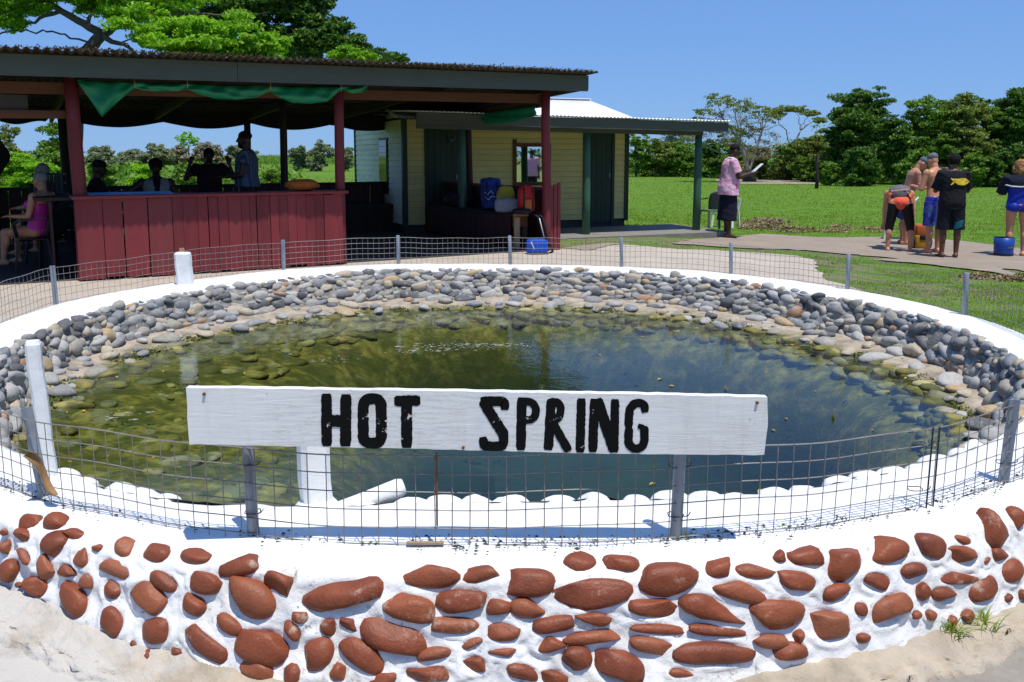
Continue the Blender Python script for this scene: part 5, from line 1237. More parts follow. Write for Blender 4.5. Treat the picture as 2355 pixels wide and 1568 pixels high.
# the two big trees above the shelter roof
def big_tree(label, u0, Y, cl, n, size, mat, limbs, r0, extra_cl=None, bark='bark'):
    foot = at_depth(u0, 430, Y); foot.z = -0.68
    def rr(u, v, dy): return at_depth(u, v, Y + dy) - foot
    k = (1024/2354)/F_PX*Y
    cs = [(*rr(u, v, dy), rx*k*0.92, (rx*0.7)*k, ry*k*1.35) for u, v, dy, rx, ry in cl]
    t = tree('spreading_tree', label, 'tree', foot, cs, n, size, mat, None, [(rr(*a), rr(*b_), ra, rb) for a, b_, ra, rb in limbs], bark, 0.35, None, 30, 0.36)
    return t, foot
big_tree('spreading tree with bright feathery foliage over the left of the shelter roof', 170, 18.5,
  [(330, 62, -1, 75, 34), (405, 92, -1.2, 80, 30), (500, 78, -1, 95, 34), (580, 108, -1, 75, 24), (455, 112, -1.4, 90, 22), (300, 22, 0, 90, 26), (215, 10, 0.5, 70, 20), (390, 30, 0, 80, 26), (35, 38, 0, 50, 28), (75, 8, 0, 60, 18), (20, -10, 0, 90, 30), (170, -30, 0, 150, 24), (360, -20, 0, 130, 26), (640, 100, -.6, 45, 18), (-60, 40, 0, 60, 30)],
  60000, 0.052, 'leaf_bright',
  [((165, 430, 0), (190, 130, 0), .17, .14), ((190, 130, 0), (235, 78, 0), .14, .11), ((235, 78, 0), (140, 25, 0), .10, .07), ((140, 25, 0), (60, -20, 0), .07, .04), ((235, 78, 0), (305, 115, -.5), .07, .03), ((235, 78, 0), (330, 30, -.3), .08, .03), ((140, 25, 0), (30, 72, 0), .045, .015), ((30, 72, 0), (-60, 80, .2), .02, .01), ((200, 60, 0), (215, 5, .2), .05, .02), ((225, 108, -.2), (120, 72, .1), .025, .018), ((120, 72, .1), (20, 70, .1), .02, .015), ((330, 30, -.3), (560, 42, -.4), .04, .015)], 0.17)
big_tree('spreading tree with dark dense foliage behind the middle of the shelter roof', 781, 23,
  [(560, 22, 0, 85, 26), (640, 50, 0, 80, 34), (705, 30, .4, 60, 26), (740, 78, 0, 75, 30), (800, 108, -.2, 60, 22), (868, 128, -.3, 50, 14), (915, 134, -.2, 26, 7), (690, 100, 0, 80, 26), (620, -8, 0, 110, 22), (730, -2, .3, 45, 12), (520, 45, 0, 60, 26), (480, 5, 0, 60, 22), (610, 90, 0.3, 70, 24), (780, 60, .2, 34, 14)],
  40000, 0.075, 'leaf_dark',
  [((783, 430, 0), (779, 200, 0), .075, .065), ((779, 200, 0), (690, 90, 0), .065, .05), ((690, 90, 0), (560, 40, 0), .06, .03), ((690, 90, 0), (740, 20, .2), .05, .012), ((740, 20, .2), (770, -10, .2), .02, .008), ((779, 200, 0), (860, 125, -.2), .045, .02), ((560, 40, 0), (410, 42, 0), .03, .012)], 0.13)
big_tree('slender tree whose yellow green spray shows just above the right of the mossy roof', 782, 21.5,
  [(800, 122, 0, 36, 12), (775, 128, 0, 26, 9), (845, 130, 0, 24, 8)], 3600, 0.05, 'leaf_bright',
  [((782, 430, 0), (781, 160, 0), .05, .035), ((781, 160, 0), (800, 120, 0), .03, .012), ((781, 160, 0), (845, 128, 0), .02, .008)], 0.05, None, 'bark_dark')
# trees off to the right that the wall mirror looks at
for lab, x, y, h, w, mt in [('green tree in the field beyond the right of the picture, seen in the mirror', 16.5, 3.0, 5.0, 3.0, 'leaf_mid'), ('broad tree beyond the right of the picture, nearer the path', 20.5, -0.5, 6, 4.0, 'leaf_mid'), ('dark tree beyond the right of the picture, farthest out', 22, 4.5, 7, 3.6, 'leaf_dark')]:
    cs = [(rv.uniform(-1, 1)*w*0.7, rv.uniform(-1, 1)*w*0.7, h*rv.uniform(0.25, 0.9), w*0.45, w*0.45, w*0.3) for _ in range(9)]
    tree('leafy_tree', lab, 'tree', Vector((x, y, float(gz(x, y)))), cs, 3500, 0.12, mt, ((0.1, 0, h*0.6), 0.16, 0.06), (), group='trees right of the path')

# grass
def inside(px, py, poly):
    P = np.array([(p_[0], p_[1]) for p_ in poly]); r_ = np.zeros(len(px), bool); j = len(P) - 1
    for i in range(len(P)):
        xi, yi = P[i]; xj, yj = P[j]; c = ((yi > py) != (yj > py)) & (px < (xj - xi)*(py - yi)/(yj - yi + 1e-12) + xi); r_ ^= c; j = i
    return r_
NG = 440000
iv = rv.uniform(1/75.0, 1/5.2, NG); D_ = 1/iv; gx = rv.uniform(-0.84, 0.84, NG)*D_; gy = D_
earth = G((1545, 559), (1660, 545), (1760, 538), (1900, 546), (2050, 545), (2200, 553), (2354, 575), (2700, 590), (2700, 650), (2354, 622), (2150, 604), (2040, 592), (1960, 585), (1850, 575), (1700, 570))
worn = G((2000, 597), (2120, 592), (2290, 612), (2354, 640), (2250, 622), (2120, 607))
kp = [K(-4.6, -0.2, 0), K(6.7, -0.2, 0), K(6.7, 5.4, 0), K(-4.6, 5.4, 0)]
cp = [CM @ Vector(q) for q in ((-4.95, -2.02, 0), (1.18, -2.02, 0), (1.18, 0.02, 0), (0.05, 0.05, 0), (0.05, 4, 0), (-4.8, 4, 0))]
bad = np.zeros(NG, bool)
for pl in (apron, earth, worn, kp, cp): bad |= inside(gx, gy, pl)
bad |= np.hypot(gx - PC[0], gy - PC[1]) < 3.35
patch = fnoise(gx, gy, 0.9, 77) + 0.6*fnoise(gx, gy, 3.1, 78)
bad |= (patch < -0.55) & (rv.rand(NG) < 0.85)
bad |= (gy < 16.5) & (gx > -1) & (fnoise(gx, gy, 2.3, 79) + 0.5*fnoise(gx, gy, 7, 80) < -0.05) & (rv.rand(NG) < 0.8)
gx = gx[~bad]; gy = gy[~bad]; n = len(gx); gzv = gz_rough(gx, gy)
tall = sm(16.5, 20, gy); hgt = (0.016 + 0.022*tall)*rv.uniform(0.5, 1.5, n)*(1 + 0.012*np.maximum(gy - 20, 0)); wd = 0.0035 + 0.00042*gy
hgt *= np.where(gx < -1, 1.4, 1.0)
a = rv.uniform(0, PI, n); lx = rv.normal(size=n)*0.45*hgt; ly = rv.normal(size=n)*0.45*hgt
P0 = np.stack([gx - np.cos(a)*wd, gy - np.sin(a)*wd, gzv - 0.005], 1); P1 = np.stack([gx + np.cos(a)*wd, gy + np.sin(a)*wd, gzv - 0.005], 1); P2 = np.stack([gx + lx, gy + ly, gzv + hgt], 1)
def grass_mat():
    m = foliage_mat('grass', (0.15, 0.245, 0.02), (0.33, 0.43, 0.065), 0.45); nt = m.node_tree; b = nt.nodes['Principled BSDF']; src = b.inputs['Base Color'].links[0].from_socket; co = coords(nt, 'World')
    n1 = noise(nt, co, 0.16, 5, 0.65); n2 = noise(nt, co, 0.45, 5, 0.6)
    c = mix(nt, ramp(nt, n1, [(0.42, (0,)*3), (0.62, (0.7,)*3)]), src, (0.28, 0.33, 0.08)); c = mix(nt, ramp(nt, n2, [(0.55, (0,)*3), (0.70, (0.65,)*3)]), c, (0.10, 0.17, 0.02))
    nt.links.new(c, b.inputs['Base Color']); return m
M['grass'] = grass_mat() if True else foliage_mat('grass', (0.085, 0.190, 0.012), (0.20, 0.32, 0.035), 0.42)
tag(raw('grass', np.stack([P0, P1, P2], 1).reshape(-1, 3), np.arange(n*3).reshape(n, 3), M['grass']), 'green grass covering the field', kind='stuff')
# heap of dry cuttings and leaf litter at the edge of the grass
hc = []
for k in range(18):
    q = on_ground(rv.uniform(1715, 1800), rv.uniform(508, 528)); hc.append((q.x, q.y, q.z + 0.03, 0.25, 0.2, 0.09))
for k in range(16):
    q = on_ground(rv.uniform(1800, 2060), rv.uniform(520, 535)); hc.append((q.x, q.y, q.z + 0.01, 0.28, 0.15, 0.04))
for k in range(10):
    q = on_ground(rv.uniform(2230, 2350), rv.uniform(632, 650)); hc.append((q.x, q.y, q.z + 0.01, 0.22, 0.12, 0.035))
V, Fc = leaf_cloud(hc, 9000, 0.035); M['cuttings'] = foliage_mat('cuttings', (0.20, 0.145, 0.075), (0.42, 0.32, 0.19), 0.1)
tag(raw('dry_cuttings', V, Fc, M['cuttings']), 'heap of dry brown cuttings at the edge of the grass', kind='stuff')
# grass tufts on the near pavement, a weed on the rim
def tuft(label, loc, n, h, spread, mat='grass', cat='grass tuft', name='grass_tuft'):
    V = []; Fc = []; k0 = 0
    for i in range(n):
        a = rv.uniform(0, 2*PI); L = h*rv.uniform(0.5, 1.1); out_ = spread*rv.uniform(0.2, 1); w = 0.0022; d = np.array((math.cos(a), math.sin(a), 0)); s_ = np.array((-math.sin(a), math.cos(a), 0))*w; b0 = np.array((rv.normal(), rv.normal(), 0))*spread*0.18
        for j in range(5):
            t_ = j/4; q = b0 + d*out_*t_**1.6 + np.array((0, 0, L*(t_ - 0.35*t_**3))); ww = (1 - t_*0.92); V += [q - s_*ww, q + s_*ww]
        for j in range(4): Fc.append((k0 + 2*j, k0 + 2*j + 1, k0 + 2*j + 3, k0 + 2*j + 2))
        k0 += 10
    t = empty(name, loc, 0, label, cat); raw('blades', V, Fc, M[mat], t); return t
q = at_z(2192, 1462, -0.285); tuft('green grass tuft growing at the edge of the near pavement', q, 46, 0.085, 0.075)
q = at_z(2258, 1446, -0.285); tuft('smaller grass tuft beside the wall footing at the lower right', q, 40, 0.09, 0.08)
q = at_z(1578, 1236, 0.0); tuft('tiny green weed at the foot of the fence post on the rim', q, 12, 0.035, 0.02, 'leaf_bright', 'weed', 'weed')
for k, (u, v) in enumerate(((1245, 895), (1668, 900), (1915, 965))):
    tuft(('submerged water weed just above the sign letters', 'reedy water weed in the right half of the pool', 'yellowish water weed near the right bank of the pool')[k], at_z(u, v, WATER_Z - 0.005), 16, 0.05, 0.03, 'leaf_olive', 'water weed', 'water_weed')

# sparse tree behind the photographer whose leaves dapple the near wall
fx = Vector((3.6, -2.6, float(gz(3.6, -2.6))))
oc = [Vector(c) for c in ((0.85, 0.25, 5.1), (-0.45, 0.15, 4.9), (2.1, -0.1, 5.2))]
tree('overhanging_tree', 'sparse leafy tree behind the camera, its branches reaching over the path', 'tree', fx, [(*(c - fx), 0.50, 0.26, 0.15, 1) for c in oc], 230, 0.05, 'leaf_mid', ((-0.3, 0.4, 3.6), 0.13, 0.09), [((-0.3, 0.4, 3.6), tuple(c - fx), 0.03, 0.006) for c in oc], 'bark', 0.5, None, 10, 0.4)
# ---------------------------------------------------------------- people
def frame_of(d, hint=(0, 0, 1)):
    d = Vector(d).normalized(); h = Vector(hint)
    x = h.cross(d)
    if x.length < 1e-3: x = Vector((1, 0, 0)).cross(d)
    x.normalize(); y = d.cross(x); return x, y, d
class Flesh:
    """overlapping closed solids that a voxel remesh fuses into one continuous skin"""
    def __init__(self): self.mb = MB()
    def cap(self, p0, p1, r0, r1, n=12):
        p0 = Vector(p0); p1 = Vector(p1); d = (p1 - p0); L = d.length; d = d/L if L > 1e-6 else Vector((0, 0, 1))
        pts = []; rad = []
        for t_ in (-0.98, -0.8, -0.45): pts.append(p0 + d*r0*t_); rad.append(r0*math.sqrt(1 - t_*t_))
        for k in range(5): pts.append(p0.lerp(p1, k/4)); rad.append(r0 + (r1 - r0)*k/4)
        for t_ in (0.45, 0.8, 0.98): pts.append(p1 + d*r1*t_); rad.append(r1*math.sqrt(1 - t_*t_))
        self.mb.tube(pts, rad, n); return self
    def cone(self, p0, p1, r0, r1, n=16, mid=None):
        if mid: self.mb.tube([p0, Vector(p0).lerp(Vector(p1), 0.5), p1], [r0, mid, r1], n)
        else: self.mb.tube([p0, p1], [r0, r1], n)
        return self
    def ell(self, c, rad, Rm=None):
        V, Fc = ICO2; V = V*np.array(rad)
        if Rm is not None: V = V @ np.array(Rm).T
        V = V + np.array(c); self.mb.add([tuple(v) for v in V], [tuple(f) for f in Fc]); return self
    def loft(self, rings, n=20):
        """rings: (centre, rx, ry, axis x, axis y)"""
        V = []; k = len(rings)
        for c, rx, ry, ax, ay in rings:
            for i in range(n):
                t_ = 2*PI*i/n; V.append(Vector(c) + ax*(rx*math.cos(t_)) + ay*(ry*math.sin(t_)))
        Fc = [(j*n + i, j*n + (i+1) % n, (j+1)*n + (i+1) % n, (j+1)*n + i) for j in range(k-1) for i in range(n)]
        Fc += [tuple(range(n))[::-1], tuple(range((k-1)*n, k*n))]
        self.mb.add(V, Fc); return self
    def build(self, name, mat, parent, voxel=0.010, smooth=4, wrinkle=0.0, wsize=0.08):
        o = self.mb.build(name, mat, parent, True)
        r_ = o.modifiers.new('fuse', 'REMESH'); r_.mode = 'VOXEL'; r_.voxel_size = voxel; r_.use_smooth_shade = True
        if smooth: s_ = o.modifiers.new('relax', 'SMOOTH'); s_.iterations = smooth; s_.factor = 0.5
        if wrinkle:
            tx = bpy.data.textures.new('wrinkle', 'CLOUDS'); tx.noise_scale = wsize; d = o.modifiers.new('folds', 'DISPLACE'); d.texture = tx; d.strength = wrinkle; d.mid_level = 0.5; d.texture_coords = 'LOCAL'
        return o
def skin_mat(name, c, red=0.0):
    m, nt, b = newmat(name); co = coords(nt, 'Object'); n1 = noise(nt, co, 9, 4, 0.6); c = np.array(c)
    a = ramp(nt, n1, [(0.3, tuple(c*0.88)), (0.7, tuple(np.minimum(c*1.1, 1)))])
    nt.links.new(a, b.inputs['Base Color']); b.inputs['Roughness'].default_value = 0.45; b.inputs['Specular IOR Level'].default_value = 0.35; return m
M['skin_dark'] = skin_mat('skin_dark', (0.055, 0.026, 0.016)); M['skin_brown'] = skin_mat('skin_brown', (0.12, 0.055, 0.030)); M['skin_pink'] = skin_mat('skin_pink', (0.54, 0.245, 0.145)); M['skin_tan'] = skin_mat('skin_tan', (0.44, 0.205, 0.12))
def cloth(name, c, rough=0.85, var=0.15, sc=14, **kw): return simple(name, c, rough, var, sc, 0.3, 0.003, spec=0.2, **kw)
M['hair_black'] = cloth('hair_black', (0.008, 0.007, 0.007)); M['hair_grey'] = cloth('hair_grey', (0.20, 0.195, 0.19)); M['hair_honey'] = cloth('hair_honey', (0.30, 0.15, 0.055), 0.6, 0.45, 30)
M['eye'] = simple('eye', (0.02, 0.015, 0.012), 0.2, 0.0, 5, 0)
UP = Vector((0, 0, 1))
def person(label, loc, yaw, H, skin, lean=0.0, hp=0.1, hy=0.0, bw=1.0, belly=1.0, arms=None, legs=None, hip=None, group=None, voxel=0.009, foot_dir=None, fingers_curl=0.5):
    t = empty('person', loc, yaw, label, 'person', group); f = Flesh(); J = {'H': H, 'root': t, 'bw': bw, 'belly': belly}
    hz = hip if hip else 0.515*H; P0 = Vector((0, 0, hz)); s = Vector((0, math.sin(lean), math.cos(lean))); ay = Vector((0, math.cos(lean), -math.sin(lean))); ax = Vector((1, 0, 0))
    J.update(P0=P0, s=s, ax=ax, ay=ay)
    def ring(t_, rx, ry, dy=0.0, inf=0.0): return (P0 + s*(t_*H) + ay*(dy*H), rx*H + inf, ry*H + inf, ax, ay)
    prof = [(-0.045, 0.050*bw, 0.045, 0.0), (-0.02, 0.088*bw, 0.066*belly**.5, -0.004), (0.02, 0.098*bw, 0.073*belly**.5, -0.006), (0.07, 0.092*bw, 0.066*belly, 0.0), (0.13, 0.083*bw*belly**.5, 0.060*belly, 0.003), (0.19, 0.092*bw*belly**.3, 0.066*belly**.7, 0.003), (0.25, 0.104*bw, 0.070*belly**.3, 0.0), (0.285, 0.106*bw, 0.058, -0.002), (0.312, 0.080*bw, 0.042, -0.004), (0.33, 0.042, 0.036, -0.004)]
    J['prof'] = prof; J['ring'] = ring
    f.loft([ring(a_, rx, ry, dy) for a_, rx, ry, dy in prof])
    nb = P0 + s*(0.315*H); hv = Vector((math.sin(hy)*math.sin(hp), math.cos(hy)*math.sin(hp), math.cos(hp))); nt_ = nb + (s*0.5 + hv*0.5).normalized()*(0.05*H)
    f.cap(nb - s*0.01*H, nt_, 0.034*H*bw**.5, 0.031*H*bw**.5)
    fw_ = Vector((math.sin(hy), math.cos(hy), 0)); fw_ = (fw_ - hv*fw_.dot(hv)).normalized(); sd = fw_.cross(hv); hc = nt_ + hv*(0.050*H) + fw_*(0.010*H)
    Rm = Matrix((sd, fw_, hv)).transposed(); J.update(hc=hc, hv=hv, fw=fw_, sd=sd, Rm=Rm, neck=nb)
    f.ell(hc, (0.044*H, 0.055*H, 0.062*H), Rm); f.ell(hc - hv*0.030*H + fw_*0.016*H, (0.033*H, 0.038*H, 0.036*H), Rm)
    f.cap(hc + fw_*0.050*H + hv*0.004*H, hc + fw_*0.064*H - hv*0.014*H, 0.006*H, 0.009*H, 8)
    f.cap(hc + fw_*0.050*H - hv*0.033*H + sd*0.012*H, hc + fw_*0.050*H - hv*0.033*H - sd*0.012*H, 0.006*H, 0.006*H, 8)
    for k in (-1, 1): f.ell(hc + sd*(k*0.045*H) - fw_*0.004*H - hv*0.008*H, (0.007*H, 0.014*H, 0.019*H), Rm)
    J['arm'] = []
    for k in (-1, 1):
        u_, w_ = arms[0 if k < 0 else 1] if arms else ((k*0.12, 0.02, -1), (k*0.05, 0.12, -1))
        u_ = Vector(u_).normalized(); w_ = Vector(w_).normalized(); S = P0 + s*(0.288*H) + ax*(k*0.104*H*bw); E = S + u_*(0.168*H); Wr = E + w_*(0.148*H); J['arm'].append((S, E, Wr))
        f.cap(S, E, 0.031*H*bw**.6, 0.023*H*bw**.4); f.cap(E, Wr, 0.0235*H*bw**.4, 0.0155*H); f.ell(S + u_*0.01*H, (0.034*H*bw**.5,)*3)
        side = w_.cross(Vector((0, 0, 1)) if abs(w_.z) < 0.8 else Vector((0, 1, 0))).normalized()*k; pn = side.cross(w_).normalized()
        if abs(w_.z) < 0.8 and pn.z > 0: pn = -pn
        Rh = Matrix((side, w_, pn)).transposed(); pc = Wr + w_*(0.028*H); f.ell(pc, (0.024*H, 0.032*H, 0.012*H), Rh)
        for q, (ln, off) in enumerate(((0.036, -1.5), (0.042, -0.5), (0.044, 0.5), (0.038, 1.5))):
            b0 = Wr + w_*(0.048*H) + side*(off*0.0125*H); m1 = b0 + (w_ + side*off*0.05).normalized()*(ln*0.5*H) + pn*(ln*0.18*fingers_curl*H); m2 = m1 + (w_*(1 - 0.6*fingers_curl) + pn*fingers_curl).normalized()*(ln*0.5*H)
            f.cap(b0 - w_*0.012*H, m1, 0.0058*H, 0.0054*H, 7); f.cap(m1, m2, 0.0054*H, 0.0048*H, 7)
        b0 = Wr + w_*0.018*H - side*k*0.0 + side*(-k*0.020*H if False else 0.021*H)*(-1 if k > 0 else -1)
        m1 = b0 + (w_*0.7 - side*0.6 + pn*0.25).normalized()*(0.024*H); f.cap(b0, m1, 0.0075*H, 0.0062*H, 7); f.cap(m1, m1 + (w_ + pn*0.35).normalized()*(0.02*H), 0.0062*H, 0.0052*H, 7)
    J['leg'] = []
    for k in (-1, 1):
        d1, d2 = legs[0 if k < 0 else 1] if legs else ((k*0.03, 0, -1), (0, 0, -1))
        d1 = Vector(d1).normalized(); d2 = Vector(d2).normalized(); Hp = P0 + ax*(k*0.052*H*bw); Kn = Hp + d1*(0.245*H); An = Kn + d2*(0.232*H)
        J['leg'].append((Hp, Kn, An)); f.cap(Hp, Kn, 0.054*H*bw**.8, 0.034*H*bw**.4); f.cap(Kn, An, 0.034*H*bw**.4, 0.021*H)
        f.ell(Kn.lerp(An, 0.28) + Vector((0, -0.010*H, 0)), (0.033*H*bw**.4, 0.035*H*bw**.4, 0.062*H))
        fd = Vector(foot_dir[0 if k < 0 else 1]).normalized() if foot_dir else Vector((k*0.18, 1, 0)).normalized()
        hl = An - fd*0.028*H + UP*(-0.014*H); ball = An + fd*0.075*H + UP*(-0.023*H); f.cap(hl, An, 0.021*H, 0.021*H); f.cap(hl, ball, 0.021*H, 0.016*H); f.cap(An - UP*0.005*H, ball, 0.021*H, 0.015*H)
        sdf = fd.cross(UP)
        for q in range(5):
            off = (q - 2)*0.0092*H; ln = (0.034, 0.036, 0.033, 0.029, 0.024)[q if k < 0 else 4 - q] if False else (0.034 - 0.0022*abs(q - 1))*H; b0 = ball + sdf*off; f.cap(b0, b0 + fd*(ln - 0.008*H), 0.0085*H, 0.0065*H, 7)
    body = f.build('body', skin, t, voxel, 3)
    J['body'] = body; J['H'] = H
    for k in (-1, 1):
        e = MB(); V, Fc = ICO1; c = hc + fw_*(0.0505*H) + sd*(k*0.017*H) + hv*(0.006*H); e.add([tuple(v*0.0072*H + np.array(c)) for v in V], [tuple(x) for x in Fc]); e.build('eye', M['eye'], t, True)
    return J
def shirt(J, mat, t0=0.0, sleeve=0.55, inf=0.014, flare=0.0, t1=0.318, name='shirt', wr=0.012, neck=True, voxel=0.010):
    f = Flesh(); H = J['H']; rg = []
    pr = J['prof']; ts_ = [p[0] for p in pr]
    for t_ in np.linspace(t0, t1, 14):
        rx = np.interp(t_, ts_, [p[1] for p in pr]); ry = np.interp(t_, ts_, [p[2] for p in pr]); dy = np.interp(t_, ts_, [p[3] for p in pr])
        if t_ < 0.2: rx = max(rx, 0.092*J['bw']*J['belly']**.4); ry = max(ry, 0.066*J['belly']**.6)
        fl = flare*(1 - (t_ - t0)/(t1 - t0)); rg.append(J['ring'](t_, rx, ry, dy, inf + fl))
    f.loft(rg, 24)
    for (S, E, Wr), k in zip(J['arm'], (-1, 1)):
        if sleeve > 0:
            q = S.lerp(E, min(1, sleeve)); d = (E - S).normalized(); r_ = 0.033*H*J['bw']**.6
            f.cone(S - d*0.02*H, q, r_ + inf*0.8, r_ + inf*(1.3 if sleeve <= 1 else 0.8)); f.ell(S, (r_ + inf*0.9,)*3)
            if sleeve > 1: f.cap(E, E.lerp(Wr, sleeve - 1), 0.027*H + inf*0.5, 0.022*H + inf*0.5)
    return f.build(name, mat, J['root'], voxel, 3, wr)
def shorts(J, mat, frac=0.9, t1=0.06, inf=0.016, name='shorts', flare=1.0, wr=0.014):
    f = Flesh(); H = J['H']; pr = J['prof']; ts_ = [p[0] for p in pr]; rg = []
    for t_ in np.linspace(-0.045, t1, 8):
        rx = np.interp(t_, ts_, [p[1] for p in pr]); ry = np.interp(t_, ts_, [p[2] for p in pr]); rg.append(J['ring'](t_, max(rx, .07), ry, np.interp(t_, ts_, [p[3] for p in pr]), inf))
    f.loft(rg, 24)
    for Hp, Kn, An in J['leg']:
        q = Hp.lerp(Kn, min(frac, 1.0)) if frac <= 1 else Kn.lerp(An, frac - 1); r0 = 0.056*H*J['bw']**.8 + inf*0.7; r1 = (0.042*H*J['bw']**.5)*flare + inf
        if frac <= 1: f.cone(Hp, q, r0, r1)
        else: f.cone(Hp, Kn, r0, 0.040*H*J['bw']**.5*flare + inf); f.cone(Kn - (Kn - Hp)*0.03, q, 0.040*H*J['bw']**.5*flare + inf, 0.036*H*flare + inf); f.ell(Kn, (0.039*H*flare*J['bw']**.5 + inf,)*3)
    return f.build(name, mat, J['root'], 0.010, 3, wr)
def hair(J, mat, rad=(0.050, 0.060, 0.060), up=0.016, back=0.008, name='hair', extra=None, rough=0.01, ws=0.03):
    f = Flesh(); H = J['H']; c = J['hc'] + J['hv']*(up*H) - J['fw']*(back*H); f.ell(c, tuple(r_*H for r_ in rad), J['Rm'])
    if extra:
        for du, db, ds, r_ in extra: f.ell(J['hc'] + J['hv']*du*H - J['fw']*db*H + J['sd']*ds*H, tuple(x*H for x in r_), J['Rm'])
    return f.build(name, mat, J['root'], 0.009, 2, rough, ws)
def brim(J, mat):
    mb = MB(); H = J['H']; c = J['hc'] + J['hv']*0.030*H + J['fw']*0.05*H
    V = []
    for z in (0, 0.004):
        for i in range(9):
            a = -PI/2 + PI*i/8; V.append(c + J['sd']*(0.042*H*math.sin(a)) + J['fw']*(0.05*H*math.cos(a)) - J['hv']*(z + 0.010*H*math.cos(a)))
    mb.add(V, [tuple(range(9)), tuple(range(17, 8, -1))] + [(i, i+1, i+10, i+9) for i in range(8)] + [(8, 0, 9, 17)]); return mb.build('cap_brim', mat, J['root'])

GP = 'bathers standing together on the path'
# 1 man in pink
pk = on_ground(1672, 546)
J = person('person in pink shirt and dark wraparound skirt reading a paper by the porch', pk, R(-88), 1.78, M['skin_dark'], 0.04, 0.42, 0, 1.05, 1.12,
  arms=[((-0.10, 0.30, -0.92), (0.30, 0.86, 0.24)), ((0.10, 0.30, -0.92), (-0.28, 0.88, 0.26))], legs=[((-0.02, 0.03, -1), (0, -0.04, -1)), ((0.03, -0.03, -1), (0, 0.0, -1))], foot_dir=[(0.05, 1, 0), (0.12, 1, 0)])
def pink_mat():
    m, nt, b = newmat('pink_shirt'); co = coords(nt, 'Object'); n1 = noise(nt, co, 26, 5, 0.6); n2 = noise(nt, co, 7, 5, 0.7)
    a = ramp(nt, n1, [(0.35, (0.62, 0.30, 0.42)), (0.6, (0.70, 0.40, 0.52))])
    sp = nt.nodes.new('ShaderNodeSeparateXYZ'); nt.links.new(co, sp.inputs[0]); mr = node(nt, 'ShaderNodeMapRange'); nt.links.new(sp.outputs['Z'], mr.inputs[0]); mr.inputs[1].default_value = 1.02; mr.inputs[2].default_value = 0.95
    pat = ramp(nt, n2, [(0.42, (0.66, 0.34, 0.48)), (0.5, (0.78, 0.62, 0.72)), (0.58, (0.60, 0.16, 0.34)), (0.64, (0.75, 0.55, 0.66))])
    nt.links.new(mix(nt, mr.outputs[0], a, pat), b.inputs['Base Color']); b.inputs['Roughness'].default_value = 0.85; return m
shirt(J, pink_mat(), -0.06, 0.72, 0.026, 0.05, wr=0.02)
f = Flesh(); H = J['H']
f.loft([J['ring'](0.055, 0.088, 0.066, 0, 0.012), J['ring'](0.0, 0.100, 0.078, 0, 0.014), J['ring'](-0.15, 0.106, 0.086, 0, 0.015), J['ring'](-0.33, 0.112, 0.094, 0, 0.016)], 24)
M['navy'] = cloth('navy', (0.010, 0.011, 0.026)); f.build('wraparound_skirt', M['navy'], J['root'], 0.010, 3, 0.02)
hair(J, M['hair_black'], (0.050, 0.058, 0.052), 0.022, 0.012)
f = Flesh(); f.loft([(J['neck'] - J['s']*0.008*H, 0.050*H, 0.048*H, J['ax'], J['ay']), (J['neck'] + J['s']*0.024*H, 0.042*H, 0.042*H, J['ax'], J['ay'])]); f.build('collar', cloth('collar_white', (0.72, 0.66, 0.68)), J['root'], 0.008, 2)
W1 = J['root'].matrix_basis @ ((J['arm'][0][2] + J['arm'][1][2])/2); W1 = Matrix.Translation(pk) @ Matrix.Rotation(R(-88), 4, 'Z') @ ((J['arm'][0][2] + J['arm'][1][2])/2)
o = MB().box((-0.09, 0.0, 0), (0.09, 0.24, 0.003)).build('paper_sheet', M['white_plastic'], None); o.location = W1 + Vector((0.085, 0, 0.022)); o.rotation_euler = Euler((R(42), 0, R(-88)), 'XYZ'); tag(o, 'pale sheet of paper held up by the person in pink', 'paper')
f = Flesh(); q = J['ring'](0.0, 0, 0)[0]; pkt = MB().box((0.100*H, 0.02, 0.50*H), (0.100*H + 0.045, 0.09, 0.575*H)); pkt.build('pocket', cloth('magenta', (0.60, 0.06, 0.20)), J['root'], False, 0.006)

# 5 fish shirt
p5 = on_ground(2180, 592)
M['black_cotton'] = cloth('black_cotton', (0.010, 0.010, 0.013)); M['dark_shorts'] = cloth('dark_shorts', (0.008, 0.008, 0.014), 0.6)
J5 = person('person in a black T-shirt with a yellow fish on the back', p5, R(-12), 1.70, M['skin_brown'], 0.02, 0.12, 0, 1.05, 1.2, arms=[((-0.20, 0.22, -0.95), (0.5, 0.78, 0.12)), ((0.20, 0.22, -0.95), (-0.5, 0.78, 0.05))], legs=[((-0.035, 0, -1), (0.0, 0, -1)), ((0.035, 0, -1), (0.0, 0, -1))], group=GP)
sh5 = shirt(J5, M['black_cotton'], -0.05, 0.90, 0.016, 0.014, wr=0.022)
so5 = shorts(J5, M['dark_shorts'], 1.0, 0.04, 0.020, flare=1.25)
hair(J5, M['hair_black'], (0.060, 0.066, 0.062), 0.012, 0.010, rough=0.008)
fv = []; fz = 0.515*1.70 + 0.218*1.70
def fish_pt(x, z): return (x, -0.135, fz + z)
out = [(0.165, 0.0), (0.14, 0.030), (0.09, 0.052), (0.03, 0.058), (-0.03, 0.046), (-0.075, 0.014), (-0.12, 0.050), (-0.135, 0.058), (-0.137, 0.045), (-0.105, 0.0), (-0.138, -0.05), (-0.130, -0.060), (-0.075, -0.014), (-0.03, -0.048), (0.03, -0.060), (0.09, -0.054), (0.14, -0.030)]
bm = bmesh.new(); fvv = [bm.verts.new((0.06 + x, -0.36, fz + z)) for x, z in out]; ff = bm.faces.new(fvv)
bmesh.ops.triangulate(bm, faces=bm.faces[:])
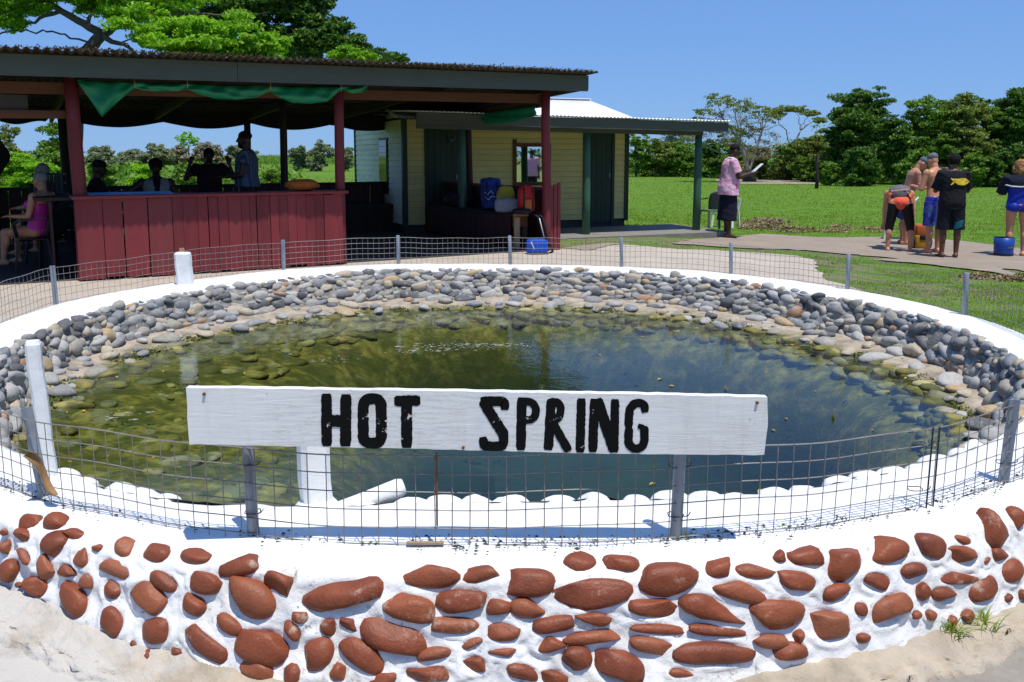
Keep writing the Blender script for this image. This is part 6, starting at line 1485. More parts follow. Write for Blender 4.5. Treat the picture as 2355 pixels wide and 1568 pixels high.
for ax_, lo, hi in ((0, -0.2, 0.3), (2, fz - 0.1, fz + 0.1)):
    for v in np.arange(lo, hi, 0.018):
        co = [0, 0, 0]; co[ax_] = v; no = [0, 0, 0]; no[ax_] = 1; bmesh.ops.bisect_plane(bm, geom=bm.verts[:] + bm.edges[:] + bm.faces[:], plane_co=co, plane_no=no)
bmesh.ops.recalc_face_normals(bm, faces=bm.faces[:]); me = bpy.data.meshes.new('fish_emblem'); bm.to_mesh(me); bm.free()
m, nt, b = newmat('fish_yellow'); co = coords(nt, 'Object'); n1 = noise(nt, co, 30, 3)
sp = nt.nodes.new('ShaderNodeSeparateXYZ'); nt.links.new(co, sp.inputs[0])
nt.links.new(ramp(nt, n1, [(0.5, (0.80, 0.56, 0.02)), (0.7, (0.55, 0.42, 0.06))]), b.inputs['Base Color']); b.inputs['Roughness'].default_value = 0.7
fo = link('fish_emblem', me, m, sh5); sw = fo.modifiers.new('wrap', 'SHRINKWRAP'); sw.target = sh5; sw.wrap_method = 'PROJECT'; sw.use_project_y = True; sw.use_project_x = False; sw.use_project_z = False; sw.use_positive_direction = True; sw.use_negative_direction = False; sw.offset = 0.024; sw.wrap_mode = 'ON_SURFACE'
bm = bmesh.new(); bmesh.ops.create_circle(bm, cap_ends=True, segments=12, radius=0.011); bmesh.ops.rotate(bm, verts=bm.verts[:], cent=(0, 0, 0), matrix=Matrix.Rotation(PI/2, 3, 'X')); bmesh.ops.translate(bm, verts=bm.verts[:], vec=(0.06 + 0.105, -0.36, fz + 0.004)); me = bpy.data.meshes.new('fish_eye'); bm.to_mesh(me); bm.free()
eo = link('fish_eye', me, cloth('fish_eye', (0.25, 0.2, 0.05)), sh5); sw = eo.modifiers.new('wrap', 'SHRINKWRAP'); sw.target = sh5; sw.wrap_method = 'PROJECT'; sw.use_project_y = True; sw.use_project_x = False; sw.use_project_z = False; sw.use_positive_direction = True; sw.use_negative_direction = False; sw.offset = 0.028; sw.wrap_mode = 'ON_SURFACE'
bm = bmesh.new()
for z0, z1_, x0, x1 in ((0.50, 0.535, 0.03, 0.15), (0.543, 0.575, 0.035, 0.16), (0.583, 0.615, 0.045, 0.165)):
    n_ = 9; a_ = [bm.verts.new((x0 + (x1-x0)*i/n_, -0.36, z0 - 0.03 + 0.05*i/n_)) for i in range(n_+1)]; b_ = [bm.verts.new((x0 + (x1-x0)*i/n_, -0.36, z1_ - 0.03 + 0.05*i/n_)) for i in range(n_+1)]
    for i in range(n_): bm.faces.new((a_[i], a_[i+1], b_[i+1], b_[i]))
me = bpy.data.meshes.new('teal_stripes'); bm.to_mesh(me); bm.free()
to = link('teal_stripes', me, cloth('teal', (0.01, 0.13, 0.16)), so5); sw = to.modifiers.new('wrap', 'SHRINKWRAP'); sw.target = so5; sw.wrap_method = 'PROJECT'; sw.use_project_y = True; sw.use_project_x = False; sw.use_project_z = False; sw.use_positive_direction = True; sw.use_negative_direction = False; sw.offset = 0.004; sw.wrap_mode = 'ABOVE_SURFACE'

# 4 man in grey cap
p4 = on_ground(2143, 582)
M['cap_grey'] = cloth('cap_grey', (0.15, 0.15, 0.165)); M['cap_teal'] = cloth('cap_teal', (0.085, 0.125, 0.145))
M['blue_shiny'] = simple('blue_shiny', (0.020, 0.025, 0.30), 0.25, 0.3, 12, 0.2, 0.003, dirt=(0.20, 0.40, 0.62), dirt_amt=0.6, spec=0.6)
J4 = person('shirtless person in a grey cap and shiny blue shorts, standing left of the fish shirt', p4, R(25), 1.72, M['skin_pink'], 0.10, 0.35, 0.25, 1.10, 1.0, arms=[((-0.22, 0.10, -0.95), (0.35, 0.85, 0.15)), ((0.22, 0.22, -0.92), (-0.4, 0.85, 0.2))], group=GP)
shorts(J4, M['blue_shiny'], 0.98, 0.05, 0.020, flare=1.2)
hair(J4, M['cap_grey'], (0.050, 0.061, 0.046), 0.030, 0.004, 'cap', rough=0.0)
f = Flesh(); S0 = J4['arm'][1][0]; f.cap(S0 + Vector((-0.03, -0.09, 0.06)), S0 + Vector((-0.05, -0.10, -0.28)), 0.035, 0.030); f.cap(S0 + Vector((-0.03, -0.09, 0.06)), S0 + Vector((-0.03, 0.06, 0.05)), 0.035, 0.03); f.build('shoulder_towel', cloth('grey_towel', (0.11, 0.105, 0.11)), J4['root'], 0.011, 3, 0.02)
# 3 man in teal cap
p3 = on_ground(2076, 562)
J3 = person('shirtless person in a teal cap bowing the head, behind the person bending over', p3, R(-100), 1.70, M['skin_tan'], 0.28, 0.75, 0, 1.10, 1.05, arms=[((-0.12, 0.35, -0.9), (0.45, 0.85, -0.05)), ((0.12, 0.12, -0.97), (-0.35, 0.9, 0.05))], group=GP)
shorts(J3, cloth('navy_blue', (0.012, 0.035, 0.13), 0.6), 0.95, 0.05, 0.020, flare=1.2)
hair(J3, M['cap_teal'], (0.050, 0.061, 0.046), 0.030, 0.004, 'cap', rough=0.0)
# 2 bending
p2_ = on_ground(2064, 577)
J2 = person('person bending forward in a grey and orange swim vest and black leggings', p2_, R(-20), 1.66, M['skin_pink'], 1.22, 1.9, 0, 1.14, 1.0, arms=[((-0.10, 0.15, -1), (-0.02, -0.05, -1)), ((0.16, -0.10, -1), (0.02, -0.12, -1))], legs=[((-0.16, 0.02, -1), (-0.02, -0.03, -1)), ((0.20, 0.02, -1), (0.04, -0.03, -1))], hip=0.50*1.66, group=GP)
shorts(J2, cloth('black_legging', (0.012, 0.010, 0.010), 0.6), 1.22, 0.03, 0.006, 'leggings', 0.95, 0.004)
f = Flesh(); H = 1.66
for t0_, t1_ in ((0.02, 0.30),): f.loft([J2['ring'](t_, max(0.094, float(np.interp(t_, [p[0] for p in J2['prof']], [p[1] for p in J2['prof']])))*1.04, 0.072, -0.004, 0.012) for t_ in np.linspace(t0_, t1_, 8)], 24)
f.build('swim_vest', cloth('orange_vest', (0.70, 0.17, 0.06), 0.7), J2['root'], 0.011, 3, 0.01)
q = J2['P0']; DS = -J2['ay']; SP = J2['s']; RB2 = Matrix((J2['ax'], SP, DS)).transposed()
f = Flesh(); f.ell(q + SP*0.01 + DS*0.01, (0.185, 0.135, 0.130), RB2); f.build('brief', cloth('coral_brief', (0.75, 0.10, 0.055), 0.6), J2['root'], 0.011, 3)
f = Flesh(); f.ell(q + SP*0.09 + DS*0.10 + Vector((-0.015, 0, 0)), (0.160, 0.115, 0.095), RB2); f.build('hip_pad', cloth('charcoal_pad', (0.055, 0.050, 0.052), 0.6), J2['root'], 0.011, 3, 0.01)
f = Flesh(); f.ell(q + SP*0.40 + DS*0.065, (0.195, 0.185, 0.115), RB2); f.build('back_panel', cloth('grey_panel', (0.13, 0.125, 0.125), 0.7), J2['root'], 0.011, 3, 0.01)
f = Flesh(); f.cap(q + SP*0.20 + DS*0.14 - J2['ax']*0.15, q + SP*0.23 + DS*0.16 + J2['ax']*0.10, 0.022, 0.026); f.cap(q + SP*0.23 + DS*0.16 + J2['ax']*0.10, q + SP*0.06 + DS*0.17 + J2['ax']*0.11, 0.030, 0.026); f.build('strap', cloth('dusty_strap', (0.36, 0.20, 0.19), 0.7), J2['root'], 0.010, 2)
hair(J2, M['hair_grey'], (0.05, 0.06, 0.06), 0.014, 0.01)
# 6 woman at the right edge
p6 = on_ground(2332, 588)
J6 = person('person with honey coloured hair in a royal blue swimsuit at the right edge', p6, R(-16), 1.60, M['skin_pink'], 0.02, 0.25, 0, 1.12, 1.08, arms=[((-0.25, 0.25, -0.9), (0.65, 0.72, 0.1)), ((0.25, 0.25, -0.9), (-0.65, 0.72, 0.1))], legs=[((-0.03, 0, -1), (-0.02, 0, -1)), ((0.05, 0, -1), (0.01, -0.02, -1))])
f = Flesh(); f.loft([J6['ring'](t_, float(np.interp(t_, [p[0] for p in J6['prof']], [p[1] for p in J6['prof']])), float(np.interp(t_, [p[0] for p in J6['prof']], [p[2] for p in J6['prof']])), 0, 0.008) for t_ in np.linspace(-0.03, 0.25, 12)], 24); f.ell(J6['P0'] + Vector((-0.075, -0.02, -0.005)), (0.122, 0.130, 0.098)); f.ell(J6['P0'] + Vector((0.075, -0.02, -0.005)), (0.122, 0.130, 0.098))
f.build('swimsuit', cloth('royal_blue', (0.010, 0.030, 0.34), 0.5), J6['root'], 0.010, 3)
sj = shirt(J6, cloth('navy_wrap', (0.010, 0.013, 0.028)), 0.205, 1.0, 0.022, 0.01, 0.325, 'shoulder_wrap', 0.02)
f = Flesh(); pts = [J6['P0'] + J6['s']*(z*1.6) + Vector((x, y, 0)) for x, y, z in ((-0.235, -0.02, 0.225), (-0.15, -0.145, 0.21), (0.0, -0.16, 0.205), (0.12, -0.15, 0.225), (0.21, -0.08, 0.26), (0.23, -0.02, 0.29))]
for a_, b_ in zip(pts[:-1], pts[1:]): f.cap(a_, b_, 0.013, 0.013)
f.build('white_stripe', cloth('white_stripe', (0.62, 0.62, 0.63)), J6['root'], 0.008, 2)
hair(J6, M['hair_honey'], (0.062, 0.070, 0.070), 0.008, 0.012, extra=[(-0.045, 0.02, 0.0, (0.066, 0.055, 0.055)), (-0.03, 0.0, 0.03, (0.045, 0.05, 0.06)), (-0.03, 0.0, -0.03, (0.045, 0.05, 0.06))], rough=0.035, ws=0.05)

# people in the shelter
KG = 'visitors in the shade of the shelter'
SITL = [((-0.10, 1, -0.05), (-0.03, 0.12, -1)), ((0.10, 1, -0.05), (0.03, 0.12, -1))]
FL = 0.02
def kp_(a, b_, z=FL): return K(a, b_, z)
q7 = Vector((-5.88, 10.80, -0.40)); YAW7 = R(84)
J7 = person('person in a magenta swimsuit and silver swim cap sitting in a dark plastic chair', q7, YAW7, 1.52, M['skin_tan'], -0.16, 0.18, 0.1, 1.12, 1.05, arms=[((-0.14, 0.20, -0.95), (0.05, 1, 0.02)), ((0.14, 0.28, -0.93), (-0.05, 1, 0.05))], legs=SITL, hip=0.51, group=KG)
f = Flesh(); f.loft([J7['ring'](t_, float(np.interp(t_, [p[0] for p in J7['prof']], [p[1] for p in J7['prof']])), float(np.interp(t_, [p[0] for p in J7['prof']], [p[2] for p in J7['prof']])), 0, 0.009) for t_ in np.linspace(-0.045, 0.235, 12)], 24)
for k in (-1, 1): f.ell(J7['P0'] + J7['s']*0.215*1.52 + Vector((k*0.075, 0.10, 0)), (0.078, 0.07, 0.07)); f.ell(J7['P0'] + Vector((k*0.075, 0.02, 0)), (0.10, 0.11, 0.095)); f.cap(J7['P0'] + J7['s']*0.235*1.52 + Vector((k*0.08, 0.09, 0)), J7['P0'] + J7['s']*0.318*1.52 + Vector((k*0.075, 0.02, 0)), 0.014, 0.012)
f.build('swimsuit', cloth('magenta_suit', (0.50, 0.035, 0.34), 0.5), J7['root'], 0.010, 3)
hair(J7, M['hair_grey'], (0.049, 0.062, 0.055), 0.018, 0.012, 'swim_cap', rough=0.004)
J8 = person('person with grey hair sitting behind the magenta swimsuit wearer', Vector((-6.25, 11.75, -0.40)), R(70), 1.62, M['skin_tan'], 0.05, 0.2, 0, 1.05, 1.0, arms=[((-0.14, 0.3, -0.93), (0.1, 1, -0.1)), ((0.14, 0.3, -0.93), (-0.1, 1, -0.1))], legs=SITL, hip=0.55, group=KG, voxel=0.011)
shirt(J8, M['black_cotton'], 0.0, 0.6, 0.014); shorts(J8, M['dark_shorts'], 0.8); hair(J8, M['hair_grey'])
J9 = person('person in a peaked cap sitting behind the left end of the counter', kp_(0.36, 2.3), R(-62), 1.68, M['skin_dark'], 0.05, 0.1, 0, 1.08, 1.05, arms=[((-0.14, 0.3, -0.93), (0.3, 1, -0.1)), ((0.14, 0.3, -0.93), (-0.3, 1, -0.1))], legs=SITL, hip=0.56, group=KG, voxel=0.011)
shirt(J9, M['black_cotton'], -0.02, 0.7, 0.016); shorts(J9, M['dark_shorts'], 0.8); hair(J9, M['black_cotton'], (0.050, 0.060, 0.045), 0.032, 0.0, 'cap', rough=0.0); brim(J9, M['black_cotton'])
J10 = person('person with short curly hair and a pale open vest sitting behind the counter', kp_(1.16, 2.3), R(205), 1.70, M['skin_dark'], 0.05, 0.1, 0, 1.05, 1.0, arms=[((-0.35, 0.3, -0.85), (0.3, 0.9, 0.1)), ((0.75, 0.35, -0.5), (0.5, 0.8, 0.05))], legs=SITL, hip=0.57, group=KG, voxel=0.011)
shirt(J10, cloth('pale_vest', (0.25, 0.25, 0.26)), -0.02, 0.0, 0.014, name='vest'); shorts(J10, M['dark_shorts'], 0.8); hair(J10, M['hair_black'], (0.060, 0.066, 0.060), 0.020, 0.008, rough=0.01)
f = Flesh(); f.cap(J10['P0'] + J10['s']*0.02*1.7 + Vector((0, 0.118, 0)), J10['P0'] + J10['s']*0.31*1.7 + Vector((0, 0.095, 0)), 0.022, 0.055); f.build('inner_shirt', M['black_cotton'], J10['root'], 0.010, 2)
J11 = person('person holding both hands up to the head behind the counter', kp_(2.03, 2.95), R(205), 1.56, M['skin_dark'], 0.02, 0.3, 0, 1.15, 1.1, arms=[((-0.55, 0.30, -0.55), (0.28, 0.10, 0.9)), ((0.55, 0.30, -0.55), (-0.28, 0.10, 0.9))], group=KG, voxel=0.011)
shirt(J11, cloth('plum_shirt', (0.03, 0.012, 0.02)), -0.03, 0.5, 0.018); shorts(J11, M['dark_shorts'], 0.9); hair(J11, M['hair_black'], (0.056, 0.064, 0.058), 0.014, 0.012)
J12 = person('bearded person standing with a striped blue towel round the shoulders', kp_(2.37, 1.95), R(100), 1.80, M['skin_dark'], -0.02, 0.05, 0, 1.15, 1.15, arms=[((-0.20, 0.20, -0.95), (0.35, 0.90, -0.1)), ((0.20, 0.30, -0.93), (-0.35, 0.90, -0.12))], group=KG, voxel=0.011)
shorts(J12, M['dark_shorts'], 0.95); hair(J12, M['hair_black'], (0.047, 0.058, 0.046), 0.026, 0.008, extra=[(-0.045, -0.028, 0, (0.032, 0.030, 0.034))])
def towel_mat():
    m, nt, b = newmat('striped_towel'); co = coords(nt, 'Object'); w = node(nt, 'ShaderNodeTexWave'); w.inputs['Scale'].default_value = 7; w.bands_direction = 'X'; nt.links.new(co, w.inputs[0]); nt.links.new(ramp(nt, w.outputs['Fac'], [(0.4, (0.035, 0.055, 0.11)), (0.6, (0.10, 0.13, 0.19))]), b.inputs['Base Color']); b.inputs['Roughness'].default_value = 0.95; return m
f = Flesh(); H = 1.8
for k in (-1, 1):
    nb = J12['neck']; f.cap(nb + Vector((k*0.05, -0.06, -0.01)), nb + Vector((k*0.10, 0.07, -0.05)), 0.045, 0.045); f.loft([(nb + Vector((k*0.11, 0.10, -0.03 - 0.16*j)), 0.075 + 0.008*j, 0.022, Vector((1, 0, 0)), Vector((0, 1, 0))) for j in range(5)], 14)
f.build('towel', towel_mat(), J12['root'], 0.011, 3, 0.02); shirt(J12, towel_mat(), 0.03, 0.45, 0.028, 0.02, name='shoulder_towel')

# ---------------------------------------------------------------- chairs
def plastic_chair(label, loc, yaw, mat, group='plastic chairs'):
    t = empty('plastic_chair', loc, yaw, label, 'chair', group)
    mb = MB(); n = 9; V = []
    for i in range(n):
        for j in range(n):
            x = -0.22 + 0.44*i/(n-1); y = -0.21 + 0.43*j/(n-1); V.append((x*(1 - 0.10*(1 - j/(n-1))), y, 0.435 - 0.018*math.cos(x*6)*math.cos(y*5) - (0.03*max(0, (j-6)/2)**2)))
    V2 = [(a, b_, c - 0.018) for a, b_, c in V]; N_ = n*n
    Fc = [(i*n+j, (i+1)*n+j, (i+1)*n+j+1, i*n+j+1) for i in range(n-1) for j in range(n-1)]; F2 = [tuple(k + N_ for k in q[::-1]) for q in Fc]
    rim_ = [i for i in range(n)] + [j*n + n-1 for j in range(1, n)] + [(n-1)*n + i for i in range(n-2, -1, -1)] + [j*n for j in range(n-2, 0, -1)]
    rim_ = [i*n for i in range(n)] + [(n-1)*n + j for j in range(1, n)] + [i*n + n-1 for i in range(n-2, -1, -1)] + [j for j in range(n-2, 0, -1)]
    Fs_ = [(rim_[k], rim_[(k+1) % len(rim_)], rim_[(k+1) % len(rim_)] + N_, rim_[k] + N_) for k in range(len(rim_))]
    mb.add(V + V2, Fc + F2 + Fs_); mb.build('seat', mat, t, True)
    mb = MB(); nx, nz = 9, 9; V = []
    for th in (0, 0.012):
        for i in range(nx):
            for j in range(nz):
                u_ = -1 + 2*i/(nx-1); w_ = j/(nz-1); half = 0.20 + 0.03*math.sin(PI*w_*0.8); z = 0.45 + 0.40*w_ - 0.07*u_*u_*w_; y = -0.20 - 0.12*w_ + 0.05*u_*u_ - th; V.append((half*u_, y, z))
    N_ = nx*nz; Fc = [(i*nz+j, (i+1)*nz+j, (i+1)*nz+j+1, i*nz+j+1) for i in range(nx-1) for j in range(nz-1)]; F2 = [tuple(k + N_ for k in q[::-1]) for q in Fc]
    rim_ = [i*nz for i in range(nx)] + [(nx-1)*nz + j for j in range(1, nz)] + [i*nz + nz-1 for i in range(nx-2, -1, -1)] + [j for j in range(nz-2, 0, -1)]
    mb.add(V, Fc + F2 + [(rim_[k], rim_[(k+1) % len(rim_)], rim_[(k+1) % len(rim_)] + N_, rim_[k] + N_) for k in range(len(rim_))]); mb.build('backrest', mat, t, True)
    for sx in (-1, 1):
        MB().bar((sx*0.215, 0.19, 0.43), (sx*0.245, 0.235, 0.0), 0.045, 0.030).build('leg', mat, t, False, 0.004); MB().bar((sx*0.205, -0.20, 0.43), (sx*0.235, -0.285, 0.0), 0.045, 0.030).build('leg', mat, t, False, 0.004)
        mb = MB(); pts = [(sx*0.225, 0.20, 0.44), (sx*0.255, 0.21, 0.60), (sx*0.262, 0.15, 0.645), (sx*0.262, -0.10, 0.665), (sx*0.235, -0.225, 0.69)]
        for a_, b_ in zip(pts[:-1], pts[1:]): mb.bar(a_, b_, 0.05, 0.018, up=(0, 0, 1) if abs(b_[2]-a_[2]) < 0.1 else (0, 1, 0))
        mb.build('armrest', mat, t)
    return t
plastic_chair('dark plastic armchair under the person in magenta', q7 + Vector((0.05, 0.0, 0)), YAW7, M['black_plastic'])
plastic_chair('dark plastic armchair under the person with grey hair', Vector((-6.22, 11.74, -0.40)), R(70), M['black_plastic'])
c1 = on_ground(1640, 529); plastic_chair('dark grey plastic chair behind the person in pink', c1, R(12), M['grey_plastic'])
c2 = on_ground(1668, 522); plastic_chair('white plastic chair standing behind the dark grey chair', c2, R(-30), M['white_plastic'])
c3 = on_ground(2080, 552); plastic_chair('white plastic chair almost hidden by the person bending over', c3 + Vector((0, 0.3, 0)), R(60), M['white_plastic'])

# ---------------------------------------------------------------- bags and small things
def superbox(w, d, h, p=0.35, n=14, m_=9, bulge=0.0, seed=0, wr=0.0):
    rs_ = np.random.RandomState(seed); V = []
    for j in range(m_):
        v = -PI/2 + PI*j/(m_-1)
        for i in range(n):
            u_ = 2*PI*i/n; c = lambda x: math.copysign(abs(math.cos(x))**p, math.cos(x)); s_ = lambda x: math.copysign(abs(math.sin(x))**p, math.sin(x))
            k = 1 + wr*rs_.normal(); V.append((w/2*c(v)*c(u_)*k, d/2*c(v)*s_(u_)*k, h/2 + h/2*s_(v)*k))
    Fc = [(j*n + i, j*n + (i+1) % n, (j+1)*n + (i+1) % n, (j+1)*n + i) for j in range(m_-1) for i in range(n)]; return V, Fc
def bag(name, label, loc, rz, w, d, h, mat, pocket=None, strap=None, wr=0.03, seed=0, p=0.4, tilt=0.0, group=None, cat='bag', lid=None):
    t = empty(name, loc, rz, label, cat, group); t.rotation_euler = (tilt, 0, rz)
    V, Fc = superbox(w, d, h, p, 20, 12, seed=seed, wr=wr); o = raw('bag_body', V, Fc, mat, t, True); sb = o.modifiers.new('soft', 'SUBSURF'); sb.levels = 1; sb.render_levels = 1
    if pocket:
        pm, pw, ph_, pz = pocket; V, Fc = superbox(pw, 0.06, ph_, 0.35, 16, 9, seed=seed+1, wr=wr*0.7); V = [(x, y - d/2 - 0.005, z + pz) for x, y, z in V]; raw('pocket', V, Fc, pm, t, True)
    if lid:
        V, Fc = superbox(w*1.02, d*1.04, h*0.34, 0.45, 18, 9, seed=seed+2, wr=wr*0.7); V = [(x, y, z + h*0.70) for x, y, z in V]; raw('lid', V, Fc, lid, t, True)
    if strap:
        for sx in (-0.25, 0.25):
            mb = MB(); mb.tube([(sx*w, -d/2 - 0.005, h*0.92), (sx*w*1.1, -d/2 - 0.05, h*0.6), (sx*w, -d/2 - 0.02, h*0.12)], 0.012, 6); mb.build('strap', strap, t, True)
        mb = MB(); mb.tube([(-0.05, 0, h*0.98), (-0.03, 0, h + 0.03), (0.03, 0, h + 0.03), (0.05, 0, h*0.98)], 0.007, 6); mb.build('handle', strap, t, True)
    return t
BGp = 'bags piled on the shelter bench'
M['strap'] = simple('strap', (0.015, 0.015, 0.016), 0.6, 0.1, 5, 0); M['bag_blue'] = cloth('bag_blue', (0.012, 0.035, 0.19), 0.55); M['bag_red'] = cloth('bag_red', (0.42, 0.020, 0.018), 0.6); M['bag_yellow'] = cloth('bag_yellow', (0.45, 0.33, 0.03), 0.6, dirt=(0.05, 0.04, 0.02), dirt_amt=0.9); M['bag_grey'] = cloth('bag_grey', (0.20, 0.215, 0.25), 0.8, sc=30); M['bag_black'] = cloth('bag_black', (0.014, 0.014, 0.017), 0.6); M['bag_bright'] = cloth('bag_bright', (0.010, 0.075, 0.46), 0.5); M['bag_orange'] = cloth('bag_orange', (0.42, 0.11, 0.022), 0.6); M['bag_mustard'] = cloth('bag_mustard', (0.38, 0.20, 0.02), 0.6)
def onbench(u, a=6.12, z=0.568): h_ = hitK(u, 480, 0, a); return K(a, h_.y, z)
fa = KR + R(-30)
bag('backpack', 'dark blue backpack with white squiggles standing on the bench', onbench(1128, 6.12), KR - R(20), 0.33, 0.25, 0.50, M['bag_blue'], (M['bag_blue'], 0.24, 0.22, 0.03), M['strap'], seed=1, p=0.58, wr=0.05, group=BGp, lid=M['bag_blue'])
sq = bpy.data.objects['backpack']; mb = MB()
for pts in (((-0.12, -0.135, 0.30), (-0.07, -0.145, 0.26), (-0.02, -0.14, 0.32), (0.03, -0.14, 0.27)), ((-0.11, -0.165, 0.22), (-0.06, -0.17, 0.18), (0.0, -0.17, 0.24), (0.07, -0.165, 0.21))): mb.tube(pts, 0.006, 5)
mb.build('white_squiggle', M['white_plastic'], sq, True)
bag('backpack', 'bright red backpack at the near end of the bench pile', onbench(1209, 6.15), KR - R(15), 0.26, 0.22, 0.44, M['bag_red'], (M['bag_orange'], 0.12, 0.20, 0.03), M['strap'], seed=3, p=0.55, wr=0.05, group=BGp)
bag('shoulder_bag', 'yellow printed bag behind the blue and red backpacks', onbench(1163, 6.2), KR - R(25), 0.30, 0.12, 0.40, M['bag_yellow'], None, None, seed=4, p=0.6, wr=0.06, group=BGp)
bag('duffel_bag', 'crumpled grey duffel bag lying in front of the red backpack', onbench(1165, 6.04), KR - R(35), 0.40, 0.20, 0.23, M['bag_grey'], None, None, seed=5, p=0.55, wr=0.04, group=BGp)
bag('flat_bag', 'flat black bag lying on the near end of the bench', onbench(1200, 6.04), KR - R(50), 0.30, 0.18, 0.09, M['bag_black'], None, None, seed=6, p=0.6, group=BGp)
t = bag('net_bag', 'dark heap of mesh bags at the far end of the bench', onbench(1058, 6.1), KR, 0.62, 0.30, 0.27, M['bag_black'], None, None, seed=7, p=0.8, wr=0.10, group=BGp)
mb = MB()
for k in range(26):
    a_ = rv.uniform(0, 6.28); mb.tube([(0.25*math.cos(a_) + rv.normal()*0.05, -0.15 + rv.normal()*0.05, rv.uniform(0.02, 0.2)) for _ in range(4)], 0.004, 4)
mb.build('cords', M['strap'], t)
t = empty('camera_strap', onbench(1222, 6.1), KR, 'black straps with white edging hanging off the bench end', 'strap')
mb = MB()
for dx, rr_ in ((0.0, 0.02), (0.07, 0.016)): mb.tube([(0.04 + dx, 0.02, 0.01), (0.10 + dx, -0.04, -0.04), (0.13 + dx, -0.06, -0.2), (0.17 + dx, -0.06, -0.36), (0.20 + dx, -0.05, -0.50)], rr_, 6)
mb.build('webbing', M['bag_black'], t, True); mb = MB(); mb.tube([(0.10, -0.065, -0.05), (0.13, -0.085, -0.2), (0.17, -0.085, -0.33)], 0.007, 5); mb.build('edging', M['white_plastic'], t, True)
bb_ = on_ground(1234, 584)
t = bag('sports_bag', 'bright blue sports bag with black base on the ground by the maroon post', bb_, R(10), 0.33, 0.22, 0.23, M['bag_bright'], None, None, seed=8, p=0.4)
V, Fc = superbox(0.29, 0.20, 0.05, 0.3, 16, 7, seed=2); raw('base', [(x + 0.02, y - 0.02, z - 0.012) for x, y, z in V], Fc, M['bag_black'], t, True)
MB().add([(-0.12, -0.121, 0.19), (-0.10, -0.126, 0.20), (-0.055, -0.128, 0.08), (-0.065, -0.126, 0.085)], [(0, 1, 2, 3)]).build('white_flash', M['white_plastic'], t)
mb = MB(); mb.tube([(0.15, -0.05, 0.17), (0.21, -0.04, 0.13), (0.24, 0, 0.03), (0.20, 0.05, 0.0)], 0.02, 6); mb.build('strap', M['strap'], t, True)
t = bag('holdall', 'black holdall lying on the boxed bench at the back of the shelter', K(4.55, 4.7, 0.522), KR, 0.52, 0.30, 0.26, M['bag_black'], None, M['strap'], seed=10, p=0.5)
bt = on_ground(1278, 573); t = empty('water_bottle', bt, 0, 'clear blue water bottle standing beside the maroon end boards', 'bottle')
gm, nt, b = newmat('bottle_blue'); b.inputs['Base Color'].default_value = (0.25, 0.45, 0.62, 1); b.inputs['Roughness'].default_value = 0.1; b.inputs['Alpha'].default_value = 0.75
mb = MB(); mb.tube([(0, 0, 0), (0, 0, 0.005), (0, 0, 0.09)], [0.030, 0.035, 0.035], 14); mb.build('base', simple('bottle_violet', (0.09, 0.04, 0.30), 0.3, 0.1, 5, 0), t, True)
mb = MB(); mb.tube([(0, 0, 0.091), (0, 0, 0.17), (0, 0, 0.20), (0, 0, 0.215)], [0.035, 0.035, 0.020, 0.016], 14); mb.build('bottle_body', gm, t, True)
mb = MB(); mb.tube([(0, 0, 0.216), (0, 0, 0.243)], [0.018, 0.017], 12); mb.build('cap', simple('cap_blue', (0.02, 0.06, 0.35), 0.4, 0.1, 5, 0), t)
# on the counters
h_ = hitK(270, 444, 1, 0.1)
t = empty('blue_tray', K(0.62, 0.09, 0.998), KR, 'flat pale blue tray lying on the counter beside the left post', 'tray')
MB().box((-0.52, -0.12, 0), (0.42, 0.13, 0.006)).build('tray_base', simple('tray_blue', (0.12, 0.25, 0.42), 0.4, 0.1, 5, 0), t); MB().box((-0.52, 0.131, 0), (0.42, 0.145, 0.02)).build('tray_lip', simple('tray_blue2', (0.12, 0.25, 0.42), 0.4, 0.1, 5, 0), t)
o_ = hitK(697, 430, 1, 0.05)
bag('orange_towel', 'crumpled orange towel lying at the right of the counter', K(o_.x, 0.07, 0.996), KR, 0.46, 0.24, 0.15, cloth('orange_towel', (0.40, 0.10, 0.018)), None, None, seed=11, p=0.8, wr=0.12, cat='towel')
cr = empty('plastic_crate', K(-0.24, 1.35, 0.967), KR - R(12), 'black slatted plastic crate standing on the dark side counter', 'crate')
for k in range(7):
    MB().box((-0.17 + k*0.05, -0.13, 0), (-0.17 + k*0.05 + 0.036, -0.118, 0.27)).build('slat', M['black_plastic'], cr); MB().box((-0.17 + k*0.05, 0.118, 0), (-0.17 + k*0.05 + 0.036, 0.13, 0.27)).build('slat', M['black_plastic'], cr)
for z in (0, 0.13, 0.245): MB().box((-0.175, -0.115, z), (0.172, 0.115, z + 0.02)).build('tier', M['black_plastic'], cr)
bt = empty('water_bottle', K(-0.24, 2.45, 0.967), 0, 'slim blue bottle on the side counter behind the swim cap', 'bottle')
mb = MB(); mb.tube([(0, 0, 0), (0, 0, 0.15), (0, 0, 0.18), (0, 0, 0.20)], [0.033, 0.033, 0.016, 0.014], 12); mb.build('bottle_body', simple('bottle_cyan', (0.05, 0.28, 0.45), 0.2, 0.1, 5, 0), bt, True); mb = MB(); mb.tube([(0, 0, 0.201), (0, 0, 0.222)], 0.016, 10); mb.build('cap', M['white_plastic'], bt)
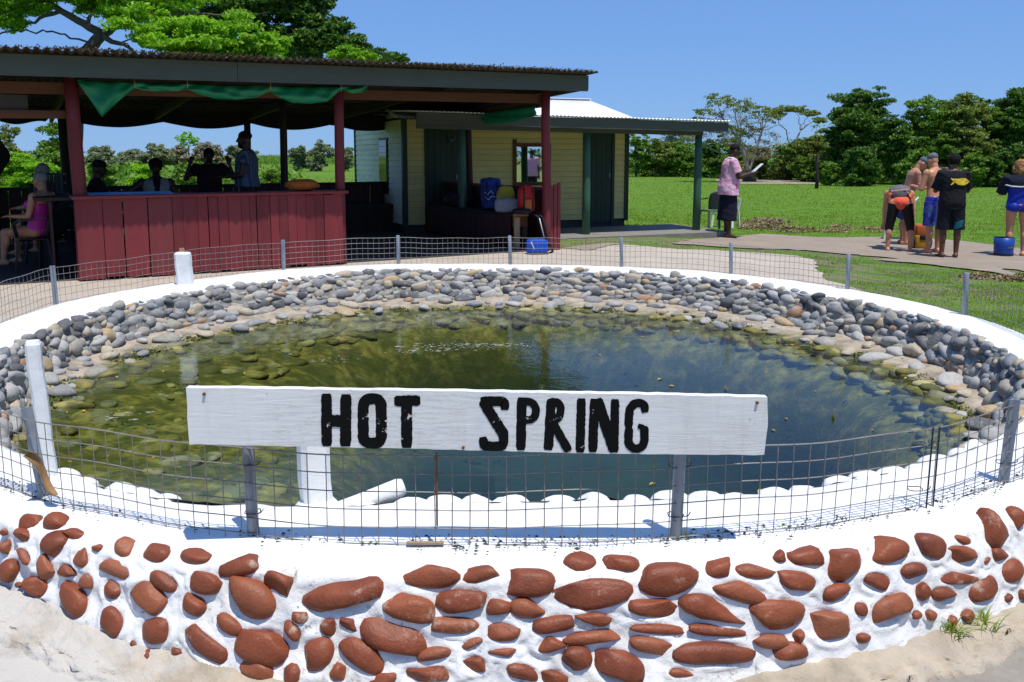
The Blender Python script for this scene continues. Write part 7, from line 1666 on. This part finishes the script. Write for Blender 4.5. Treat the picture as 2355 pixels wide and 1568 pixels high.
# blue bucket
bk = on_ground(2306, 588); t = empty('bucket', bk, R(20), 'blue plastic bucket with a dark base ring standing on the path', 'bucket')
mb = MB(); mb.tube([(0, 0, 0.045), (0, 0, 0.17), (0, 0, 0.31), (0, 0, 0.31), (0, 0, 0.06)], [0.145, 0.152, 0.160, 0.150, 0.138], 24, caps=False); mb.f.append(tuple(range(96, 120))); mb.build('bucket_wall', simple('bucket_blue', (0.012, 0.060, 0.30), 0.4, 0.15, 8, 0.1, 0.002), t, True)
mb = MB(); mb.tube([(0, 0, 0), (0, 0, 0.044)], [0.150, 0.150], 24); mb.build('base_ring', M['black_plastic'], t)
mb = MB(); mb.tube([(0.165*math.cos(a_), 0.165*math.sin(a_), 0.29 - 0.08*math.sin(a_*0.5)) for a_ in np.linspace(0, PI, 14)], 0.004, 5); mb.build('handle', M['wire'], t)
V = []; Fc = []
for i in range(9):
    a_ = R(-118) + R(46)*i/8; V += [(0.1555*math.cos(a_), 0.1555*math.sin(a_), 0.135 + 0.003*(i % 2)), (0.1575*math.cos(a_), 0.1575*math.sin(a_), 0.175 - 0.004*(i % 3))]
for i in range(8): Fc.append((2*i, 2*i+2, 2*i+3, 2*i+1))
raw('faded_print', V, Fc, simple('faded_print', (0.10, 0.11, 0.13), 0.6, 0.6, 60, 0), t)
# orange backpack on the path
ob = on_ground(2117, 571); t = empty('backpack', ob, R(-8), 'orange and mustard backpack standing on the path between the bathers', 'bag')
V, Fc = superbox(0.30, 0.22, 0.26, 0.35, 20, 11, seed=21, wr=0.015); raw('lower_bag', V, Fc, M['bag_mustard'], t, True)
V, Fc = superbox(0.27, 0.20, 0.24, 0.38, 20, 11, seed=22, wr=0.015); raw('upper_bag', [(x, y, z + 0.20) for x, y, z in V], Fc, M['bag_orange'], t, True)
V, Fc = superbox(0.13, 0.04, 0.09, 0.5, 14, 7, seed=23); raw('buckle_tab', [(x, y - 0.105, z + 0.165) for x, y, z in V], Fc, M['bag_black'], t, True)
for sx in (-0.14, 0.14): mb = MB(); mb.tube([(sx, -0.09, 0.22), (sx*1.05, -0.11, 0.12), (sx, -0.08, 0.02)], 0.010, 6); mb.build('strap', M['strap'], t, True)

# a passer-by beyond the right edge of the picture whom the wall mirror shows
pz = Vector((9.1, 8.9, float(gz(9.1, 8.9))))
J13 = person('person in a plain pink top beyond the right edge, seen only in the wall mirror', pz, R(-120), 1.66, M['skin_dark'], 0.05, 0.2, 0, 1.15, 1.1, voxel=0.012)
shirt(J13, cloth('pink_top', (0.62, 0.30, 0.42)), -0.05, 0.7, 0.02, 0.02); shorts(J13, M['navy'], 0.95); hair(J13, M['hair_black'])
